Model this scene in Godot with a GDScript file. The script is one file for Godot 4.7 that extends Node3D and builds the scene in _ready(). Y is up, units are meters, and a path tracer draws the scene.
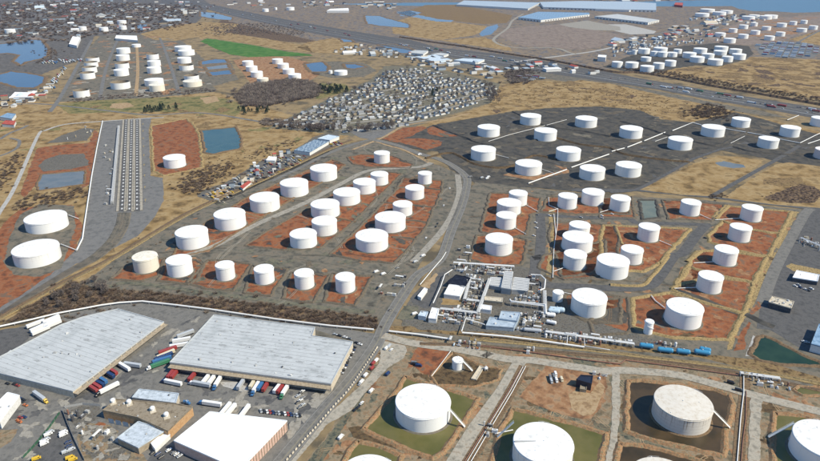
extends Node3D

# an oil tank terminal seen from a drone
const CAMERA_HEIGHT := 330.0

var M := {}
var used := {}
var rng := RandomNumberGenerator.new()
var wob := FastNoiseLite.new()

# ------------------------------------------------------------------ basics
func numbered(called: String) -> String:
	if not used.has(called):
		used[called] = 0
		return called
	used[called] += 1
	return "%s_%03d" % [called, used[called]]

func thing(called: String, label: String, category: String, at := Vector3.ZERO, turn := 0.0, group := "") -> Node3D:
	var o := Node3D.new()
	o.name = numbered(called)
	add_child(o)
	o.position = at
	o.rotation.y = turn
	o.set_meta("label", label)
	o.set_meta("category", category)
	if group != "":
		o.set_meta("group", group)
	return o

func part(called: String, mesh: Mesh, mat: Material, parent: Node3D, at := Vector3.ZERO, turn := 0.0) -> MeshInstance3D:
	var o := MeshInstance3D.new()
	o.name = called
	o.mesh = mesh
	o.material_override = mat
	parent.add_child(o, true)
	o.position = at
	o.rotation.y = turn
	return o

func setting(called: String, mesh: Mesh, mat: Material, label: String, at := Vector3.ZERO) -> MeshInstance3D:
	var o := MeshInstance3D.new()
	o.name = numbered(called)
	o.mesh = mesh
	o.material_override = mat
	add_child(o)
	o.position = at
	o.set_meta("kind", "structure")
	o.set_meta("label", label)
	return o

func begin() -> SurfaceTool:
	var st := SurfaceTool.new()
	st.begin(Mesh.PRIMITIVE_TRIANGLES)
	return st

func quad(st: SurfaceTool, a: Vector3, b: Vector3, c: Vector3, d: Vector3) -> void:
	var n := (c - a).cross(b - a).normalized()
	for p in [a, b, c, a, c, d]:
		st.set_normal(n)
		st.set_uv(Vector2(p.x, p.z) * 0.1)
		st.add_vertex(p)

func tri(st: SurfaceTool, a: Vector3, b: Vector3, c: Vector3) -> void:
	var n := (c - a).cross(b - a).normalized()
	for p in [a, b, c]:
		st.set_normal(n)
		st.set_uv(Vector2(p.x, p.z) * 0.1)
		st.add_vertex(p)

# a box with chamfered top edges, standing on its base
func box(st: SurfaceTool, base: Vector3, size: Vector3, cut := 0.0) -> void:
	var x := size.x / 2.0
	var z := size.z / 2.0
	var y := size.y
	var c := minf(cut, minf(x, z) * 0.8)
	var lo := [Vector3(-x, 0, -z), Vector3(x, 0, -z), Vector3(x, 0, z), Vector3(-x, 0, z)]
	var mid := []
	var up := []
	for p in lo:
		mid.append(base + p + Vector3(0, y - c, 0))
		up.append(base + Vector3(p.x - signf(p.x) * c, y, p.z - signf(p.z) * c))
	for i in 4:
		var j := (i + 1) % 4
		quad(st, base + lo[i], base + lo[j], mid[j], mid[i])
		if c > 0.0:
			quad(st, mid[i], mid[j], up[j], up[i])
	quad(st, up[0], up[1], up[2], up[3])
	quad(st, base + lo[3], base + lo[2], base + lo[1], base + lo[0])

# lathe: profile of (radius, height) pairs turned round y, smooth round the axis
func lathe(st: SurfaceTool, profile: Array, seg: int, centre := Vector3.ZERO, spin := 0.0) -> void:
	for k in profile.size() - 1:
		var a: Vector2 = profile[k]
		var b: Vector2 = profile[k + 1]
		var d := (b - a).normalized()
		var v0 := float(k) / (profile.size() - 1)
		for i in seg:
			var t0 := TAU * i / seg + spin
			var t1 := TAU * (i + 1) / seg + spin
			var c0 := Vector3(cos(t0), 0, sin(t0))
			var c1 := Vector3(cos(t1), 0, sin(t1))
			var pts := [[c0, a, 0.0, 0.0], [c1, a, 1.0, 0.0], [c1, b, 1.0, 1.0], [c0, a, 0.0, 0.0], [c1, b, 1.0, 1.0], [c0, b, 0.0, 1.0]]
			for q in pts:
				var cc: Vector3 = q[0]
				var rr: Vector2 = q[1]
				st.set_normal((cc * d.y - Vector3(0, d.x, 0)).normalized())
				st.set_uv(Vector2((i + q[2]) / float(seg), 1.0 - (v0 + q[3] / (profile.size() - 1))))
				st.add_vertex(centre + cc * rr.x + Vector3(0, rr.y, 0))

func tube(st: SurfaceTool, pts: Array, r: float, seg := 8) -> void:
	var rings := []
	for i in pts.size():
		var d: Vector3
		if i == 0:
			d = pts[1] - pts[0]
		elif i == pts.size() - 1:
			d = pts[i] - pts[i - 1]
		else:
			d = (pts[i] - pts[i - 1]).normalized() + (pts[i + 1] - pts[i]).normalized()
		d = d.normalized()
		var s := d.cross(Vector3.UP) if absf(d.y) < 0.95 else d.cross(Vector3.RIGHT)
		s = s.normalized()
		var u := s.cross(d).normalized()
		var ring := []
		for k in seg:
			var n: Vector3 = s * cos(TAU * k / seg) + u * sin(TAU * k / seg)
			ring.append([pts[i] + n * r, n])
		rings.append(ring)
	for i in rings.size() - 1:
		for k in seg:
			var l := (k + 1) % seg
			for q in [rings[i][k], rings[i][l], rings[i + 1][l], rings[i][k], rings[i + 1][l], rings[i + 1][k]]:
				st.set_normal(q[1])
				st.set_uv(Vector2(q[0].x, q[0].y) * 0.1)
				st.add_vertex(q[0])

func pts2(a: Array) -> PackedVector2Array:
	var o := PackedVector2Array()
	for i in range(0, a.size(), 2):
		o.append(Vector2(a[i], a[i + 1]))
	return o

# ------------------------------------------------------------------ materials
func srgb(c: Array) -> Color:
	return Color(c[0], c[1], c[2]).linear_to_srgb()

func ramp_noise(colors: Array, freq: float, seed_: int, size := 1024, gain := 0.58, warp := 0.0) -> NoiseTexture2D:
	var n := FastNoiseLite.new()
	n.noise_type = FastNoiseLite.TYPE_SIMPLEX_SMOOTH
	n.seed = seed_
	n.frequency = freq
	n.fractal_octaves = 6
	n.fractal_gain = gain
	if warp > 0.0:
		n.domain_warp_enabled = true
		n.domain_warp_amplitude = warp
		n.domain_warp_frequency = freq * 2.0
	var g := Gradient.new()
	g.offsets = PackedFloat32Array()
	var off := PackedFloat32Array()
	var cols := PackedColorArray()
	for i in colors.size():
		off.append(0.18 + 0.64 * i / float(colors.size() - 1))
		cols.append(srgb(colors[i]))
	g.offsets = off
	g.colors = cols
	var t := NoiseTexture2D.new()
	t.width = size
	t.height = size
	t.seamless = true
	t.noise = n
	t.color_ramp = g
	return t

var grain: NoiseTexture2D
func ground_mat(key: String, tile: float, colors: Array, freq := 0.006, rough := 0.95, warp := 30.0) -> void:
	var m := StandardMaterial3D.new()
	m.resource_name = key
	m.albedo_texture = ramp_noise(colors, freq * 2.0, hash(key) % 1000, 512, 0.62, 0.0)
	m.uv1_triplanar = true
	m.uv1_world_triplanar = true
	m.uv1_scale = Vector3.ONE / tile
	m.detail_enabled = true
	m.detail_albedo = grain
	m.detail_blend_mode = BaseMaterial3D.BLEND_MODE_MUL
	m.detail_uv_layer = BaseMaterial3D.DETAIL_UV_2
	m.uv2_triplanar = true
	m.uv2_world_triplanar = true
	m.uv2_scale = Vector3.ONE / 61.0
	m.roughness = rough
	m.metallic_specular = 0.2
	M[key] = m

func plain(key: String, c: Array, rough := 0.7, metal := 0.0) -> void:
	var m := StandardMaterial3D.new()
	m.resource_name = key
	m.albedo_color = srgb(c)
	m.roughness = rough
	m.metallic = metal
	M[key] = m

func water(key: String, c: Array, c2: Array, rough := 0.12) -> void:
	var m := StandardMaterial3D.new()
	m.resource_name = key
	m.albedo_texture = ramp_noise([c, c2, c], 0.016, hash(key) % 1000, 256)
	m.uv1_triplanar = true
	m.uv1_world_triplanar = true
	m.uv1_scale = Vector3.ONE / 240.0
	m.roughness = rough
	m.metallic_specular = 0.35
	M[key] = m

func patchy(key: String, tile: float, colors: Array, freq := 0.01, rough := 0.75) -> void:
	var m := StandardMaterial3D.new()
	m.resource_name = key
	m.albedo_texture = ramp_noise(colors, freq * 2.0, hash(key) % 1000, 256, 0.7)
	m.uv1_triplanar = true
	m.uv1_world_triplanar = true
	m.uv1_scale = Vector3.ONE / tile
	m.roughness = rough
	m.metallic_specular = 0.15
	M[key] = m

# paint with vertical run-off streaks, round a tank shell
func streaked(key: String, base: Array, dirt: Array, amount: float, seed_: int) -> void:
	var w := 1024
	var h := 64
	var im := Image.create(w, h, false, Image.FORMAT_RGB8)
	var n := FastNoiseLite.new()
	n.seed = seed_
	n.frequency = 0.06
	n.fractal_octaves = 4
	var n2 := FastNoiseLite.new()
	n2.seed = seed_ + 5
	n2.frequency = 0.02
	for x in w:
		var s := clampf(n.get_noise_2d(x, 3.0) * 1.6 - 0.15, 0.0, 1.0)
		var stop := 0.35 + 0.65 * absf(n2.get_noise_2d(x * 3.0, 77.0)) * 1.6
		for y in h:
			var v := y / float(h)
			var k := s * clampf((stop - v) * 3.0, 0.0, 1.0)
			k += 0.25 * clampf(n.get_noise_2d(x * 0.7, y * 4.0), 0.0, 1.0)
			# plate seams
			if y % 13 == 0:
				k += 0.3
			elif (x + (y / 13) * 37) % 64 == 0:
				k += 0.18
			k = clampf(k * amount, 0.0, 1.0)
			im.set_pixel(x, y, Color(lerpf(base[0], dirt[0], k), lerpf(base[1], dirt[1], k), lerpf(base[2], dirt[2], k)).linear_to_srgb())
	var m := StandardMaterial3D.new()
	m.resource_name = key
	m.albedo_texture = ImageTexture.create_from_image(im)
	m.roughness = 0.5
	m.metallic_specular = 0.4
	M[key] = m

func materials() -> void:
	grain = ramp_noise([[0.78, 0.77, 0.75], [0.92, 0.91, 0.90], [1, 1, 1], [1, 1, 1], [0.9, 0.89, 0.88]], 0.03, 5, 1024, 0.85)
	ground_mat("base", 420, [[.10, .085, .06], [.20, .15, .085], [.27, .20, .11], [.15, .12, .085]])
	ground_mat("town", 600, [[.06, .056, .052], [.105, .10, .095], [.15, .138, .125], [.08, .076, .072], [.135, .13, .125]], 0.02)
	ground_mat("town2", 700, [[.08, .08, .09], [.17, .14, .11], [.24, .18, .12], [.11, .11, .12], [.2, .19, .19]], 0.014)
	ground_mat("dry_grass", 310, [[.13, .088, .042], [.21, .14, .064], [.27, .183, .085], [.30, .21, .102], [.335, .245, .128], [.22, .153, .075]], 0.008)
	ground_mat("scrub", 150, [[.035, .025, .022], [.085, .06, .045], [.14, .095, .06], [.2, .14, .075]], 0.02)
	ground_mat("scrub_tan", 170, [[.06, .04, .025], [.16, .11, .055], [.25, .175, .085], [.14, .085, .05]], 0.02)
	ground_mat("scrub_green", 120, [[.05, .055, .045], [.10, .105, .08], [.17, .15, .10], [.09, .085, .065]], 0.02)
	ground_mat("lawn", 260, [[.045, .11, .025], [.06, .15, .035], [.08, .17, .04], [.10, .16, .05]])
	ground_mat("park_green", 200, [[.08, .085, .035], [.15, .14, .06], [.24, .19, .085], [.12, .115, .05]])
	ground_mat("suburb", 150, [[.085, .08, .055], [.13, .12, .085], [.18, .16, .11], [.15, .14, .12], [.10, .095, .075]], 0.03)
	ground_mat("gravel_brown", 190, [[.08, .075, .062], [.117, .109, .089], [.15, .137, .11], [.18, .152, .115], [.12, .112, .095]], 0.011)
	ground_mat("gravel_green", 150, [[.075, .075, .06], [.12, .12, .09], [.17, .155, .11], [.10, .10, .08]], 0.013)
	ground_mat("gravel_dark", 230, [[.044, .043, .040], [.062, .060, .055], [.078, .074, .066], [.10, .088, .072], [.06, .058, .053]], 0.009)
	ground_mat("gravel_pale", 120, [[.22, .20, .165], [.31, .285, .235], [.38, .345, .285], [.28, .235, .18]], 0.015)
	ground_mat("red_soil", 140, [[.10, .052, .034], [.165, .068, .037], [.21, .080, .040], [.24, .092, .044], [.27, .115, .055], [.20, .10, .06], [.15, .105, .075]], 0.0085)
	ground_mat("red_dry", 150, [[.15, .085, .05], [.23, .125, .067], [.29, .16, .085], [.33, .21, .12], [.24, .165, .105]], 0.01)
	ground_mat("brown_dirt", 260, [[.12, .095, .08], [.19, .15, .125], [.25, .20, .165], [.17, .14, .12]])
	ground_mat("tan_soil", 130, [[.23, .15, .085], [.33, .23, .13], [.38, .28, .17], [.28, .19, .11]], 0.012)
	ground_mat("dirt_tan", 130, [[.12, .10, .065], [.185, .15, .10], [.25, .20, .135], [.24, .155, .09], [.16, .135, .095]], 0.012)
	ground_mat("dirt_grey", 90, [[.06, .058, .052], [.105, .10, .09], [.155, .147, .13], [.12, .105, .085], [.085, .08, .073]], 0.02)
	ground_mat("dirt_dark", 90, [[.05, .038, .025], [.09, .062, .036], [.14, .095, .05], [.075, .06, .042]], 0.014)
	ground_mat("asphalt", 160, [[.12, .12, .118], [.15, .148, .144], [.18, .175, .168], [.14, .14, .138]], 0.01)
	ground_mat("asphalt_mid", 120, [[.122, .118, .110], [.147, .142, .132], [.167, .161, .149], [.187, .178, .162], [.132, .128, .120]], 0.012)
	ground_mat("asphalt_dark", 110, [[.075, .075, .075], [.095, .094, .094], [.115, .112, .11], [.088, .088, .088]], 0.012)
	ground_mat("concrete", 100, [[.28, .27, .25], [.36, .35, .33], [.42, .41, .39], [.31, .29, .26]], 0.012)
	ground_mat("concrete_dirty", 100, [[.20, .185, .155], [.27, .25, .215], [.32, .30, .26], [.23, .205, .165]], 0.014)
	ground_mat("bank_grey", 60, [[.068, .06, .048], [.115, .098, .075], [.15, .127, .094], [.135, .098, .065]], 0.02)
	ground_mat("bank_brown", 60, [[.07, .05, .035], [.15, .10, .06], [.21, .145, .085], [.13, .10, .07]], 0.02)
	ground_mat("bank_tan", 70, [[.13, .10, .05], [.27, .20, .095], [.36, .265, .13], [.22, .15, .075]], 0.02)
	ground_mat("bank_orange", 60, [[.12, .10, .06], [.21, .13, .07], [.31, .16, .08], [.34, .22, .125], [.20, .17, .105], [.12, .12, .07]], 0.018)
	water("water_blue", [.018, .06, .13], [.03, .08, .16])
	water("water_river", [.05, .12, .19], [.07, .15, .22], 0.3)
	water("water_grey", [.11, .13, .14], [.15, .16, .16], 0.2)
	water("water_sage", [.12, .14, .11], [.15, .165, .125], 0.25)
	water("water_teal", [.035, .085, .095], [.05, .10, .105], 0.15)
	water("water_green", [.014, .035, .02], [.024, .05, .027], 0.2)
	water("water_olive", [.085, .085, .022], [.13, .115, .04], 0.25)
	water("water_brown", [.04, .03, .015], [.075, .05, .024], 0.25)
	streaked("shell_w", [.83, .83, .815], [.42, .39, .34], 0.22, 3)
	streaked("shell_w2", [.81, .808, .785], [.38, .34, .28], 0.42, 31)
	streaked("shell_c", [.76, .71, .60], [.55, .45, .32], 0.4, 11)
	streaked("shell_r", [.66, .63, .57], [.20, .125, .07], 1.0, 23)
	streaked("shell_p", [.74, .62, .58], [.45, .2, .16], 0.6, 29)
	patchy("roof_w", 46, [[.60, .59, .565], [.71, .705, .69], [.76, .76, .75], [.77, .77, .77], [.75, .75, .745]], 0.012, 0.55)
	patchy("roof_c", 40, [[.62, .57, .47], [.71, .67, .58], [.76, .73, .65]], 0.012)
	patchy("roof_r", 40, [[.52, .46, .38], [.59, .545, .475], [.62, .58, .515], [.635, .60, .54]], 0.014)
	patchy("roof_p", 40, [[.7, .6, .55], [.78, .72, .68], [.8, .76, .72]], 0.012)
	patchy("roof_grey", 130, [[.37, .388, .394], [.415, .433, .44], [.445, .463, .47], [.46, .48, .487], [.425, .443, .45]], 0.009)
	patchy("roof_stain", 20, [[.25, .26, .26], [.32, .33, .335], [.37, .38, .385]], 0.03)
	patchy("roof_white", 60, [[.70, .70, .70], [.80, .80, .80], [.83, .83, .83]], 0.008)
	patchy("roof_tan", 40, [[.13, .105, .075], [.22, .18, .13], [.28, .235, .175], [.2, .17, .13]], 0.012)
	patchy("roof_cream", 30, [[.42, .36, .27], [.52, .46, .36], [.58, .52, .43]], 0.012)
	patchy("roof_metal", 30, [[.33, .37, .40], [.46, .51, .56], [.54, .59, .64]], 0.012, 0.5)
	patchy("roof_bluegrey", 60, [[.25, .31, .37], [.36, .43, .50], [.43, .50, .57]], 0.012, 0.5)
	patchy("roof_paleblue", 50, [[.40, .48, .55], [.50, .58, .65], [.58, .65, .7]], 0.012, 0.5)
	patchy("roof_blue", 60, [[.12, .20, .30], [.20, .31, .44], [.27, .38, .5]], 0.012, 0.5)
	patchy("roof_stripe", 26, [[.07, .11, .17], [.11, .17, .25], [.3, .38, .45], [.48, .55, .6]], 0.012, 0.5)
	patchy("roof_navy", 30, [[.010, .012, .022], [.016, .02, .034], [.03, .035, .05]], 0.012)
	patchy("roof_red", 40, [[.3, .06, .05], [.4, .09, .07], [.45, .14, .1]], 0.012)
	patchy("roof_house", 50, [[.16, .165, .17], [.23, .235, .24], [.30, .30, .305]], 0.02)
	patchy("roof_brown", 50, [[.06, .045, .036], [.10, .075, .058], [.14, .11, .085]], 0.02)
	patchy("roof_slate", 50, [[.045, .048, .052], [.08, .083, .09], [.115, .118, .125]], 0.02)
	patchy("wall_white", 30, [[.58, .57, .54], [.70, .69, .66], [.76, .75, .73]], 0.02)
	patchy("wall_cream", 30, [[.42, .36, .27], [.55, .48, .38], [.62, .56, .46]], 0.02)
	patchy("wall_pink", 30, [[.46, .30, .24], [.55, .38, .31], [.62, .45, .38]], 0.02)
	patchy("wall_orange", 30, [[.38, .22, .11], [.48, .30, .16], [.52, .35, .2]], 0.02)
	patchy("wall_tan", 30, [[.25, .2, .14], [.34, .28, .2], [.4, .34, .26]], 0.02)
	patchy("wall_dark", 30, [[.05, .05, .055], [.085, .085, .09], [.12, .12, .125]], 0.02)
	patchy("wall_bluegrey", 30, [[.22, .27, .32], [.31, .37, .43], [.37, .43, .48]], 0.02)
	patchy("wall_red", 30, [[.32, .05, .04], [.4, .07, .06]], 0.02)
	patchy("steel", 12, [[.26, .26, .255], [.38, .38, .375], [.46, .46, .45]], 0.03, 0.5)
	patchy("steel_light", 12, [[.45, .45, .44], [.56, .56, .55], [.64, .64, .63]], 0.03, 0.5)
	patchy("rust", 12, [[.12, .055, .035], [.24, .12, .085], [.33, .2, .16]], 0.03, 0.8)
	plain("fence_green", [.03, .10, .055], 0.7)
	plain("navy", [.012, .016, .032], 0.5)
	plain("glass", [.02, .025, .03], 0.15)
	plain("rubber", [.018, .018, .018], 0.9)
	plain("dock_grey", [.19, .185, .175], 0.8)
	plain("paint", [.72, .71, .66], 0.7)
	plain("road_paint", [.28, .275, .265], 0.8)
	plain("road_yellow", [.27, .235, .15], 0.8)
	plain("paint_yellow", [.6, .42, .08], 0.7)
	plain("sleeper", [.09, .075, .06], 0.9)
	plain("rail", [.20, .17, .15], 0.4, 0.6)
	plain("bark", [.07, .055, .042], 0.95)
	for e in [["white", [.74, .74, .73]], ["silver", [.42, .44, .46]], ["grey", [.17, .175, .18]], ["black", [.018, .018, .02]], ["red", [.30, .045, .038]], ["blue", [.05, .15, .32]], ["brightblue", [.05, .25, .43]], ["navyblue", [.015, .04, .12]], ["cream", [.62, .55, .40]], ["green", [.05, .19, .10]], ["yellow", [.62, .40, .03]], ["orange", [.50, .15, .04]], ["paleblue", [.45, .56, .64]], ["tanpaint", [.42, .33, .2]]]:
		plain("car_" + e[0], e[1], 0.35)

# ------------------------------------------------------------------ terrain
func layer_y(n: int) -> float:
	return n * 0.05

func roughened(poly: PackedVector2Array, amount: float) -> PackedVector2Array:
	var out := PackedVector2Array()
	for i in poly.size():
		var a := poly[i]
		var b := poly[(i + 1) % poly.size()]
		var dist := maxf(300.0, -a.y)
		var step := dist * 0.005
		var n := maxi(1, int(a.distance_to(b) / step))
		for k in n:
			var p := a.lerp(b, float(k) / n)
			var amp := amount * dist * 0.0022
			out.append(p + Vector2(wob.get_noise_2d(p.x * 4.0, p.y * 4.0) + 0.6 * wob.get_noise_2d(p.x * 14.0, p.y * 14.0), wob.get_noise_2d(p.x * 4.0 + 900.0, p.y * 4.0) + 0.6 * wob.get_noise_2d(p.x * 14.0, p.y * 14.0 + 500.0)) * amp * 1.3 * (1.0 if k > 0 else 0.6))
	return out

func sheet(poly: PackedVector2Array, y: float) -> ArrayMesh:
	var idx := Geometry2D.triangulate_polygon(poly)
	var st := begin()
	for i in idx:
		st.set_normal(Vector3.UP)
		st.set_uv(poly[i] * 0.01)
		st.add_vertex(Vector3(poly[i].x, y, poly[i].y))
	return st.commit() if idx.size() else null

func ribbon(line: PackedVector2Array, profile: Array, y: float, closed := false) -> ArrayMesh:
	# profile: (offset across, height) pairs
	var n := line.size()
	var rows := []
	for i in n:
		var prev := line[(i - 1 + n) % n] if closed or i > 0 else line[i]
		var next := line[(i + 1) % n] if closed or i < n - 1 else line[i]
		var d := (next - prev).normalized()
		var side := Vector2(-d.y, d.x)
		var row := []
		for q in profile:
			var lift: float = 1.0 + 0.35 * wob.get_noise_2d(line[i].x * 4.0 + q.x * 9.0, line[i].y * 4.0)
			var p: Vector2 = line[i] + side * q.x * (1.0 + 0.3 * wob.get_noise_2d(line[i].x * 5.0, line[i].y * 5.0 + 77.0) if q.y == 0.0 and profile.size() > 2 else 1.0)
			row.append(Vector3(p.x, y + q.y * lift, p.y))
		rows.append(row)
	var st := begin()
	for i in (n if closed else n - 1):
		var a: Array = rows[i]
		var b: Array = rows[(i + 1) % n]
		for k in profile.size() - 1:
			quad(st, a[k], a[k + 1], b[k + 1], b[k])
	return st.commit()

func smooth_line(line: PackedVector2Array, step: float) -> PackedVector2Array:
	var out := PackedVector2Array()
	for i in line.size() - 1:
		var p0 := line[maxi(i - 1, 0)]
		var p1 := line[i]
		var p2 := line[i + 1]
		var p3 := line[mini(i + 2, line.size() - 1)]
		var n := maxi(1, int(p1.distance_to(p2) / step))
		for k in n:
			out.append(p1.cubic_interpolate(p2, p0, p3, float(k) / n))
	out.append(line[line.size() - 1])
	return out

func areas() -> void:
	var st := begin()
	quad(st, Vector3(-14000, -0.02, 300), Vector3(-14000, -0.02, -16000), Vector3(14000, -0.02, -16000), Vector3(14000, -0.02, 300))
	setting("ground", st.commit(), M.base, "brown and tan open land reaching to the horizon")
	for a in AREAS:
		var poly := pts2(a[3])
		var wet: bool = a[1].begins_with("water")
		var hard: bool = a[1].begins_with("asphalt") or a[1].begins_with("concrete")
		var y := layer_y(a[2]) + (0.012 * (used.size() % 4))
		var rp := roughened(poly, 0.35 if hard else 1.0)
		var mesh := sheet(rp, y)
		if mesh == null:
			mesh = sheet(poly, y)
		if mesh == null:
			print("cannot triangulate ", a[4])
			continue
		if a.size() > 5:
			var o := Node3D.new()
			o.name = numbered(a[0])
			add_child(o)
			o.set_meta("kind", "structure")
			o.set_meta("label", a[4])
			part("floor", mesh, M[a[1]], o)
			var w: float = a[6]
			var h: float = a[7]
			part("bank", ribbon(rp, [Vector2(-w / 2, 0), Vector2(-w / 7, h), Vector2(w / 7, h), Vector2(w / 2, 0)], y - 0.03, true), M[a[5]], o)
		else:
			setting(a[0], mesh, M[a[1]], a[4])

# irregular ground cover patches spread over an area, joined into one object
func patches(p: Array) -> void:
	var poly := pts2(p[1])
	var lo := Vector2(1e9, 1e9)
	var hi := -lo
	for q in poly:
		lo = lo.min(q)
		hi = hi.max(q)
	var st := begin()
	var n := 0
	var tries := 0
	while n < p[2] and tries < p[2] * 20:
		tries += 1
		var c := Vector2(rng.randf_range(lo.x, hi.x), rng.randf_range(lo.y, hi.y))
		if not Geometry2D.is_point_in_polygon(c, poly):
			continue
		n += 1
		var size := lerpf(p[3], p[4], rng.randf() * rng.randf())
		var stretch := rng.randf_range(1.0, 2.6)
		var turn := rng.randf() * PI
		var ring := []
		for k in 22:
			var an := TAU * k / 22.0
			var rad: float = size * (0.75 + 0.9 * wob.get_noise_2d(cos(an) * 60.0 + c.x * 7.0, sin(an) * 60.0 + c.y * 7.0))
			var q := Vector2(cos(an) * stretch, sin(an)) * maxf(rad, size * 0.1)
			q = q.rotated(turn) + c
			if not Geometry2D.is_point_in_polygon(q, poly):
				q = c.lerp(q, 0.2)
			ring.append(Vector3(q.x, p[6], q.y))
		var mid := Vector3(c.x, p[6] + 0.003, c.y)
		for k in 22:
			for v in [mid, ring[k], ring[(k + 1) % 22]]:
				st.set_normal(Vector3.UP)
				st.set_uv(Vector2.ZERO)
				st.add_vertex(v)
	var o := MeshInstance3D.new()
	o.name = numbered(p[7])
	o.mesh = st.commit()
	o.material_override = M[p[5]]
	add_child(o)
	o.set_meta("kind", "stuff")
	o.set_meta("label", p[0])

# pairs of wheel ruts worn into loose ground, joined into one object
func ruts(p: Array) -> void:
	var poly := pts2(p[1])
	var lo := Vector2(1e9, 1e9)
	var hi := -lo
	for q in poly:
		lo = lo.min(q)
		hi = hi.max(q)
	var st := begin()
	for n in p[2]:
		var c := Vector2(rng.randf_range(lo.x, hi.x), rng.randf_range(lo.y, hi.y))
		var an := rng.randf() * TAU
		var bend := rng.randf_range(-0.05, 0.05)
		var last := []
		for k in int(rng.randf_range(12, 40)):
			var d := Vector2.from_angle(an)
			var s := Vector2(-d.y, d.x)
			var row := []
			for e in [-1.15, -0.65, 0.65, 1.15]:
				var q: Vector2 = c + s * e
				row.append(Vector3(q.x, p[4], q.y))
			if last.size() and Geometry2D.is_point_in_polygon(c, poly):
				quad(st, last[0], last[1], row[1], row[0])
				quad(st, last[2], last[3], row[3], row[2])
			last = row
			c += d * 2.5
			an += bend + rng.randf_range(-0.03, 0.03)
	var o := MeshInstance3D.new()
	o.name = numbered("wheel_ruts_dirt")
	o.mesh = st.commit()
	o.material_override = M[p[3]]
	add_child(o)
	o.set_meta("kind", "stuff")
	o.set_meta("label", p[0])

func dikes() -> void:
	for d in DIKES:
		var w: float = d[2]
		var h: float = d[3]
		setting("dike_terrain", ribbon(smooth_line(pts2(d[1]), 5.0), [Vector2(-w / 2, 0), Vector2(-w / 7, h), Vector2(w / 7, h), Vector2(w / 2, 0)], 0.2), M[d[4]], d[0])

func roads() -> void:
	for s in STRIPS:
		var line := smooth_line(pts2(s[4]), 6.0)
		var w: float = s[3]
		var y := layer_y(s[2]) + 0.012 * (used.size() % 4)
		var o := setting(s[0], ribbon(line, [Vector2(-w / 2, 0), Vector2(w / 2, 0)], y), M[s[1]], s[5])
		if s[6] == 1:
			for side in [-1.0, 1.0]:
				var edge := PackedVector2Array()
				for i in line.size():
					var d := (line[mini(i + 1, line.size() - 1)] - line[maxi(i - 1, 0)]).normalized()
					edge.append(line[i] + Vector2(-d.y, d.x) * side * (w / 2 - 1.0))
				part("edge_line", ribbon(edge, [Vector2(-0.12, 0), Vector2(0.12, 0)], y + 0.02), M.road_paint, o)
			for side in [-0.3, 0.3]:
				var mid := PackedVector2Array()
				for i in line.size():
					var d := (line[mini(i + 1, line.size() - 1)] - line[maxi(i - 1, 0)]).normalized()
					mid.append(line[i] + Vector2(-d.y, d.x) * side)
				part("centre_line", ribbon(mid, [Vector2(-0.12, 0), Vector2(0.12, 0)], y + 0.02), M.road_yellow, o)
	# railway tracks
	for t in TRACKS:
		var line := smooth_line(pts2(t[1]), 6.0)
		var o := thing("railway_track", t[0], "railway track")
		part("ballast", ribbon(line, [Vector2(-2.6, 0), Vector2(-1.6, 0.35), Vector2(1.6, 0.35), Vector2(2.6, 0)], 0.45), M[t[2]], o)
		for side in [-0.75, 0.75]:
			var edge := PackedVector2Array()
			for i in line.size():
				var d := (line[mini(i + 1, line.size() - 1)] - line[maxi(i - 1, 0)]).normalized()
				edge.append(line[i] + Vector2(-d.y, d.x) * side)
			part("rail", ribbon(edge, [Vector2(-0.07, 0), Vector2(-0.06, 0.16), Vector2(0.06, 0.16), Vector2(0.07, 0)], 0.95), M.rail, o)

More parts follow.
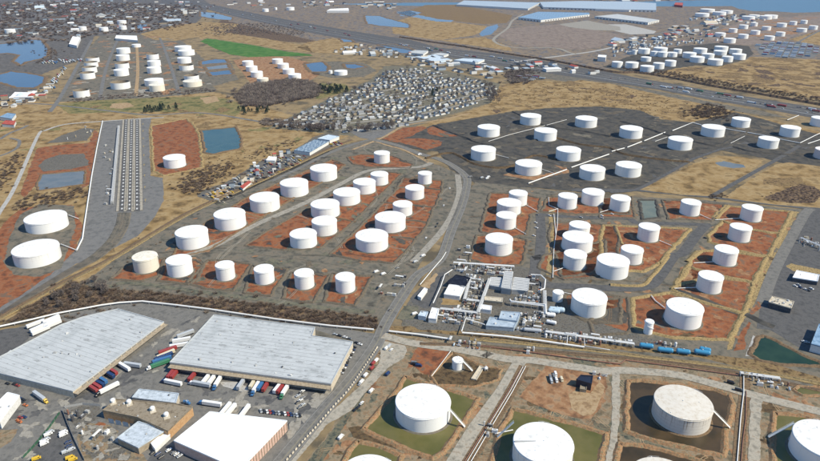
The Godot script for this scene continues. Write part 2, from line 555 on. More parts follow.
# ------------------------------------------------------------------ tanks
func tank(t: Array) -> void:
	var r: float = t[2]
	var h: float = t[3]
	var near: bool = t[4] > 0
	var style: String = t[5]
	var o := thing("storage_tank", t[6], "tank", Vector3(t[0], 0.3, t[1]), 0.0, t[7])
	var seg := 72 if near else 36
	var st := begin()
	var spin := rng.randf() * TAU
	lathe(st, [Vector2(r, 0), Vector2(r, h)], seg, Vector3.ZERO, spin)
	var shell: Material = M["shell_" + style] if not style in ["w", "f"] else (M.shell_w if rng.randf() < 0.6 else M.shell_w2)
	part("shell", st.commit(), shell, o)
	st = begin()
	var rise := r * 0.055
	lathe(st, [Vector2(r + 0.06, h - 0.05), Vector2(r + 0.06, h + 0.12), Vector2(r * 0.985, h + 0.2), Vector2(r * 0.6, h + rise * 0.55), Vector2(r * 0.25, h + rise * 0.9), Vector2(0.02, h + rise)], seg, Vector3.ZERO, spin)
	if style == "f":
		st = begin()
		lathe(st, [Vector2(r, h), Vector2(r - 0.35, h), Vector2(r - 0.35, h * 0.45), Vector2(r - 1.2, h * 0.45), Vector2(r - 1.3, h * 0.42), Vector2(0.02, h * 0.44)], seg)
	part("roof", st.commit(), M["roof_" + style] if style != "f" else M.roof_tan, o)
	if near:
		st = begin()
		lathe(st, [Vector2(r, h * 0.93), Vector2(r + 0.35, h * 0.935), Vector2(r + 0.35, h * 0.945), Vector2(r, h * 0.95)], seg)
		part("wind_girder", st.commit(), M["roof_" + style], o)
		st = begin()
		lathe(st, [Vector2(r + 2.2, -0.1), Vector2(r + 1.6, 0.18), Vector2(r - 0.1, 0.22)], 48)
		part("foundation", st.commit(), M.gravel_brown if style != "r" else M.bank_brown, o)
		# spiral stair: treads and a handrail
		st = begin()
		var a0 := rng.randf_range(PI + 0.2, PI + 1.4)
		var steps := int(h / 0.45)
		var rail := []
		for k in steps:
			var an := a0 + 0.75 * k / r
			var c := Vector3(cos(an), 0, sin(an)) * (r + 0.45)
			box(st, c + Vector3(0, k * 0.45 + 0.3, 0), Vector3(0.7, 0.08, 0.7))
			rail.append(Vector3(cos(an), 0, sin(an)) * (r + 0.85) + Vector3(0, k * 0.45 + 1.3, 0))
		tube(st, rail, 0.05, 4)
		part("stair", st.commit(), M.roof_w, o)
		# roof edge handrail near the stair head
		st = begin()
		var hr := []
		for k in 14:
			var an := a0 + 0.75 * steps / r + (k - 7) * 0.03
			hr.append(Vector3(cos(an), 0, sin(an)) * (r - 0.3) + Vector3(0, h + 1.2, 0))
			tube(st, [hr[k] - Vector3(0, 1.1, 0), hr[k]], 0.04, 4)
		tube(st, hr, 0.05, 4)
		part("handrail", st.commit(), M.roof_w, o)
		for k in 4:
			var an := rng.randf() * TAU
			var rr: float = r * [0.02, 0.55, 0.85, 0.9][k]
			st = begin()
			lathe(st, [Vector2(0.25, 0), Vector2(0.25, 0.4), Vector2(0.4, 0.4), Vector2(0.36, 0.6), Vector2(0.01, 0.65)], 10)
			part("roof_vent", st.commit(), M.roof_w, o, Vector3(cos(an) * rr, h + rise * (1.0 - rr / r) - 0.05, sin(an) * rr))
	if style == "w" and t[6].contains("walkway"):
		st = begin()
		box(st, Vector3(-r * 0.5, h + rise * 0.45, 0), Vector3(r * 0.95, 0.5, 1.1), 0.1)
		for k in 8:
			box(st, Vector3(-r * 0.1 * (k + 1.5), h, 0.0), Vector3(0.3, rise * 0.5, 0.3))
		part("roof_walkway", st.commit(), M.steel, o)
	if t.size() > 8:
		# stair bridge from the roof edge down to the bank
		var a := Vector3(t[8] - t[0], h - 0.3, t[9] - t[1])
		var b := Vector3(t[10] - t[0], 1.4, t[11] - t[1])
		st = begin()
		var d := b - a
		var side := Vector3(-d.z, 0, d.x).normalized() * 0.75
		quad(st, a - side, a + side, b + side, b - side)
		quad(st, a - side - Vector3(0, .3, 0), b - side - Vector3(0, .3, 0), b + side - Vector3(0, .3, 0), a + side - Vector3(0, .3, 0))
		for s in [-1.0, 1.0]:
			tube(st, [a + side * s + Vector3.UP, b + side * s + Vector3.UP], 0.08, 5)
			tube(st, [a + side * s - Vector3(0, .15, 0), b + side * s - Vector3(0, .15, 0)], 0.2, 5)
			for k in 9:
				var p: Vector3 = a.lerp(b, k / 8.0) + side * s
				tube(st, [p, p + Vector3.UP], 0.05, 4)
		part("access_stair", st.commit(), M.paint, o)

# ------------------------------------------------------------------ buildings
func building(b: Array) -> void:
	var poly := pts2(b[3])
	if Geometry2D.is_polygon_clockwise(poly):
		poly.reverse()
	var rev := Geometry2D.is_polygon_clockwise(pts2(b[3]))
	var n := poly.size()
	var h: float = b[4]
	var opt: Dictionary = b[7]
	var c := Vector2.ZERO
	for p in poly:
		c += p / n
	var o := thing(b[0], b[1], b[2], Vector3(c.x, 0.2, c.y))
	var loc := PackedVector2Array()
	for p in poly:
		loc.append(p - c)
	var far: bool = opt.has("far")
	for i in n:
		var a := loc[i]
		var e := loc[(i + 1) % n]
		var st := begin()
		quad(st, Vector3(a.x, 0, a.y), Vector3(e.x, 0, e.y), Vector3(e.x, h, e.y), Vector3(a.x, h, a.y))
		part("wall", st.commit(), M[b[5]], o)
		var src := (n - 2 - i + n) % n if rev else i
		var d := (e - a).normalized()
		var out := Vector2(d.y, -d.x)
		var len_ := a.distance_to(e)
		if opt.has("docks") and src in opt.docks:
			var pitch := 6.5 if not far else 22.0
			for k in int(len_ / pitch) - 1:
				var p := a + d * (pitch * (k + 0.8))
				st = begin()
				var q := Vector3(p.x, 0, p.y)
				var dd := Vector3(d.x, 0, d.y)
				var oo := Vector3(out.x, 0, out.y)
				var wd := 5.2 if not far else 9.0
				var t := 5.6 if not far else 7.0
				var m0 := q + oo * 0.25
				quad(st, m0 + Vector3(0, 1.0, 0), m0 + dd * wd + Vector3(0, 1.0, 0), m0 + dd * wd + Vector3(0, t, 0), m0 + Vector3(0, t, 0))
				quad(st, m0 + Vector3(0, t, 0), m0 + dd * wd + Vector3(0, t, 0), q + dd * wd + Vector3(0, t, 0), q + Vector3(0, t, 0))
				part("dock_door", st.commit(), M.dock_grey, o)
			if not far:
				st = begin()
				var e0 := Vector3(a.x, h * 0.62, a.y)
				var e1 := Vector3(e.x, h * 0.62, e.y)
				var oo := Vector3(out.x, 0, out.y) * 4.2
				quad(st, e0, e1, e1 + oo, e0 + oo)
				quad(st, e0 + oo, e1 + oo, e1 + oo + Vector3(0, .5, 0), e0 + oo + Vector3(0, .5, 0))
				quad(st, e0 + oo + Vector3(0, .5, 0), e1 + oo + Vector3(0, .5, 0), e1 + Vector3(0, .7, 0), e0 + Vector3(0, .7, 0))
				part("dock_canopy", st.commit(), M.wall_tan, o)
		if opt.has("ribs") and src in opt.ribs:
			for k in int(len_ / 3.0):
				var p := a + d * (3.0 * k + 1.0) + out * 0.1
				st = begin()
				box(st, Vector3.ZERO, Vector3(0.5, h - 0.3, 0.4))
				part("pilaster", st.commit(), M.wall_tan, o, Vector3(p.x, 0, p.y), atan2(-d.y, d.x))
	# roof sheet, with a parapet standing above it
	var inset := Geometry2D.offset_polygon(loc, -0.35)
	var rim := Geometry2D.offset_polygon(loc, 0.25)
	if inset.size() == 0 or rim.size() == 0:
		return
	part("roof", sheet(inset[0], h - 0.15), M[b[6]], o)
	var box_lo := Vector2(1e9, 1e9)
	var box_hi := -box_lo
	for q in loc:
		box_lo = box_lo.min(q)
		box_hi = box_hi.max(q)
	if opt.has("stains"):
		# weathered patches of the roofing
		var sst := begin()
		for k in opt.stains:
			var c0 := Vector2(rng.randf_range(box_lo.x, box_hi.x), rng.randf_range(box_lo.y, box_hi.y))
			var big: float = lerpf(0.3, 3.2, rng.randf() * rng.randf() * rng.randf())
			var dirn := (loc[1] - loc[0]).normalized()
			var ring := PackedVector2Array()
			var inside := true
			for i in 14:
				var an := TAU * i / 14.0
				var rad := big * (0.8 + 0.9 * wob.get_noise_2d(cos(an) * 70.0 + c0.x * 31.0, sin(an) * 70.0 + c0.y * 31.0))
				var q := c0 + dirn * cos(an) * rad * 2.2 + Vector2(-dirn.y, dirn.x) * sin(an) * rad * 0.8
				inside = inside and Geometry2D.is_point_in_polygon(q, inset[0])
				ring.append(q)
			if inside:
				for i in 14:
					for q in [c0, ring[i], ring[(i + 1) % 14]]:
						sst.set_normal(Vector3.UP)
						sst.set_uv(Vector2.ZERO)
						sst.add_vertex(Vector3(q.x, h - 0.13 + 0.0004 * k, q.y))
		# membrane seams running across the roof
		var d0 := (loc[1] - loc[0]).normalized()
		var s0 := Vector2(-d0.y, d0.x)
		for k in range(-60, 61):
			var cut := Geometry2D.intersect_polyline_with_polygon(PackedVector2Array([s0 * k * 5.0 - d0 * 400.0, s0 * k * 5.0 + d0 * 400.0]), inset[0])
			for seg in cut:
				quad(sst, Vector3(seg[0].x, h - 0.06, seg[0].y), Vector3(seg[1].x, h - 0.06, seg[1].y), Vector3(seg[1].x + s0.x * 0.22, h - 0.06, seg[1].y + s0.y * 0.22), Vector3(seg[0].x + s0.x * 0.22, h - 0.06, seg[0].y + s0.y * 0.22))
		var sp := part("roof_stain", sst.commit(), M.roof_stain, o)
		sp.set_meta("kind", "stuff")
	if opt.has("bays"):
		var bl := pts2(opt.bays)
		for k in bl.size() - 1:
			var a := bl[k] - c
			var e := bl[k + 1] - c
			for j in 4:
				var st := begin()
				var q0 := a.lerp(e, (j + 0.1) / 4.0)
				var q1 := a.lerp(e, (j + 0.85) / 4.0)
				quad(st, Vector3(q0.x, 0.2, q0.y), Vector3(q1.x, 0.2, q1.y), Vector3(q1.x, 4.6, q1.y), Vector3(q0.x, 4.6, q0.y))
				part("bay_door", st.commit(), M.wall_bluegrey if j < 3 else M.dock_grey, o)
	var pst := begin()
	for i in n:
		var a := loc[i]
		var e := loc[(i + 1) % n]
		var d := (e - a).normalized()
		var out := Vector2(d.y, -d.x)
		var a0 := a - out * 0.4
		var e0 := e - out * 0.4
		var a1 := a + out * 0.2 - d * 0.2
		var e1 := e + out * 0.2 + d * 0.2
		var lo := h - 0.6
		var hi := h + 0.45
		quad(pst, Vector3(a1.x, lo, a1.y), Vector3(e1.x, lo, e1.y), Vector3(e1.x, hi, e1.y), Vector3(a1.x, hi, a1.y))
		quad(pst, Vector3(a1.x, hi, a1.y), Vector3(e1.x, hi, e1.y), Vector3(e0.x, hi, e0.y), Vector3(a0.x, hi, a0.y))
		quad(pst, Vector3(a0.x, hi, a0.y), Vector3(e0.x, hi, e0.y), Vector3(e0.x, lo, e0.y), Vector3(a0.x, lo, a0.y))
	part("parapet", pst.commit(), M[b[6]], o)
	if opt.has("ribroof"):
		var d := (loc[1] - loc[0]).normalized()
		var len_ := loc[0].distance_to(loc[1])
		var wide := loc[1].distance_to(loc[2])
		var sd := (loc[2] - loc[1]).normalized()
		for k in maxi(2, int(len_ / 3.5)):
			var p := loc[0] + d * (len_ * (k + 0.5) / maxi(2, int(len_ / 3.5))) + sd * wide * 0.5
			var st := begin()
			box(st, Vector3.ZERO, Vector3(1.9, 0.9, wide * 0.92), 0.2)
			part("cooler_bay", st.commit(), M.steel_light, o, Vector3(p.x, h - 0.1, p.y), atan2(-d.y, d.x))
	if opt.has("fans"):
		var f := pts2(opt.fans)
		for p in f:
			var st := begin()
			box(st, Vector3.ZERO, Vector3(4.5, 0.5, 7.0), 0.1)
			part("fan_base", st.commit(), M.roof_cream, o, Vector3(p.x - c.x, h - 0.15, p.y - c.y), 0.5)
			st = begin()
			lathe(st, [Vector2(1.3, 0), Vector2(1.3, 1.2), Vector2(1.9, 1.6), Vector2(1.8, 2.6), Vector2(0.9, 3.3), Vector2(0.01, 3.5)], 16)
			part("roof_fan", st.commit(), M.car_white, o, Vector3(p.x - c.x, h + 0.35, p.y - c.y))
	for k in opt.get("units", 0):
		var p := Vector2.ZERO
		for tries in 30:
			p = Vector2(rng.randf_range(box_lo.x, box_hi.x), rng.randf_range(box_lo.y, box_hi.y))
			if Geometry2D.is_point_in_polygon(p, inset[0]):
				break
		if not Geometry2D.is_point_in_polygon(p, inset[0]):
			continue
		var st := begin()
		var sz := rng.randf_range(0.5, 1.6)
		if rng.randf() < 0.5:
			box(st, Vector3.ZERO, Vector3(sz * 1.6, sz * 0.8, sz), 0.12)
			lathe(st, [Vector2(sz * 0.35, sz * 0.8), Vector2(sz * 0.35, sz * 0.95), Vector2(0.01, sz * 0.95)], 10)
			part("roof_unit", st.commit(), M.steel_light if rng.randf() < 0.6 else M.steel, o, Vector3(p.x, h - 0.15, p.y), rng.randf() * PI)
		else:
			lathe(st, [Vector2(sz * 0.3, 0), Vector2(sz * 0.3, sz * 0.5), Vector2(sz * 0.55, sz * 0.55), Vector2(sz * 0.4, sz * 0.8), Vector2(0.01, sz * 0.9)], 10)
			part("roof_vent", st.commit(), M.wall_dark if rng.randf() < 0.5 else M.steel, o, Vector3(p.x, h - 0.15, p.y))

# gabled house: wall and roof meshes of unit variants
var house_meshes := []
func make_house_meshes() -> void:
	for v in 5:
		var w: float = [9.0, 11.0, 12.5, 10.0, 14.0][v]
		var d: float = [8.0, 8.5, 9.0, 11.0, 9.5][v]
		var h: float = [5.6, 5.2, 3.4, 6.0, 5.8][v]
		var top: float = h + [2.6, 2.4, 2.2, 3.0, 2.6][v]
		var x := w / 2
		var z := d / 2
		var st := begin()
		for q in [[-x, -z, x, -z], [x, z, -x, z]]:
			quad(st, Vector3(q[0], 0, q[1]), Vector3(q[2], 0, q[3]), Vector3(q[2], h, q[3]), Vector3(q[0], h, q[1]))
		for s in [-1.0, 1.0]:
			quad(st, Vector3(s * x, 0, -z), Vector3(s * x, 0, z), Vector3(s * x, h, z), Vector3(s * x, h, -z))
			tri(st, Vector3(s * x, h, -z), Vector3(s * x, h, z), Vector3(s * x, top, 0))
		if v in [1, 4]:
			box(st, Vector3(x + 2.2, 0, 0.8), Vector3(4.4, 3.0, 6.0))
		var wall := st.commit()
		st = begin()
		var ov := 0.5
		for s in [-1.0, 1.0]:
			var e := Vector3(0, h - 0.25, s * (z + ov))
			quad(st, e - Vector3(x + ov, 0, 0), e + Vector3(x + ov, 0, 0), Vector3(x + ov, top + 0.15, 0), Vector3(-x - ov, top + 0.15, 0))
			quad(st, e - Vector3(x + ov, 0.2, 0), e + Vector3(x + ov, -0.2, 0), e + Vector3(x + ov, 0, 0), e - Vector3(x + ov, 0, 0))
		if v in [1, 4]:
			quad(st, Vector3(x, 3.9, -2.6), Vector3(x, 3.9, 4.2), Vector3(x + 4.8, 3.0, 4.2), Vector3(x + 4.8, 3.0, -2.6))
		box(st, Vector3(x * 0.4, top - 0.8, z * 0.25), Vector3(0.8, 1.6, 0.8))
		house_meshes.append([wall, st.commit()])

func houses() -> void:
	make_house_meshes()
	var area := pts2(ESTATE)
	var wm := ["wall_white", "wall_white", "wall_grey", "wall_paleblue", "wall_tan", "wall_grey"]
	var rm := ["roof_slate", "roof_brown", "roof_grey", "roof_slate", "roof_house", "roof_house"]
	var words_w := ["white-walled", "white-walled", "grey-walled", "pale blue", "tan-walled", "grey-walled"]
	var words_r := ["slate", "brown", "pale grey", "dark slate", "mid grey", "mid grey"]
	patchy("wall_grey", 30, [[.34, .345, .345], [.44, .445, .45], [.5, .505, .51]], 0.02)
	patchy("wall_paleblue", 30, [[.36, .42, .48], [.46, .52, .58]], 0.02)
	var dir := Vector2(0.83, -0.56)
	var across := Vector2(0.56, 0.83)
	var lo := Vector2(1e9, 1e9)
	var hi := -lo
	for p in area:
		var q := Vector2(p.dot(dir), p.dot(across))
		lo = lo.min(q)
		hi = hi.max(q)
	var count := 0
	var row := 0
	var v := lo.y + 10
	var green := pts2(ESTATE_GAPS[0])
	var plots := []
	while v < hi.y:
		var u := lo.x + rng.randf() * 10
		while u < hi.x:
			var bend := 26.0 * sin(u * 0.009 + 1.0)
			var p := dir * u + across * (v + bend)
			var keep := Geometry2D.is_point_in_polygon(p, area)
			for gp in ESTATE_GAPS:
				keep = keep and not Geometry2D.is_point_in_polygon(p, pts2(gp))
			if keep and rng.randf() < 0.9:
				var k := rng.randi() % 6
				var hv := rng.randi() % 5
				var ang := -atan2(dir.y, dir.x) - 0.23 * cos(u * 0.009 + 1.0) + (PI / 2 if rng.randf() < 0.25 else 0.0) + rng.randf_range(-0.12, 0.12)
				var sc := rng.randf_range(0.62, 0.92)
				plots.append([p, k, hv, ang, Vector3(sc, rng.randf_range(0.85, 1.1) * sc, sc)])
				count += 1
			u += rng.randf_range(13.5, 20)
		row += 1
		if row % 2 == 0:
			var line := PackedVector2Array()
			u = lo.x
			while u < hi.x:
				var p := dir * u + across * (v + 16.5 + 26.0 * sin(u * 0.009 + 1.0))
				if Geometry2D.is_point_in_polygon(p, area):
					line.append(p)
				elif line.size() > 5:
					break
				u += 10
			if line.size() > 5:
				setting("estate_street", ribbon(line, [Vector2(-4.5, 0), Vector2(4.5, 0)], layer_y(7)), M.concrete_dirty, "grey residential street number %d between rows of houses" % row if false else "grey residential street between rows of houses")
			v += 33
		else:
			v += 17
	# the 300 plots that show largest are houses of their own; the rest is one mass
	plots.sort_custom(func(a, b): return a[0].y > b[0].y)
	var rest := {}
	for n in plots.size():
		var q: Array = plots[n]
		var k: int = q[1]
		var hm: Array = house_meshes[q[2]]
		if n < 300:
			var o := thing("house", "%s gabled house with %s roof in the housing estate" % [words_w[k], words_r[k]], "house", Vector3(q[0].x, 0.1, q[0].y), q[3], "houses of the estate, %s with %s roofs" % [words_w[k], words_r[k]])
			o.scale = q[4]
			part("wall", hm[0], M[wm[k]], o)
			part("roof", hm[1], M[rm[k]], o)
		else:
			var xf := Transform3D(Basis(Vector3.UP, q[3]).scaled_local(q[4]), Vector3(q[0].x, 0.1, q[0].y))
			for e in [[wm[k], hm[0]], [rm[k], hm[1]]]:
				if not rest.has(e[0]):
					rest[e[0]] = begin()
				rest[e[0]].append_from(e[1], 0, xf)
	var far := ArrayMesh.new()
	var mats := []
	for key in rest:
		rest[key].commit(far)
		mats.append(M[key])
	var fo := MeshInstance3D.new()
	fo.name = numbered("far_housing")
	fo.mesh = far
	for n in mats.size():
		far.surface_set_material(n, mats[n])
	add_child(fo)
	fo.set_meta("kind", "stuff")
	fo.set_meta("label", "mass of small gabled houses at the motorway side of the estate")
	print("houses ", plots.size())

# far town: low blocks scattered over polygons
func town(poly_data: Array, count: int, called: String, label: String, group: String, big: float) -> void:
	var poly := pts2(poly_data)
	var lo := Vector2(1e9, 1e9)
	var hi := -lo
	for p in poly:
		lo = lo.min(p)
		hi = hi.max(p)
	var mats := ["roof_white", "roof_grey", "roof_slate", "roof_bluegrey", "roof_brown", "roof_cream", "roof_paleblue", "roof_red"]
	var words := ["white", "pale grey", "slate grey", "blue-grey", "brown", "cream", "pale blue", "red"]
	var placed := []
	var tries := 0
	while placed.size() < count and tries < count * 30:
		tries += 1
		var p := Vector2(rng.randf_range(lo.x, hi.x), rng.randf_range(lo.y, hi.y))
		if not Geometry2D.is_point_in_polygon(p, poly):
			continue
		var s := Vector2(rng.randf_range(8, 22), rng.randf_range(8, 15)) * big * (2.4 if rng.randf() < 0.08 else 1.0)
		var ok := true
		for q in placed:
			if q[0].distance_to(p) < (q[1] + s.length()) * 0.5:
				ok = false
				break
		if not ok:
			continue
		placed.append([p, s.length()])
		var k := [0, 1, 1, 2, 2, 3, 4, 4, 5, 6, 7, 2][rng.randi() % 12] as int
		var h := rng.randf_range(4, 9) * (1.0 if rng.randf() < 0.95 or not called.begins_with("town") else 2.0)
		var o := thing(called, label % words[k], "building", Vector3(p.x, 0.1, p.y), rng.randf_range(0.25, 0.45) + (PI / 2 if rng.randf() < 0.5 else 0.0), group + ", " + words[k] + " roofs")
		var st := begin()
		box(st, Vector3.ZERO, Vector3(s.x, h, s.y))
		part("wall", st.commit(), M["wall_white"] if rng.randf() < 0.4 else M["wall_tan"] if rng.randf() < 0.5 else M["wall_bluegrey"], o)
		st = begin()
		if rng.randf() < 0.5:
			box(st, Vector3(0, h + 0.01, 0), Vector3(s.x + 0.8, 0.8, s.y + 0.8))
		else:
			var x := s.x / 2 + 0.5
			var z := s.y / 2 + 0.5
			for sg in [-1.0, 1.0]:
				quad(st, Vector3(-x, h, sg * z), Vector3(x, h, sg * z), Vector3(x, h + z * 0.45, 0), Vector3(-x, h + z * 0.45, 0))
				tri(st, Vector3(sg * x, h, -z), Vector3(sg * x, h, z), Vector3(sg * x, h + z * 0.45, 0))
		part("roof", st.commit(), M[mats[k]], o)

# ------------------------------------------------------------------ vehicles
var wheel_mesh: ArrayMesh
func wheel(parent: Node3D, at: Vector3, r := 0.36) -> void:
	var w := part("wheel", wheel_mesh, M.rubber, parent, at)
	w.rotation.x = PI / 2
	w.scale = Vector3(r, 1, r)

var veh := {}
func vehicle_meshes() -> void:
	var st := begin()
	lathe(st, [Vector2(0.01, -0.13), Vector2(1, -0.13), Vector2(1, 0.13), Vector2(0.01, 0.13)], 12)
	wheel_mesh = st.commit()
	# car body and cabin; long axis x, front +x
	st = begin()
	box(st, Vector3(0, 0.3, 0), Vector3(4.5, 0.62, 1.8), 0.14)
	veh.car_body = st.commit()
	st = begin()
	var c0 := [Vector3(-1.75, .9, -.78), Vector3(1.05, .9, -.78), Vector3(1.05, .9, .78), Vector3(-1.75, .9, .78)]
	var c1 := [Vector3(-1.3, 1.38, -.66), Vector3(.35, 1.38, -.66), Vector3(.35, 1.38, .66), Vector3(-1.3, 1.38, .66)]
	for i in 4:
		quad(st, c0[i], c0[(i + 1) % 4], c1[(i + 1) % 4], c1[i])
	veh.car_glass = st.commit()
	st = begin()
	box(st, Vector3(-.47, 1.37, 0), Vector3(1.75, 0.07, 1.36), 0.05)
	veh.car_roof = st.commit()
	st = begin()
	box(st, Vector3(-.35, 0.35, 0), Vector3(4.9, 2.0, 2.0), 0.2)
	box(st, Vector3(2.5, 0.35, 0), Vector3(1.0, 1.0, 1.9), 0.25)
	veh.van_body = st.commit()
	st = begin()
	quad(st, Vector3(2.12, 1.4, -.9), Vector3(2.12, 1.4, .9), Vector3(2.12, 2.15, .85), Vector3(2.12, 2.15, -.85))
	for s in [-1.01, 1.01]:
		quad(st, Vector3(.9, 1.4, s), Vector3(2.0, 1.4, s), Vector3(1.9, 2.1, s), Vector3(.9, 2.1, s))
	veh.van_glass = st.commit()
	# trailer box, 14 m
	st = begin()
	box(st, Vector3(0, 1.15, 0), Vector3(16.0, 2.95, 2.6), 0.06)
	veh.trailer_box = st.commit()
	st = begin()
	box(st, Vector3(0, 0.95, 0), Vector3(15.6, 0.2, 1.0))
	box(st, Vector3(4.2, 0.2, 0.8), Vector3(0.2, 0.8, 0.2))
	box(st, Vector3(4.2, 0.2, -0.8), Vector3(0.2, 0.8, 0.2))
	veh.trailer_frame = st.commit()
	st = begin()
	box(st, Vector3(0, 0.9, 0), Vector3(2.2, 2.5, 2.4), 0.3)
	box(st, Vector3(1.7, 0.7, 0), Vector3(1.6, 1.2, 2.0), 0.3)
	veh.cab_body = st.commit()
	st = begin()
	quad(st, Vector3(1.12, 2.0, -1.0), Vector3(1.12, 2.0, 1.0), Vector3(1.12, 2.9, .9), Vector3(1.12, 2.9, -.9))
	for s in [-1.21, 1.21]:
		quad(st, Vector3(.1, 2.0, s), Vector3(.95, 2.0, s), Vector3(.9, 2.8, s), Vector3(.1, 2.8, s))
	veh.cab_glass = st.commit()

func paint_name(c: String) -> Material:
	if c == "navy":
		return M.car_navyblue
	return M["car_" + c]

func vehicle(kind: String, c: Vector2, ang: float, col: String, cab: String, where: String) -> void:
	var name_c := "navy blue" if col == "navy" else col
	if kind == "car":
		var o := thing("parked_car", "%s car %s" % [name_c, where], "car", Vector3(c.x, 0.5, c.y), ang, "%s cars %s" % [name_c, where])
		part("body", veh.car_body, paint_name(col), o)
		part("window_band", veh.car_glass, M.glass, o)
		part("roof_panel", veh.car_roof, paint_name(col), o)
		for p in [[-1.4, -.85], [1.4, -.85], [-1.4, .85], [1.4, .85]]:
			wheel(o, Vector3(p[0], 0.34, p[1]), 0.34)
	elif kind == "van":
		var o := thing("parked_van", "%s van %s" % [name_c, where], "van", Vector3(c.x, 0.5, c.y), ang, "%s vans %s" % [name_c, where])
		part("body", veh.van_body, paint_name(col), o)
		part("window_band", veh.van_glass, M.glass, o)
		for p in [[-1.9, -.9], [1.9, -.9], [-1.9, .9], [1.9, .9]]:
			wheel(o, Vector3(p[0], 0.38, p[1]), 0.38)
	elif kind == "cab":
		var o := thing("truck_tractor", "%s truck tractor without trailer %s" % [name_c, where], "truck", Vector3(c.x, 0.5, c.y), ang)
		part("cab", veh.cab_body, paint_name(col), o)
		part("windscreen", veh.cab_glass, M.glass, o)
		for p in [[-2.0, -1.0], [1.7, -1.0], [-2.0, 1.0], [1.7, 1.0]]:
			wheel(o, Vector3(p[0], 0.5, p[1]), 0.5)
	else:
		var truck := kind == "truck"
		var label := "%s semi-trailer %s" % [name_c, where]
		if truck:
			label = "%s articulated truck with %s cab %s" % [name_c, "navy blue" if cab == "navy" else cab, where]
		var o := thing("articulated_truck" if truck else "semi_trailer", label, "truck" if truck else "trailer", Vector3(c.x, 0.5, c.y), ang, "articulated trucks " + where if truck else "%s trailers %s" % [name_c, where])
		var off := -2.6 if truck else 0.0
		part("trailer_box", veh.trailer_box, paint_name(col), o, Vector3(off, 0, 0))
		part("trailer_frame", veh.trailer_frame, M.wall_dark, o, Vector3(off, 0, 0))
		for x in [-6.6, -5.4]:
			for z in [-1.1, 1.1]:
				wheel(o, Vector3(off + x, 0.5, z), 0.5)
		if truck:
			var cb := part("cab", veh.cab_body, paint_name(cab), o, Vector3(6.8, 0, 0))
			part("windscreen", veh.cab_glass, M.glass, cb)
			for x in [4.6, 8.4]:
				for z in [-1.05, 1.05]:
					wheel(o, Vector3(x, 0.5, z), 0.5)

func vehicles() -> void:
	vehicle_meshes()
	for v in VEHICLES:
		vehicle(v[0], Vector2(v[1], v[2]), v[3], v[4], v[5], v[6])
	# motorway traffic
	var cols := ["white", "silver", "grey", "black", "red", "white", "navy"]
	for i in 120:
		var q: Array = MOTORWAY[rng.randi() % MOTORWAY.size()]
		var a := Vector2(q[0], q[1])
		var b := Vector2(q[2], q[3])
		var d := (b - a).normalized()
		var lane: float = [-26.0, -21.0, -16.0, -9.0, -4.0, 6.0, 11.0, 16.0, 22.0][rng.randi() % 9]
		var p := a.lerp(b, rng.randf()) + Vector2(-d.y, d.x) * lane
		var ang := -atan2(d.y, d.x) + (PI if lane < 0 else 0.0)
		var big := rng.randf() < 0.5
		vehicle("truck" if big else "car", p, ang, cols[rng.randi() % 7] if not big else ["white", "silver", "red", "green", "white"][rng.randi() % 5], ["white", "red", "blue"][rng.randi() % 3], "driving on the motorway")
	# container and trailer lots
	for lot in LOTS:
		var poly := pts2(lot[0])
		var dir := Vector2.from_angle(lot[1])
		var side := Vector2(-dir.y, dir.x)
		var c := Vector2.ZERO
		for p in poly:
			c += p / poly.size()
		var n := 0
		for i in range(-14, 15):
			for j in range(-40, 41):
				var p: Vector2 = c + dir * i * lot[2] + side * j * lot[3]
				if n < lot[4] and Geometry2D.is_point_in_polygon(p, poly) and rng.randf() < 0.62:
					n += 1
					var col: String = ["white", "white", "silver", "grey", "cream", "red", "blue", "paleblue"][rng.randi() % 8]
					if lot[6] == "trailer":
						var o := thing("parked_trailer", "%s box trailer %s" % [col, lot[5]], "trailer", Vector3(p.x, 0.5, p.y), -dir.angle() + rng.randf_range(-0.05, 0.05), "%s box trailers %s" % [col, lot[5]])
						part("trailer_box", veh.trailer_box, paint_name(col), o)
						part("trailer_frame", veh.trailer_frame, M.wall_dark, o)
					else:
						vehicle("car" if rng.randf() < 0.75 else "van", p, -dir.angle() + rng.randf_range(-0.3, 0.3), ["white", "silver", "grey", "black", "red", "navy", "cream", "yellow"][rng.randi() % 8], "", lot[5])

# ------------------------------------------------------------------ pipes and plant
func pipelines() -> void:
	for p in PIPES:
		var line := pts2(p[3])
		var r: float = p[1]
		var h: float = p[2]
		var c := line[0]
		var o := thing("pipeline", p[0], "pipe", Vector3(c.x, 0.4, c.y))
		var pts := []
		for q in line:
			pts.append(Vector3(q.x - c.x, h, q.y - c.y))
		var st := begin()
		tube(st, pts, r, 10)
		var rusty: bool = p[0].contains("rusty")
		part("pipe", st.commit(), M.rust if rusty else M.shell_plain, o)
		if r < 0.45:
			continue
		var sup := begin()
		box(sup, Vector3(0, 0, 0), Vector3(r * 2.4, h - r * 0.7, 0.5), 0.05)
		var mesh := sup.commit()
		for i in line.size() - 1:
			var a := line[i]
			var b := line[i + 1]
			var n := int(a.distance_to(b) / 14.0)
			for k in n:
				var q := a.lerp(b, (k + 0.5) / n) - c
				part("support", mesh, M.steel, o, Vector3(q.x, 0, q.y), -atan2((b - a).y, (b - a).x) + PI / 2)

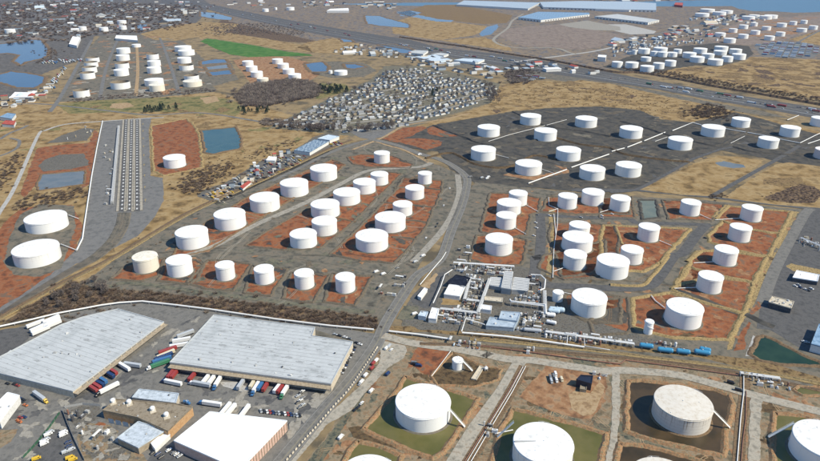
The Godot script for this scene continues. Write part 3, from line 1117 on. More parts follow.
func vessel(label: String, a: Vector2, b: Vector2, r: float, col: String, group := "") -> void:
	var c := (a + b) / 2
	var len_ := a.distance_to(b)
	var o := thing("horizontal_tank", label, "tank", Vector3(c.x, 0.4, c.y), -atan2((b - a).y, (b - a).x), group)
	var st := begin()
	var x := len_ / 2
	lathe(st, [Vector2(0.01, -x), Vector2(r * 0.6, -x + r * 0.12), Vector2(r * 0.92, -x + r * 0.35), Vector2(r, -x + r * 0.7), Vector2(r, x - r * 0.7), Vector2(r * 0.92, x - r * 0.35), Vector2(r * 0.6, x - r * 0.12), Vector2(0.01, x)], 24)
	var body := part("vessel", st.commit(), paint_name(col), o, Vector3(0, r + 0.6, 0))
	body.rotation.z = PI / 2
	for s in [-0.6, 0.6]:
		st = begin()
		box(st, Vector3.ZERO, Vector3(0.6, r + 0.2, r * 1.5))
		part("saddle", st.commit(), M.steel, o, Vector3(x * s, 0, 0))
	st = begin()
	lathe(st, [Vector2(0.35, 0), Vector2(0.35, 0.7), Vector2(0.5, 0.7), Vector2(0.5, 0.85), Vector2(0.01, 0.85)], 10)
	part("manway", st.commit(), M.steel_light, o, Vector3(0, r * 2 + 0.5, 0))

func clutter() -> void:
	# process equipment spread over the plant plots
	for z in PLOTS:
		var poly := pts2(z[0])
		var lo := Vector2(1e9, 1e9)
		var hi := -lo
		for p in poly:
			lo = lo.min(p)
			hi = hi.max(p)
		var n := 0
		var tries := 0
		var done := []
		while n < z[1] and tries < 3000:
			tries += 1
			var p := Vector2(rng.randf_range(lo.x, hi.x), rng.randf_range(lo.y, hi.y))
			var gp := p.rotated(-z[3])
			p = Vector2(snappedf(gp.x, 4.4), snappedf(gp.y, 5.2)).rotated(z[3])
			if not Geometry2D.is_point_in_polygon(p, poly):
				continue
			var free := true
			for b in BUILDINGS:
				var bp := pts2(b[3])
				for g in Geometry2D.offset_polygon(bp, 2.0):
					if Geometry2D.is_point_in_polygon(p, g):
						free = false
			for q in done:
				if q.distance_to(p) < 2.0:
					free = false
			if not free:
				continue
			done.append(p)
			n += 1
			var k: int = [0, 0, 1, 2, 2, 3, 3, 4, 4, 3, 5, 6][rng.randi() % 12]
			var turn: float = -z[3] + (PI / 2 if rng.randf() < 0.25 else 0.0)
			var at := Vector3(p.x, 0.4, p.y)
			var st := begin()
			var pale: Material = [M.steel_light, M.car_white, M.steel, M.roof_cream, M.car_tanpaint, M.wall_dark, M.rust, M.steel][rng.randi() % 8]
			match k:
				0, 1:
					var r := rng.randf_range(0.5, 1.3)
					var h := rng.randf_range(1.5, 5.0)
					var o := thing("vertical_drum", "small upright steel drum " + z[2], "drum", at, turn, "upright drums " + z[2])
					lathe(st, [Vector2(r, 0), Vector2(r, h), Vector2(r * 0.7, h + r * 0.35), Vector2(0.01, h + r * 0.5)], 16)
					part("shell", st.commit(), pale, o)
					st = begin()
					lathe(st, [Vector2(0.2, 0), Vector2(0.2, 0.8), Vector2(0.01, 0.8)], 8)
					part("nozzle", st.commit(), M.steel, o, Vector3(0, h + r * 0.45, 0))
				2:
					var o := thing("pump_skid", "low pump skid with motor and piping " + z[2], "pump skid", at, turn, "pump skids " + z[2])
					box(st, Vector3.ZERO, Vector3(4.0, 0.35, 2.2), 0.05)
					part("base", st.commit(), M.concrete, o)
					st = begin()
					tube(st, [Vector3(-1.5, 1.0, 0), Vector3(0.6, 1.0, 0)], 0.55, 12)
					part("motor", st.commit(), M.car_orange if rng.randf() < 0.25 else pale, o)
					st = begin()
					tube(st, [Vector3(0.6, 1.0, 0), Vector3(1.5, 1.0, 0), Vector3(1.5, 2.6, 0), Vector3(1.5, 2.6, 2.0)], 0.2, 8)
					part("pipe", st.commit(), M.steel_light, o)
				3, 4:
					var s := Vector3(rng.randf_range(2.2, 5.5), rng.randf_range(1.8, 3.4), rng.randf_range(1.8, 3.0))
					var o := thing("equipment_cabinet", "boxy equipment enclosure " + z[2], "enclosure", at, turn, "equipment enclosures " + z[2])
					box(st, Vector3(0, 0.2, 0), s, 0.12)
					part("housing", st.commit(), pale, o)
					st = begin()
					box(st, Vector3.ZERO, Vector3(s.x + 0.8, 0.22, s.z + 0.8))
					part("plinth", st.commit(), M.concrete_dirty, o)
					st = begin()
					box(st, Vector3(0, s.y + 0.2, 0), Vector3(s.x * 0.5, 0.4, s.z * 0.5), 0.1)
					part("vent_box", st.commit(), M.steel, o)
				5:
					var l := rng.randf_range(6, 10)
					var o := thing("pipe_rack", "short steel pipe rack carrying pale pipes " + z[2], "pipe rack", at, turn, "pipe racks " + z[2])
					for x in [-0.45, 0.45]:
						for s in [-1.2, 1.2]:
							st = begin()
							box(st, Vector3.ZERO, Vector3(0.3, 4.0, 0.3))
							part("post", st.commit(), M.steel, o, Vector3(x * l, 0, s))
						st = begin()
						box(st, Vector3(x * l, 3.6, 0), Vector3(0.3, 0.3, 3.0))
						part("beam", st.commit(), M.steel, o)
					for s in [-0.9, -0.3, 0.3, 0.9]:
						st = begin()
						tube(st, [Vector3(-l / 2, 4.2, s), Vector3(l / 2, 4.2, s)], 0.24, 8)
						part("pipe", st.commit(), M.car_white if rng.randf() < 0.6 else M.steel_light, o)
				6:
					var l := rng.randf_range(2.5, 5.5)
					var d := Vector2.from_angle(-turn) * l / 2
					vessel("small pale horizontal drum " + z[2], p - d, p + d, rng.randf_range(0.5, 1.0), ["white", "silver", "cream", "paleblue"][rng.randi() % 4], "horizontal drums " + z[2])

func long_racks() -> void:
	for q in RACKS:
		var a := Vector2(q[1], q[2])
		var b := Vector2(q[3], q[4])
		var len_ := a.distance_to(b)
		var h: float = q[5]
		var o := thing("pipe_rack", q[0], "pipe rack", Vector3(a.x, 0.3, a.y), -(b - a).angle())
		var n := maxi(2, int(len_ / 6.0))
		var pm := begin()
		box(pm, Vector3.ZERO, Vector3(0.35, h, 0.35))
		var post := pm.commit()
		pm = begin()
		box(pm, Vector3.ZERO, Vector3(0.35, 0.35, 4.2))
		var beam := pm.commit()
		for k in n + 1:
			var x := len_ * k / n
			for s in [-1.8, 1.8]:
				part("post", post, M.steel_light, o, Vector3(x, 0, s))
			part("beam", beam, M.steel_light, o, Vector3(x, h - 0.4, 0))
			part("beam", beam, M.steel_light, o, Vector3(x, h * 0.55, 0))
		for s in [-1.5, -0.9, -0.3, 0.3, 0.9, 1.5]:
			var st := begin()
			tube(st, [Vector3(0, h + 0.2, s), Vector3(len_, h + 0.2, s)], rng.randf_range(0.14, 0.26), 8)
			part("pipe", st.commit(), M.car_white if rng.randf() < 0.6 else M.steel_light, o)

func loading_rack() -> void:
	# concrete strips with rail unloading pans between them
	for i in RACK.size():
		var q: Array = RACK[i]
		var a := Vector2(q[0], q[1])
		var b := Vector2(q[2], q[3])
		var d := (b - a).normalized()
		var n := 34
		var o := thing("unloading_rack", ["railcar unloading rack beside the equipment row", "middle railcar unloading rack of white pans", "railcar unloading rack beside the yellow posts"][i], "unloading rack", Vector3(a.x, 0.5, a.y), -atan2(d.y, d.x))
		var len_ := a.distance_to(b)
		for s in [-5.6, 5.6]:
			var st := begin()
			box(st, Vector3(len_ / 2, 0, s), Vector3(len_, 0.6, 3.4), 0.05)
			part("concrete_strip", st.commit(), M.gravel_pale, o)
		var bed := begin()
		box(bed, Vector3(len_ / 2, -0.35, 0), Vector3(len_, 0.5, 7.4))
		part("ballast", bed.commit(), M.asphalt_dark, o)
		var pan := begin()
		box(pan, Vector3(0, 0.12, 0), Vector3(5.0, 0.3, 2.2), 0.1)
		var pm := pan.commit()
		var post := begin()
		box(post, Vector3.ZERO, Vector3(0.4, 3.0, 0.4))
		box(post, Vector3(0, 2.6, 0.9), Vector3(0.3, 0.3, 2.0))
		var qm := post.commit()
		for k in n:
			var x := len_ * (k + 0.5) / n
			part("drip_pan", pm, M.steel_light, o, Vector3(x, 0, 0))
			part("unloading_post", qm, M.steel, o, Vector3(x + len_ / n * 0.5, 0, 3.2))
		if i == 2:
			for k in 9:
				part("yellow_post", qm, M.car_yellow, o, Vector3(len_ * (k + 0.6) / 9.5, 0, 11.0))
		for s in [-0.75, 0.75]:
			var st := begin()
			box(st, Vector3(len_ / 2, 0, s), Vector3(len_, 0.2, 0.12))
			part("rail", st.commit(), M.rail, o)

func fences() -> void:
	for f in FENCES:
		var line := pts2(f[1])
		var c := line[0]
		var o := thing("yard_fence", f[0], "fence", Vector3(c.x, 0.2, c.y))
		for i in line.size() - 1:
			var a := line[i] - c
			var b := line[i + 1] - c
			var n := maxi(1, int(a.distance_to(b) / 4.0))
			for k in n:
				var p := a.lerp(b, float(k) / n)
				var q := a.lerp(b, float(k + 1) / n)
				var st := begin()
				box(st, Vector3.ZERO, Vector3(0.12, 2.4, 0.12))
				part("post", st.commit(), M.steel, o, Vector3(p.x, 0, p.y))
				st = begin()
				box(st, Vector3.ZERO, Vector3(p.distance_to(q) - 0.1, 2.1, 0.06))
				part("panel", st.commit(), M[f[2]], o, Vector3((p.x + q.x) / 2, 0.15, (p.y + q.y) / 2), -(q - p).angle())

func barriers() -> void:
	var line := smooth_line(pts2(BARRIER), 3.4)
	var st := begin()
	var prof := [[-0.32, 0.0], [-0.28, 0.15], [-0.12, 0.4], [-0.09, 0.95], [0.09, 0.95], [0.12, 0.4], [0.28, 0.15], [0.32, 0.0]]
	for k in prof.size() - 1:
		quad(st, Vector3(-1.1, prof[k][1], prof[k][0]), Vector3(1.1, prof[k][1], prof[k][0]), Vector3(1.1, prof[k + 1][1], prof[k + 1][0]), Vector3(-1.1, prof[k + 1][1], prof[k + 1][0]))
	for s in [-1.1, 1.1]:
		for k in [[0, 1, 6, 7], [1, 2, 5, 6], [2, 3, 4, 5]]:
			var f := []
			for i in k:
				f.append(Vector3(s, prof[i][1], prof[i][0]))
			quad(st, f[0], f[1], f[2], f[3])
	var mesh := st.commit()
	for i in line.size() - 1:
		var p := line[i]
		var d := line[i + 1] - p
		var o := MeshInstance3D.new()
		o.name = numbered("road_barrier")
		o.mesh = mesh
		o.material_override = M.roof_cream
		add_child(o)
		o.position = Vector3(p.x, 0.5, p.y)
		o.rotation.y = -d.angle()
		o.scale = Vector3(0.95, 1.25, 1.6)
		o.set_meta("label", "cream concrete barrier block in the line along the public road")
		o.set_meta("category", "barrier")
		o.set_meta("group", "barrier blocks along the public road")

# ------------------------------------------------------------------ vegetation
func twig_mesh(blades: int, seed_: int, spread: float) -> ArrayMesh:
	var r := RandomNumberGenerator.new()
	r.seed = seed_
	var st := begin()
	for i in blades:
		var an := r.randf() * TAU
		var rad := sqrt(r.randf()) * 0.5
		var b := Vector3(cos(an) * rad * 0.5, r.randf() * 0.25, sin(an) * rad * 0.5)
		var out := Vector3(cos(an) * spread, 0.6 + r.randf() * 0.7, sin(an) * spread).normalized()
		out = (out + Vector3(r.randf_range(-.4, .4), r.randf_range(-.3, .3), r.randf_range(-.4, .4))).normalized()
		var l := r.randf_range(0.35, 0.8)
		var s := out.cross(Vector3(r.randf_range(-1, 1), r.randf_range(-1, 1), r.randf_range(-1, 1))).normalized() * r.randf_range(0.018, 0.042)
		tri(st, b - s, b + s, b + out * l)
	return st.commit()

func scatter(label: String, poly_data: Array, spacing: float, size: Vector2, colors: Array, called: String, mat: Material) -> void:
	var poly := pts2(poly_data)
	var lo := Vector2(1e9, 1e9)
	var hi := -lo
	for p in poly:
		lo = lo.min(p)
		hi = hi.max(p)
	var xf := []
	var y := lo.y
	while y < hi.y:
		var x := lo.x
		while x < hi.x:
			var p := Vector2(x + rng.randf_range(-.6, .6) * spacing, y + rng.randf_range(-.6, .6) * spacing)
			if rng.randf() < 0.28:
				p += Vector2(rng.randf_range(-5, 5), rng.randf_range(-3.5, 3.5)) * spacing
			var dens := wob.get_noise_2d(p.x * 5.0 + 300.0, p.y * 5.0)
			if dens > -0.25 and (Geometry2D.is_point_in_polygon(Vector2(x, y), poly)):
				xf.append(p)
			x += spacing
		y += spacing
	if xf.size() == 0:
		return
	var mm := MultiMesh.new()
	mm.transform_format = MultiMesh.TRANSFORM_3D
	mm.use_colors = true
	mm.mesh = twig_mesh(80, hash(label) % 999, 0.8)
	mm.instance_count = xf.size()
	for i in xf.size():
		var s := rng.randf_range(size.x, size.y)
		var bs := Basis(Vector3.UP, rng.randf() * TAU).scaled(Vector3(s * rng.randf_range(1.0, 1.6), s, s * rng.randf_range(1.0, 1.6)))
		mm.set_instance_transform(i, Transform3D(bs, Vector3(xf[i].x, 0.1, xf[i].y)))
		var c: Array = colors[rng.randi() % colors.size()]
		var f := rng.randf_range(0.8, 1.2)
		mm.set_instance_color(i, Color(c[0] * f, c[1] * f, c[2] * f))
	var o := MultiMeshInstance3D.new()
	o.name = numbered(called)
	o.multimesh = mm
	o.material_override = mat
	add_child(o)
	o.set_meta("kind", "stuff")
	o.set_meta("label", label)

func tree_crown(seed_: int, evergreen: bool) -> ArrayMesh:
	var r := RandomNumberGenerator.new()
	r.seed = seed_
	var st := begin()
	for i in (260 if evergreen else 240):
		var t := r.randf()
		var y := 0.15 + 0.85 * t if evergreen else 0.35 + 0.65 * t
		var rad := (1.0 - t) * 0.32 + 0.03 if evergreen else sin(PI * (0.12 + 0.8 * t)) * 0.36
		var an := r.randf() * TAU
		var q := rad * sqrt(r.randf_range(0.15, 1.0))
		var c := Vector3(cos(an) * q, y, sin(an) * q)
		var out := Vector3(cos(an), r.randf_range(-.4, .9), sin(an)).normalized()
		var s := out.cross(Vector3(r.randf() - .5, r.randf() - .5, r.randf() - .5)).normalized() * (r.randf_range(.035, .07) if evergreen else r.randf_range(.02, .045))
		tri(st, c - s, c + s, c + out * r.randf_range(.07, .16))
	return st.commit()

func trees() -> void:
	var twig := StandardMaterial3D.new()
	twig.resource_name = "twigs"
	twig.vertex_color_use_as_albedo = true
	twig.roughness = 0.95
	twig.metallic_specular = 0.1
	for b in BRUSH:
		scatter(b[0], b[1], b[2], Vector2(b[3], b[4]), b[5], b[6], twig)
	var crowns := []
	var greens := []
	plain("needles", [.022, .045, .022], 0.95)
	plain("twig_brown", [.13, .105, .09], 0.95)
	for k in 4:
		crowns.append(tree_crown(k + 1, false))
		greens.append(tree_crown(k + 31, true))
	var st := begin()
	lathe(st, [Vector2(0.03, 0), Vector2(0.018, 0.4), Vector2(0.006, 0.85)], 7)
	for k in 7:
		var an := k * 2.4
		var y := 0.3 + k * 0.07
		tube(st, [Vector3(0, y, 0), Vector3(cos(an) * .22, y + .2, sin(an) * .22)], 0.008, 4)
	var trunk := st.commit()
	for g in TREES:
		var poly := pts2(g[0])
		var lo := Vector2(1e9, 1e9)
		var hi := -lo
		for p in poly:
			lo = lo.min(p)
			hi = hi.max(p)
		var n := 0
		var tries := 0
		while n < g[1] and tries < 4000:
			tries += 1
			var p := Vector2(rng.randf_range(lo.x, hi.x), rng.randf_range(lo.y, hi.y))
			if not Geometry2D.is_point_in_polygon(p, poly):
				continue
			n += 1
			var ever: bool = g[2] == "evergreen"
			var s := rng.randf_range(g[4], g[5])
			var o := thing("evergreen_tree" if ever else "bare_tree", g[3], "tree", Vector3(p.x, 0.1, p.y), rng.randf() * TAU, "trees: " + g[3])
			o.scale = Vector3(s, s, s)
			part("trunk", trunk, M.bark, o)
			part("crown", (greens if ever else crowns)[rng.randi() % 4], M.needles if ever else M.twig_brown, o)

# ------------------------------------------------------------------ scene
func _ready() -> void:
	rng.seed = 20240611
	wob.seed = 7
	wob.frequency = 0.012
	wob.fractal_octaves = 4
	var cam := Camera3D.new()
	cam.name = "camera"
	add_child(cam)
	cam.position = Vector3(0, CAMERA_HEIGHT, 0)
	cam.rotation_degrees = Vector3(-23.7, 0, 0)
	cam.fov = 39.61
	cam.near = 1.0
	cam.far = 30000.0
	cam.current = true
	var env := Environment.new()
	env.background_mode = Environment.BG_SKY
	var sky := Sky.new()
	var sm := ProceduralSkyMaterial.new()
	sm.sky_top_color = Color(0.29, 0.47, 0.68)
	sm.sky_horizon_color = Color(0.68, 0.79, 0.86)
	sm.sky_curve = 0.12
	sm.ground_bottom_color = Color(0.25, 0.22, 0.2)
	sm.ground_horizon_color = Color(0.5, 0.6, 0.72)
	sky.sky_material = sm
	env.sky = sky
	env.background_energy_multiplier = 1.1
	env.tonemap_mode = Environment.TONE_MAPPER_LINEAR
	env.tonemap_exposure = 1.22
	env.fog_enabled = true
	env.fog_light_color = Color(0.66, 0.76, 0.93)
	env.fog_density = 0.00002
	env.sdfgi_enabled = true
	env.ssao_enabled = true
	env.ssil_enabled = true
	var we := WorldEnvironment.new()
	we.environment = env
	add_child(we)
	var sun := DirectionalLight3D.new()
	sun.name = "sun"
	add_child(sun)
	sun.look_at_from_position(Vector3(13, 14.2, 4.8), Vector3.ZERO)
	sun.light_energy = 1.55
	sun.light_color = Color(1.0, 0.965, 0.88)
	sun.light_angular_distance = 0.5
	sun.shadow_enabled = true

	materials()
	plain("shell_plain", [.74, .73, .70], 0.5)
	areas()
	print("areas")
	roads()
	dikes()
	for p in PATCHES:
		patches(p)
	for p in RUTS:
		ruts(p)
	for b in BUILDINGS:
		building(b)
	for t in TANKS:
		tank(t)
	print("tanks")
	houses()
	for t in TOWNS:
		town(t[0], t[1], t[2], t[3], t[4], t[5])
	pipelines()
	for v in VESSELS:
		vessel(v[0], Vector2(v[1], v[2]), Vector2(v[3], v[4]), v[5], v[6], v[7])
	clutter()
	loading_rack()
	long_racks()
	fences()
	barriers()
	print("plant")
	vehicles()
	print("vehicles")
	trees()
	print("done")


# ------------------------------------------------------------------ site plan (x east, z south, metres)
# roads: name, material, layer, width, centre line, label, marked
const STRIPS := [
["public_road","asphalt_mid",9,12.5,[-99.6,-325.6,-90.2,-347.7,-67.8,-399.9,-47.3,-445.8,-30.2,-495.4,-24,-526.1,-10.3,-573.9,7.7,-626.8,27.4,-653.7,38.9,-679.8,52.3,-747,73.4,-841.3,87.3,-925,88.7,-962.7,75.9,-1008.3,53.1,-1052.1,17.6,-1087.3,-20.2,-1137.4,-72.1,-1181.3],"two-way public road curving up between the tank farms",1],
["side_road","asphalt_mid",8,9,[-72.1,-1181.3,-101.9,-1150.6,-141.7,-1093.3,-181.5,-1008.3,-217.1,-938.8],"asphalt road running behind the scrapyard strip to the crossroads",0],
["perimeter_road","gravel_brown",8,9,[66.3,-957.8,60.8,-925,42.4,-811.3,21.3,-731.5,-5.8,-664,-19.8,-624.4,-33.7,-590.7,-38.4,-561.8],"gravel perimeter road inside the curving public road",0],
["farm_road","concrete_dirty",8,10,[-263.4,-677.1,-237.1,-704.9,-201.5,-769.7,-146.2,-853,-103.4,-934.2,-70.6,-990.1,-24.7,-1005.7,16.6,-1013.6,37.1,-1035.3],"pale dirty concrete road between two tank rows",0],
["farm_road","gravel_brown",8,9,[-263.4,-677.1,-244.3,-688,-215.2,-690.8,-126.2,-671.8,-56.6,-646.2,-19.8,-624.4],"gravel road in front of the small cell tanks",0],
["farm_road","gravel_green",8,7,[-320.4,-601.6,-302.6,-610.6,-221,-590.7,-136,-569.9,-70,-554,-34.8,-550.1],"mossy gravel road along the brush strip",0],
["dirt_road","tan_soil",6,6,[-104.3,-1111.9,-53.6,-1191.9,-10.2,-1282.8,65.6,-1334.8,131.9,-1391.7],"tan dirt road between estate and dark yard",0],
["dirt_road","tan_soil",6,5,[-72.7,-1179,-41.8,-1140.3,-9.7,-1110.3,34.7,-1031],"tan dirt bank road below the yard road",0],
["dirt_road","concrete_dirty",9,9,[76.1,-974.5,73.8,-901.9,68.2,-858.5,56,-799.7,42.1,-753,29.8,-720.9,17.4,-691,3.8,-660.8],"tan dirt verge between perimeter and public road",0],
["terminal_road","asphalt_dark",8,10,[174.1,-805.2,225,-796,293.3,-790.5,296.2,-776.4,345.4,-773.5,393.5,-768.8],"dark asphalt road in front of the back bund row",0],
["terminal_road","asphalt_dark",9,13,[386.7,-768.8,361.1,-736.7,321,-681.5,310.8,-677.9,273.3,-623.3,255,-602.8,228.6,-597.2,212.7,-598.3,180.8,-601.7,153.9,-604,127.7,-611.5],"dark asphalt road bending around the inner bunds",0],
["terminal_road","asphalt_dark",9,12,[176.5,-805.2,167.2,-746.9,149.8,-666.6,148,-677.9,140.3,-638.6,131.9,-611.5],"dark asphalt road beside the three-tank bund",0],
["terminal_road","gravel_dark",9,8,[280.6,-594.4,301.1,-575.5,321,-550,331.4,-545.1,340.8,-528.6,347.1,-521.8],"dark gravel road running down to the depot gate",0],
["depot_road","asphalt_mid",9,12,[558.4,-826.1,541.1,-811.3,471.5,-722.4,408.1,-638.8,358.9,-567.8],"asphalt road along the tan grass strip",0],
["yard_road","asphalt_dark",9,8,[439.4,-875,495.9,-928.4,554.5,-983.8,619.6,-1045.3,715.1,-1138.4],"dark lane crossing the dry grass to the yard pipes",0],
["yard_road","asphalt_dark",9,7,[296.7,-892.2,338.3,-903.2,397.9,-962.2,460.3,-1028.2,490.4,-1059.8,558.4,-1113.8,589,-1130.1],"dark lane along the edge of the sixteen-tank yard",0],
["white_road","concrete",8,6,[-531.4,-728.3,-562.1,-813.4,-599.4,-916.8,-719.8,-1209.1,-724.9,-1247.4,-714.5,-1288,-691.1,-1304.9,-644.6,-1320,-597.1,-1335.4,-553.3,-1348.9,-527.6,-1353.4],"pale concrete road around the rail yard",0],
["estate_road","asphalt",5,8,[-944.5,-1465.3,-863.4,-1486.2,-696.3,-1425.2,-566.4,-1377.7,-463.1,-1396.4,-338.3,-1333.1,-219.7,-1251.2],"grey road along the park edge",0],
["field_road","asphalt",5,7,[-778.1,-1181.7,-785.2,-1228,-781.4,-1257.3,-782.7,-1288],"grey lane across the western grass",0],
["field_road","asphalt",5,6,[-715.4,-1074.8,-710.8,-1097.9,-715.2,-1130.1,-736.7,-1172.8,-763.9,-1190.7],"curving lane in the western grass",0],
["ramp_road","concrete",6,14,[775.3,-2464.5,654.5,-2333.1,523.2,-2231.3,422.8,-2159,328.4,-2090.9],"pale overpass road crossing the motorway",0],
["ramp_road","concrete_dirty",6,12,[630.7,-3759,521.7,-3406.6,447.3,-3059.6,345.7,-2706.6,331.5,-2572.7,354.6,-2464.5,412.8,-2410.3,490.2,-2423.6,541.1,-2397.1,556.7,-2302.2,573.6,-2260.4],"curving ramp road beside the far creek",0],
["far_road","asphalt",6,16,[735.3,-2492.5,995.7,-2774.3,1179.7,-2978.2,1493.6,-3306.9,1769.5,-3567.5],"dark straight road towards the shore tanks",0],
["far_road","asphalt",6,9,[1454.3,-2499.6,1600.6,-2690.1,1861.1,-3008.2,2015.7,-3167.5],"grey lane beside the container lot",0],
["far_road","asphalt",6,10,[-798.7,-1405.8,-862.3,-1587.1,-1057.7,-2095.4,-1267.2,-2640.4],"grey lane beside the distant gridded tanks",0],
["far_road","asphalt",6,9,[-742.6,-1529.5,-909.7,-1946.6,-1102.4,-2467.1,-1181.8,-2703.4],"grey lane between distant tank columns",0],
["far_road","asphalt",6,9,[-569.9,-1587.1,-712.2,-1946.6,-879.1,-2363.1,-1018.8,-2703.4],"grey lane beside the last distant tank column",0],
["far_road","tan_soil",6,9,[-674.3,-1575.3,-813.9,-1946.6,-1020.2,-2467.1],"brown dirt lane between distant tank columns",0],
["gravel_road","gravel_pale",9,10,[-25.2,-507.4,-2.5,-496.4,21.1,-489.7,45.9,-483.7,70.9,-474.6,65.5,-477.9,84.5,-470,107,-467.9,127.1,-462.3,149.7,-456.3,166.3,-451.6,179.9,-453.3,223.8,-447.6,254.4,-433.3,277.5,-420,319.4,-399.7,341.7,-390.8],"pale gravel road crossing behind the front tanks",0],
["pipe_trench_ground","bank_brown",9,9,[98.7,-459.2,81.4,-423.3,63.8,-389.3,40.6,-345.4,35.4,-335.8],"red earth strip under the front pipe trench",0],
["pipe_trench_ground","bank_brown",9,8,[282.5,-445.4,271.1,-421.6,253.8,-390.8,239.3,-363.1,225.8,-337],"red earth strip under the front corner pipes",0],
["gravel_road","gravel_pale",9,11,[96.7,-467.5,87.2,-449,74.1,-423.3,50.5,-383.6,31.7,-347.6,26.6,-337],"pale gravel road between the two front bunds",0]]

const TRACKS := [
["inner main-line railway track past the tank farm",[-406.4,-531.5,-395.4,-563.8,-377.7,-609.5,-346.9,-677.1,-302.7,-816.8,-234.6,-948.3,-145.3,-1124.5,-109.8,-1177.8],"bank_brown"],
["outer main-line railway track past the tank farm",[-402.6,-525.2,-391.6,-556.9,-374.4,-602.7,-344.1,-670.5,-299.8,-807.7,-232.6,-938.8,-144.1,-1114.4,-105.4,-1170.9],"bank_tan"],
["first curved siding track leaving the unloading racks, counted from the white pipe",[-396.7,-811.3,-379.9,-759.8,-372.1,-713.6,-373.9,-671.8,-384.5,-636.4,-394,-599.4,-405.4,-546.3],"gravel_brown"],
["second curved siding track leaving the unloading racks, counted from the white pipe",[-392.4,-811.3,-375.7,-759.8,-368.2,-713.6,-370.2,-671.8,-381.6,-636.4,-392,-599.4,-404.5,-546.3],"gravel_brown"],
["third curved siding track leaving the unloading racks, counted from the white pipe",[-388,-811.3,-371.6,-759.8,-364.3,-713.6,-366.4,-671.8,-378.8,-636.4,-389.9,-599.4,-403.5,-546.3],"gravel_brown"],
["fourth curved siding track leaving the unloading racks, counted from the white pipe",[-383.6,-811.3,-367.5,-759.8,-360.3,-713.6,-362.7,-671.8,-375.9,-636.4,-387.9,-599.4,-402.6,-546.3],"gravel_brown"],
["rusty freight track below the thick white pipeline",[9.1,-493.8,63.6,-489.7,134,-479.5,202,-468.9,250.4,-458.6,294.4,-443.1,347.9,-420.6],"bank_brown"],
["second freight track running past the blue horizontal tanks",[55.5,-502,118.3,-491.3,170.4,-481.8,220.1,-470.4,268.3,-460,312.7,-445.8,353.5,-429.7],"bank_tan"]]

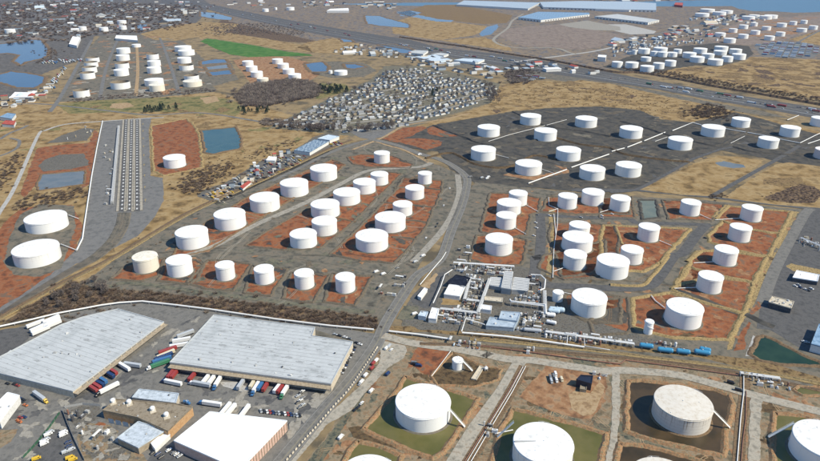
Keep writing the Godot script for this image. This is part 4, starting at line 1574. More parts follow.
# tanks: x, z, radius, height, near, style, label, group, stair bridge ends
const TANKS := [
[-265.5,-711.5,19.1,16.5,1,"w","white squat storage tank beside the railway, first from the brush end of its row",""],
[-234.3,-769.4,19.9,16.5,1,"w","white squat storage tank beside the railway, second from the brush end of its row",""],
[-201.5,-829.7,20.2,16.5,1,"w","white squat storage tank beside the railway, third from the brush end of its row",""],
[-170.5,-890.3,20.4,16.5,1,"w","white squat storage tank beside the railway, fourth from the brush end of its row",""],
[-135.7,-958.7,20.8,16.5,1,"w","white squat storage tank beside the railway, fifth from the brush end of its row",""],
[-129.8,-710.3,16.2,14.3,1,"w","white storage tank of the fan farm middle row, first from the cell tanks",""],
[-108.8,-748.3,15.9,15.3,1,"w","white storage tank of the fan farm middle row, second from the cell tanks",""],
[-115,-807.6,19.3,15.1,1,"w","white storage tank of the fan farm middle row, third from the cell tanks",""],
[-90.1,-855.2,19,14.6,1,"w","white storage tank of the fan farm middle row, fourth from the cell tanks",""],
[-67.8,-898.9,16.6,14.8,1,"w","white storage tank of the fan farm middle row, fifth from the cell tanks",""],
[-47.1,-934,13.5,15,1,"w","white storage tank of the fan farm middle row, sixth from the cell tanks",""],
[-46.1,-704.4,19.6,14.5,1,"w","white storage tank in the row along the curving road, first from the plant end",""],
[-25.5,-762.4,19.8,14.4,1,"w","white storage tank in the row along the curving road, second from the plant end",""],
[-10.1,-810.3,13.2,13.8,1,"w","white storage tank in the row along the curving road, third from the plant end",""],
[6.7,-873.1,13.7,14.7,1,"w","white storage tank in the row along the curving road, fourth from the plant end",""],
[22.9,-936.6,10.6,15.3,1,"w","white storage tank in the row along the curving road, fifth from the plant end",""],
[-296.9,-644.5,13.4,15.8,1,"c","cream weathered storage tank at the railway end of the brush-side row",""],
[-256,-635.7,13.7,15.8,1,"w","white upright tank in its own red cell, second counting from the cream one",""],
[-202.1,-623.8,10,15.5,1,"w","white upright tank in its own red cell, third counting from the cream one",""],
[-157.8,-615.7,10.5,14.9,1,"w","white upright tank in its own red cell, fourth counting from the cream one",""],
[-112.8,-604.7,10.3,15.5,1,"w","white upright tank in its own red cell, fifth counting from the cream one",""],
[-68.3,-596.6,10.3,15.2,1,"w","white upright tank in its own red cell, sixth counting from the cream one",""],
[-47.7,-1043.1,13.3,15.6,1,"w","small white storage tank alone on the red soil triangle by the crossroads",""],
[-391.3,-1021.1,17.5,14.8,1,"w","white storage tank alone on red soil beside the unloading racks",""],
[-431.9,-668.2,24.5,14.8,1,"w","very wide white storage tank on red soil, the one near the siding curve",""],
[-470.3,-763.5,24.9,13.8,1,"w","very wide white storage tank on red soil, the one near the grey basin",""],
[152.5,-1215.4,21.4,15.6,1,"w","wide white dark-yard tank beside the estate road corner",""],
[126.2,-1063.7,21.1,16.5,1,"w","wide white dark-yard tank beside the bend of the public road",""],
[191.1,-987.4,21.3,15,1,"w","wide white dark-yard tank above the first white pipe segment",""],
[249.1,-1304.7,21.1,16.5,1,"w","wide white dark-yard tank behind the thin white pipe",""],
[257,-1186.5,21,16.5,1,"w","wide white dark-yard tank between the thin pipe and a wide tank",""],
[272.1,-1061.6,20.7,16.2,1,"w","wide white dark-yard tank in the middle of the western half",""],
[359.1,-1285.4,21.7,15.7,1,"w","wide white dark-yard tank at the golden marsh edge",""],
[287.1,-961.2,19.5,15.2,1,"w","wide white dark-yard tank below the second white pipe segment",""],
[349,-977.1,19.8,15.7,1,"w","wide white dark-yard tank below the third white pipe segment",""],
[424.6,-1203.2,21.1,16.5,1,"w","wide white dark-yard tank above the fourth white pipe segment",""],
[489.3,-1126.5,20.8,16.5,1,"w","wide white dark-yard tank below the fifth white pipe segment",""],
[586.8,-1213.8,21.2,16.1,1,"w","wide white dark-yard tank at the bend of the sixth white pipe segment",""],
[673.5,-1282.6,17.4,15.1,1,"w","wide white dark-yard tank behind the eastern pipe way",""],
[733.8,-1209.9,17.3,16.5,1,"w","wide white dark-yard tank at the end of the eastern pipe way",""],
[652.4,-1132.7,17.1,15.6,1,"w","wide white dark-yard tank below the eastern pipe way",""],
[838.3,-1288.1,17.3,15.5,1,"w","wide white dark-yard tank in the far corner by the marsh",""],
[716.9,-1064.9,17.1,15,1,"p","wide white dark-yard tank with a pinkish stained shell beside the dark lane",""],
[259.1,-850.8,15.3,16.5,1,"w","tallest white tank of the back bund row, beside a shorter one",""],
[219.9,-835.8,13.1,16,1,"w","white tank at the road corner of the back bund row",""],
[290.6,-826.7,13.2,16.5,1,"w","white tank of the back bund row beside the grey-green basin",""],
[381.3,-810.5,12.8,16.5,1,"w","white tank of the back bund row behind the junction",""],
[454.6,-790.3,12.9,16.5,1,"w","white tank at the end of the back bund row by the depot road",""],
[152.5,-847.2,12.9,16.2,1,"w","small white tank behind two others beside the bend",""],
[135.3,-815.8,16.3,13.9,1,"w","widest white tank of the three overlapping beside the bend",""],
[124.6,-766.1,13,15.6,1,"w","small white tank in front of the three beside the bend",""],
[105.8,-692,16.2,16.2,1,"w","white tank alone in its red bund above the plant",""],
[212.1,-735.2,12.8,15.3,1,"w","small white tank half hidden behind the widest inner tank",""],
[201,-699.1,17.9,15.1,1,"w","wide white tank between two smaller ones in the inner bund",""],
[186.7,-651.2,12.6,15.3,1,"w","small white tank in front of the stacked inner three",""],
[224.1,-633.4,17.4,16.5,1,"w","widest white tank of the inner bund, beside a smaller one",""],
[295.8,-726.5,12.6,16.5,1,"w","white dome-roofed tank inside the bending road",""],
[255.3,-664.8,12.4,14.9,1,"w","small white tank behind the widest inner-bund tank",""],
[408.7,-725.6,12.6,16.5,1,"w","white tank in the red column along the tan grass strip, first from the back corner",""],
[361.8,-661.2,12.6,16.5,1,"w","white tank in the red column along the tan grass strip, second from the back corner",""],
[316.5,-597.3,12.3,15.9,1,"w","white tank in the red column along the tan grass strip, third from the back corner",""],
[177.7,-554,17,15.6,1,"w","big white tank beside the process plant and a tiny tank",""],
[263.9,-533.2,16.8,16.5,1,"w","big white tank above the row of blue horizontal tanks",""],
[151.2,-573,5.3,9.9,1,"w","tiny white tank between the plant and a big tank",""],
[223.1,-511.9,4,13,1,"w","slim tall white tank beside the blue horizontal tanks",""],
[40.8,-457.1,4.6,8.5,1,"w","small white tank with a stair on dark wet earth","",45.2,-455.3,53.2,-450.9],
[10,-396.8,21.1,13.1,1,"w","huge clean white tank standing in olive water beside the orange corner","",30.1,-386.2,41.3,-381.1],
[93.1,-349.6,20.7,15,1,"w","huge white tank with a dark roof walkway in olive water","",75.5,-370.8,64.1,-370.3],
[208.2,-393.9,21.1,14.2,1,"r","huge rust-streaked cream tank standing in dark brown water","",226.7,-384.3,240,-380],
[293.1,-353.5,21,14,1,"w","huge white tank in the front corner bund with green water","",279.8,-370.9,263.6,-370.3],
[164.6,-315.3,21,14,1,"r","stained tank roof below the rust-streaked tank, cut by the frame",""],
[-27.5,-318.7,20,14,1,"w","white tank roof beside the gravel track, cut by the frame",""],
[-803.9,-1569.8,18.6,15.8,0,"f","distant open-topped white tank, first from the park, in the column beside the blue ponds","tanks of the distant gridded farm"],
[-900.1,-1811.2,19.6,16,0,"f","distant open-topped white tank, second from the park, in the column beside the blue ponds","tanks of the distant gridded farm"],
[-938.8,-1907.7,20.1,15.6,0,"f","distant open-topped white tank, third from the park, in the column beside the blue ponds","tanks of the distant gridded farm"],
[-978.5,-2004.3,19.9,14.4,0,"f","distant open-topped white tank, fourth from the park, in the column beside the blue ponds","tanks of the distant gridded farm"],
[-1015.4,-2095.8,20.1,14,0,"f","distant open-topped white tank, fifth from the park, in the column beside the blue ponds","tanks of the distant gridded farm"],
[-751.7,-1674.3,24,16,0,"f","distant open-topped white tank, first from the park, in the column second from the blue ponds","tanks of the distant gridded farm"],
[-825.1,-1858.3,19.9,16,0,"w","distant white tank, second from the park, in the column second from the blue ponds","tanks of the distant gridded farm"],
[-872.1,-1977.1,20,15.3,0,"f","distant open-topped white tank, third from the park, in the column second from the blue ponds","tanks of the distant gridded farm"],
[-933.3,-2132.1,20.7,16,0,"w","distant white tank, fourth from the park, in the column second from the blue ponds","tanks of the distant gridded farm"],
[-995.7,-2288.4,22.2,16,0,"w","distant white tank, fifth from the park, in the column second from the blue ponds","tanks of the distant gridded farm"],
[-644.6,-1640.1,18.9,15.2,0,"c","distant cream-stained tank, first from the park, in the column second from the settling pond","tanks of the distant gridded farm"],
[-679,-1714.6,24.2,14.7,0,"w","distant white tank, second from the park, in the column second from the settling pond","tanks of the distant gridded farm"],
[-746.4,-1898.9,19.6,15.7,0,"w","distant white tank, third from the park, in the column second from the settling pond","tanks of the distant gridded farm"],
[-791.8,-2022.5,19.5,14.7,0,"w","distant white tank, fourth from the park, in the column second from the settling pond","tanks of the distant gridded farm"],
[-845.8,-2156.9,19.4,16,0,"f","distant open-topped white tank, fifth from the park, in the column second from the settling pond","tanks of the distant gridded farm"],
[-603.2,-1788.9,19.9,12.4,0,"f","distant open-topped white tank, first from the park, in the column beside the settling pond","tanks of the distant gridded farm"],
[-574,-1704.4,24.2,12.9,0,"c","distant cream-stained tank, second from the park, in the column beside the settling pond","tanks of the distant gridded farm"],
[-669.2,-1951.3,20.8,14.1,0,"f","distant open-topped white tank, third from the park, in the column beside the settling pond","tanks of the distant gridded farm"],
[-717.4,-2082,21.2,15.5,0,"w","distant white tank, fourth from the park, in the column beside the settling pond","tanks of the distant gridded farm"],
[-763.7,-2247,27.2,14.6,0,"w","distant white tank, fifth from the park, in the column beside the settling pond","tanks of the distant gridded farm"],
[-803.9,-2337,28.7,16,0,"w","distant white tank, sixth from the park, in the column beside the settling pond","tanks of the distant gridded farm"],
[-1454.2,-2965.3,16.6,16,0,"w","distant small white tank at the edge of the town","distant town tanks"],
[-1348.1,-2938.3,18.5,16,0,"w","distant small white tank at the edge of the town","distant town tanks"],
[-1291.5,-3004.4,16.3,16,0,"w","distant small white tank at the edge of the town","distant town tanks"],
[-1390.3,-3233.5,20.8,16,0,"w","distant small white tank at the edge of the town","distant town tanks"],
[-1719.5,-2866.1,20.8,16,0,"w","distant small white tank at the edge of the town","distant town tanks"],
[-1010.3,-2439.5,15.8,9.3,0,"w","distant small white tank at the edge of the town","distant town tanks"],
[-503.5,-2029.5,17.1,12.8,0,"w","distant white tank below the green lawn, first from it in the woodland side row","double tank row below the lawn"],
[-469,-1930.1,17,13.1,0,"w","distant white tank below the green lawn, second from it in the woodland side row","double tank row below the lawn"],
[-433.1,-1835.5,16.9,13.9,0,"w","distant white tank below the green lawn, third from it in the woodland side row","double tank row below the lawn"],
[-398.9,-1751.7,15.7,11,0,"c","distant cream-stained tank below the green lawn, fourth from it in the woodland side row","double tank row below the lawn"],
[-418.4,-2067.8,16.8,13.2,0,"w","distant white tank below the green lawn, first from it in the rectangular pond side row","double tank row below the lawn"],
[-385.3,-1983.2,17,12.4,0,"w","distant white tank below the green lawn, second from it in the rectangular pond side row","double tank row below the lawn"],
[-352.4,-1888,17,12.6,0,"w","distant white tank below the green lawn, third from it in the rectangular pond side row","double tank row below the lawn"],
[-321.7,-1809.4,17.8,11.6,0,"w","distant white tank below the green lawn, fourth from it in the rectangular pond side row","double tank row below the lawn"],
[-199,-1869.3,18.8,10.7,0,"w","lone distant white tank between two blue ponds",""],
[-230.3,-1884.9,5.6,8.6,0,"w","tiny distant white tank beside the lone one",""],
[-835.9,-3905,17.9,16,0,"w","distant white tank behind the motorway","tanks behind the motorway"],
[-801.3,-4032.1,8.3,13.2,0,"w","distant white tank behind the motorway","tanks behind the motorway"],
[-710.5,-4012,23.3,15.9,0,"w","distant white tank behind the motorway","tanks behind the motorway"],
[1569.8,-3617.2,35.6,16,0,"w","very wide distant white tank on the river shore","shore tanks"],
[1700.2,-3702.2,34,16,0,"w","very wide distant white tank on the river shore","shore tanks"],
[1715.8,-3893.5,39.2,15.4,0,"w","very wide distant white tank on the river shore","shore tanks"],
[1779.9,-3792,33,16,0,"w","very wide distant white tank on the river shore","shore tanks"],
[1737.5,-3450.5,30.9,16,0,"w","very wide distant white tank on the river shore","shore tanks"],
[1804,-3525,26.3,16,0,"w","very wide distant white tank on the river shore","shore tanks"],
[1839,-3474.8,29.3,16,0,"w","very wide distant white tank on the river shore","shore tanks"],
[1887.3,-3517.2,31.9,16,0,"w","very wide distant white tank on the river shore","shore tanks"],
[1279.7,-2743.8,20.6,15.2,0,"w","distant white tank on brown soil behind the packed tanks","tanks on distant brown soil"],
[1233.3,-2557.1,21.5,16,0,"w","distant white tank on brown soil behind the packed tanks","tanks on distant brown soil"],
[1400.1,-2890.1,17.3,16,0,"w","distant white tank on brown soil behind the packed tanks","tanks on distant brown soil"],
[1516,-3037.5,19.2,15.9,0,"w","distant white tank on brown soil behind the packed tanks","tanks on distant brown soil"],
[1350.6,-2692.8,18.9,15.2,0,"w","distant white tank on brown soil behind the packed tanks","tanks on distant brown soil"],
[1613.5,-3138.8,15.3,16,0,"w","distant white tank on brown soil behind the packed tanks","tanks on distant brown soil"],
[1461.4,-2818.9,18.4,16,0,"w","distant white tank on brown soil behind the packed tanks","tanks on distant brown soil"],
[1588.8,-2976.9,18.5,15.6,0,"w","distant white tank on brown soil behind the packed tanks","tanks on distant brown soil"],
[1427.9,-2637.4,18.9,15.5,0,"w","distant white tank on brown soil behind the packed tanks","tanks on distant brown soil"],
[1539.7,-2766.2,17.7,16,0,"w","distant white tank on brown soil behind the packed tanks","tanks on distant brown soil"],
[1729.2,-3112.3,21.1,16,0,"w","distant white tank on brown soil behind the packed tanks","tanks on distant brown soil"],
[1827.7,-3194.6,16,16,0,"w","distant white tank on brown soil behind the packed tanks","tanks on distant brown soil"],
[1710.1,-2911.9,20.5,14.8,0,"w","distant white tank on brown soil behind the packed tanks","tanks on distant brown soil"],
[1910.8,-3250.8,15.1,16,0,"w","distant white tank on brown soil behind the packed tanks","tanks on distant brown soil"],
[1814.3,-3005.8,17.7,16,0,"w","distant white tank on brown soil behind the packed tanks","tanks on distant brown soil"],
[634.6,-2000.6,16.1,15.3,0,"w","white tank in the tightly packed farm behind the motorway","tanks of the packed farm"],
[674.3,-1985.5,19.3,16,0,"w","white tank in the tightly packed farm behind the motorway","tanks of the packed farm"],
[698.6,-1920,19.7,16,0,"w","white tank in the tightly packed farm behind the motorway","tanks of the packed farm"],
[751.8,-1973.7,16.6,16,0,"w","white tank in the tightly packed farm behind the motorway","tanks of the packed farm"],
[804.4,-2019.6,16.6,16,0,"w","white tank in the tightly packed farm behind the motorway","tanks of the packed farm"],
[760.4,-2112.1,16.1,12.5,0,"w","white tank in the tightly packed farm behind the motorway","tanks of the packed farm"],
[769.4,-2256.6,8,15,0,"w","white tank in the tightly packed farm behind the motorway","tanks of the packed farm"],
[810.2,-2279.8,19.5,16,0,"w","white tank in the tightly packed farm behind the motorway","tanks of the packed farm"],
[824.7,-2221.1,12.6,15,0,"w","white tank in the tightly packed farm behind the motorway","tanks of the packed farm"],
[886.2,-2332,23.7,12,0,"w","white tank in the tightly packed farm behind the motorway","tanks of the packed farm"],
[848.3,-2207.4,15.6,14.8,0,"w","white tank in the tightly packed farm behind the motorway","tanks of the packed farm"],
[880.6,-2208.3,16.5,13.3,0,"w","white tank in the tightly packed farm behind the motorway","tanks of the packed farm"],
[926.9,-2279.8,13.6,13.8,0,"w","white tank in the tightly packed farm behind the motorway","tanks of the packed farm"],
[929.4,-2185.5,21.2,16,0,"w","white tank in the tightly packed farm behind the motorway","tanks of the packed farm"],
[1008.3,-2288.5,22.3,15.5,0,"w","white tank in the tightly packed farm behind the motorway","tanks of the packed farm"],
[919,-2097.5,21.8,16,0,"w","white tank in the tightly packed farm behind the motorway","tanks of the packed farm"],
[986,-2173.1,19.6,14.2,0,"w","white tank in the tightly packed farm behind the motorway","tanks of the packed farm"],
[953.7,-2044.2,22.3,16,0,"w","white tank in the tightly packed farm behind the motorway","tanks of the packed farm"],
[1108.6,-2349.5,22.7,13.8,0,"w","white tank in the tightly packed farm behind the motorway","tanks of the packed farm"],
[1062,-2252.4,21.1,12.5,0,"w","white tank in the tightly packed farm behind the motorway","tanks of the packed farm"],
[1018,-2102.6,16.8,16,0,"w","white tank in the tightly packed farm behind the motorway","tanks of the packed farm"],
[1121.7,-2268.5,19.8,15.8,0,"w","white tank in the tightly packed farm behind the motorway","tanks of the packed farm"],
[1078.8,-2153.7,21.4,16,0,"w","white tank in the tightly packed farm behind the motorway","tanks of the packed farm"]]

# buildings: name, label, category, outline, height, wall, roof, options
const BUILDINGS := [
["warehouse","long warehouse with weathered pale grey roof and a red-and-blue trailer row","warehouse",[-287,-545,-233.4,-521,-269.4,-416.7,-364.7,-448.1,-351.2,-471.6,-328.4,-515.7,-314.4,-530],6.5,"wall_cream","roof_grey",{"docks": [1], "units": 16, "stains": 260}],
["warehouse","broad warehouse with stained pale grey roof and canopied truck docks","warehouse",[-188.6,-531.2,-88.4,-509,-89.2,-494.7,-51.1,-485,-63.9,-424.4,-204.4,-453.9],8,"wall_cream","roof_grey",{"docks": [4], "units": 22, "stains": 320}],
["warehouse","clean white-roofed warehouse with pink striped side wall","warehouse",[-151.6,-388.9,-91.5,-378.8,-114.5,-329.9,-168.3,-357.7],9,"wall_pink","roof_white",{"ribs": [1], "units": 0}],
["factory_building","low tan flat-roofed industrial building with four rooftop fans","building",[-234.3,-391.9,-229.2,-404.8,-216.4,-403.6,-181.2,-399.6,-167,-395.8,-176.7,-369,-204.9,-384],8,"wall_orange","roof_tan",{"bays": [-229.4,-387.2,-204.7,-380.1], "fans": [-230.3,-401.2,-217.3,-400,-196.2,-391.9,-183.3,-385.1], "units": 6}],
["annex_building","pale metal-roofed annex behind the tan flat-roofed building","building",[-218.5,-408.4,-217.1,-418.8,-183.6,-413.3,-182,-401.7],7,"wall_cream","roof_metal",{"units": 2}],
["workshop","corrugated blue-grey metal roofed workshop in the rubble yard","workshop",[-211.7,-364,-203.5,-381.6,-179.6,-372.3,-192.8,-354],6,"wall_tan","roof_metal",{"units": 2}],
["shed","white long shed with bright lean-to roof","shed",[-321.5,-390.8,-320.1,-414.6,-308.6,-410.9,-306.3,-380.4],7,"wall_white","roof_white",{"units": 3}],
["tarpaulin_shelter","white round-topped tarpaulin shelter beside the workshop","shelter",[-186.5,-360.7,-180.5,-374,-176.1,-369.8,-181.7,-355.2],4,"wall_white","roof_white",{"units": 0}],
["control_building","dark navy flat-roofed plant building behind the white-roofed hall","building",[39.3,-601.3,49.9,-619.7,65.1,-612.5,57.5,-591.8],5,"wall_dark","roof_navy",{"units": 2}],
["plant_hall","white flat-roofed hall in the process plant","building",[35,-576.8,41.7,-597.7,58.2,-593.1,50.9,-572.2],5,"wall_white","roof_white",{"units": 2}],
["plant_office","white gabled office beside the plant road","building",[17.8,-530.1,21.8,-549.6,28.6,-547.3,25.3,-528.5],5,"wall_white","roof_white",{"units": 1}],
["plant_office","pale blue-white cabin beside the plant road","building",[7.9,-535.7,10.9,-543.8,17.7,-542.2,15.4,-533.1],4.5,"wall_white","roof_paleblue",{"units": 1}],
["plant_trailer","long white trailer cabin beside the dark strip","cabin",[7.8,-575.5,15.3,-593.2,18.2,-590.1,11.3,-571.9],3.5,"wall_white","roof_white",{"units": 0}],
["process_building","blue-grey metal process building, taller stepped half","building",[85.2,-527.7,89.2,-541.2,107.4,-538.6,102,-523.3],6,"wall_bluegrey","roof_bluegrey",{"units": 3}],
["process_building","blue-grey metal process building, lower wide half","building",[71.8,-517.7,77.1,-532.7,103.5,-527,97.5,-514.1],4.5,"wall_bluegrey","roof_bluegrey",{"units": 3}],
["cooler_bank","low grey ribbed air cooler bank","cooler",[84.4,-596.7,87.2,-614.9,99.4,-612.9,95.7,-592.7],4.5,"steel","steel_light",{"ribroof": 1, "units": 0}],
["cooler_bank","tall grey ribbed air cooler bank between two others","cooler",[95,-586.8,103.7,-624.6,112.7,-622.5,104.6,-583.6],7,"steel","steel_light",{"ribroof": 1, "units": 0}],
["cooler_bank","wide grey ribbed air cooler bank beside the white pipe loop","cooler",[105.6,-585.5,112.3,-613,128.3,-608.7,122.7,-583.7],5.5,"steel","steel_light",{"ribroof": 1, "units": 0}],
["plant_shed","cream-roofed plant shed with orange equipment beside it","shed",[75.1,-564.6,76.5,-572.2,94.5,-569.1,93,-560.9],5,"wall_tan","roof_cream",{"units": 1}],
["plant_shed","white-roofed plant shed below the cream-roofed one","shed",[68.9,-548.4,70.6,-556.8,81.4,-553.7,79.8,-545.6],4.5,"wall_white","roof_white",{"units": 1}],
["depot_shed","white-roofed open shed in the depot","shed",[413.8,-613.5,427.2,-630,446.1,-619.5,435.4,-604.6],5,"wall_dark","roof_white",{"units": 2}],
["depot_building","flat-roofed depot building crowded with rooftop units","building",[359.7,-559.1,369.2,-570.7,385.5,-560.1,375.5,-546.6],6,"wall_dark","roof_cream",{"units": 16}],
["depot_building","blue-roofed depot building at the frame edge","building",[357.3,-481.5,383.7,-514.7,395.4,-507.1,370.2,-473.4],8,"wall_white","roof_blue",{"units": 2}],
["works_container","dark navy boxy tank in the orange dirt works","box tank",[136.4,-431.4,141.4,-437.2,151.1,-436.1,147.3,-425.7],7,"navy","navy",{"units": 0}],
["works_cabin","pale tan cabin beside the dark boxy tank","cabin",[137.9,-424.2,140,-429.8,144.8,-429.4,142.8,-423],3,"wall_tan","roof_tan",{"units": 0}],
["concrete_ramp","pale concrete slab beside the small white tank","slab",[51.2,-440.5,60.3,-458.7,63.5,-456.2,55.4,-439],1.0,"roof_cream","roof_cream",{"units": 0}],
["strip_building","blue-roofed long building at the end of the scrapyard strip","building",[-204.2,-1089.1,-177,-1158.8,-149.8,-1147,-174.9,-1076.5],6,"wall_white","roof_stripe",{"units": 4}],
["strip_building","second pale blue-roofed building behind the scrapyard","building",[-173.1,-1166,-155.1,-1192.9,-134,-1180.5,-149,-1154.1],6,"wall_white","roof_paleblue",{"units": 2}],
["strip_shed","white shed among the scrapyard cars","shed",[-242.5,-1036.7,-242.7,-1059.5,-228.7,-1056.5,-227.5,-1034.8],4,"wall_white","roof_white",{"units": 0}],
["strip_shed","low white and red shed in the scrapyard","shed",[-254.6,-905.6,-247.9,-933.2,-243.4,-927.5,-248.9,-898],4,"wall_white","roof_red",{"units": 0}],
["strip_shed","pale building behind the red-roofed scrapyard shed","shed",[-258.6,-933.2,-257.7,-952.1,-242.5,-947.1,-243.8,-929.1],4,"wall_tan","roof_cream",{"units": 0}],
["far_warehouse","long blue-grey warehouse behind the winding creek","warehouse",[294.2,-4296.7,370.5,-4653.5,859.4,-4468.2,697.5,-3989.3],10,"wall_white","roof_bluegrey",{"docks": [2], "far": 1}],
["far_warehouse","blue-roofed warehouse with white dock front beside the brown lot","warehouse",[556.1,-3448.6,718.3,-3773.5,986,-3710.1,965.3,-3618.8,647.4,-3318.1],11,"wall_white","roof_blue",{"docks": [3, 4], "far": 1}],
["far_warehouse","very long blue-roofed warehouse along the far river","warehouse",[806.7,-4086.6,860,-4499,1145.8,-4591.4,1477.8,-4544.8,1602,-4410.2,1412.7,-3872.6,1167.8,-3941.5],11,"wall_white","roof_bluegrey",{"docks": [6, 5], "far": 1}],
["far_warehouse","long white-fronted warehouse beside the shore road","warehouse",[962.5,-3503.6,1121.3,-3633.7,1232.8,-3318.1,1135.7,-3196.7],11,"wall_white","roof_grey",{"docks": [3, 2], "far": 1}],
["far_warehouse","pale grey warehouse behind the long white-fronted one","warehouse",[1081.6,-3953.8,1259.8,-4099.4,1399.6,-4099.4,1262.4,-3884.7],10,"wall_white","roof_grey",{"far": 1}],
["far_block","white boxy building beside the motorway overpass","building",[603.7,-2109.5,618,-2153.2,640.9,-2142.1,624.8,-2093.5],14,"wall_white","roof_white",{"far": 1}],
["far_shed","white roofed shed beside the distant gridded tanks","shed",[-1166.6,-2624.9,-1203.1,-2724,-1112.5,-2707,-1053.1,-2562.6],8,"wall_white","roof_white",{"far": 1}],
["far_shed","tall white building beside the blue ponds","building",[-1260.7,-2444.7,-1356.8,-2673.5,-1310.4,-2640.7,-1212.6,-2403.3],10,"wall_white","roof_white",{"far": 1}],
["far_shed","white sheds beside the lower blue pond","shed",[-954.4,-1526.9,-976,-1586.8,-925.2,-1580.7,-899.4,-1526.9],7,"wall_white","roof_white",{"far": 1}],
["far_shed","pale blue-roofed building beyond the white road","building",[-863.8,-1330.7,-867.6,-1366.7,-845.2,-1357.6,-828.6,-1313.3],7,"wall_white","roof_blue",{"far": 1}],
["far_shed","red-roofed building beyond the white road","building",[-827.6,-1275.5,-836.3,-1304.6,-813.2,-1300.4,-798.7,-1267.5],6,"wall_white","roof_red",{"far": 1}],
["far_block","white slab block beside the lawn motorway strip","building",[-472.4,-3827,-464.2,-3946.7,-364.1,-4000.2,-346,-3827],12,"wall_white","roof_white",{"far": 1}],
["far_block","red shed on the far river bank","building",[1665.6,-4269.8,1738.4,-4440.3,1780.1,-4418.2,1687.5,-4189.3],12,"wall_red","roof_red",{"far": 1}],
["strip_building","pale roofed commercial building next to the motorway bend","building",[-7.9,-2253.4,18.8,-2308.3,63.4,-2295.8,43.9,-2212.4],7,"wall_white","roof_grey",{"far": 1}],
["strip_building","pale roofed commercial building in the middle of the motorway strip","building",[17.6,-2156.2,86.6,-2200.9,132.4,-2102.6,73.4,-2061.6],7,"wall_white","roof_paleblue",{"far": 1}],
["strip_building","pale roofed commercial building behind the middle commercial building","building",[69.8,-2212.4,105.9,-2247.5,130.8,-2224,111.3,-2178.4],7,"wall_white","roof_grey",{"far": 1}],
["strip_building","pale roofed commercial building at the end of the motorway strip","building",[139.6,-2087.1,175.1,-2123.8,239.3,-2102.6,208.3,-2036.6],7,"wall_white","roof_paleblue",{"far": 1}]]

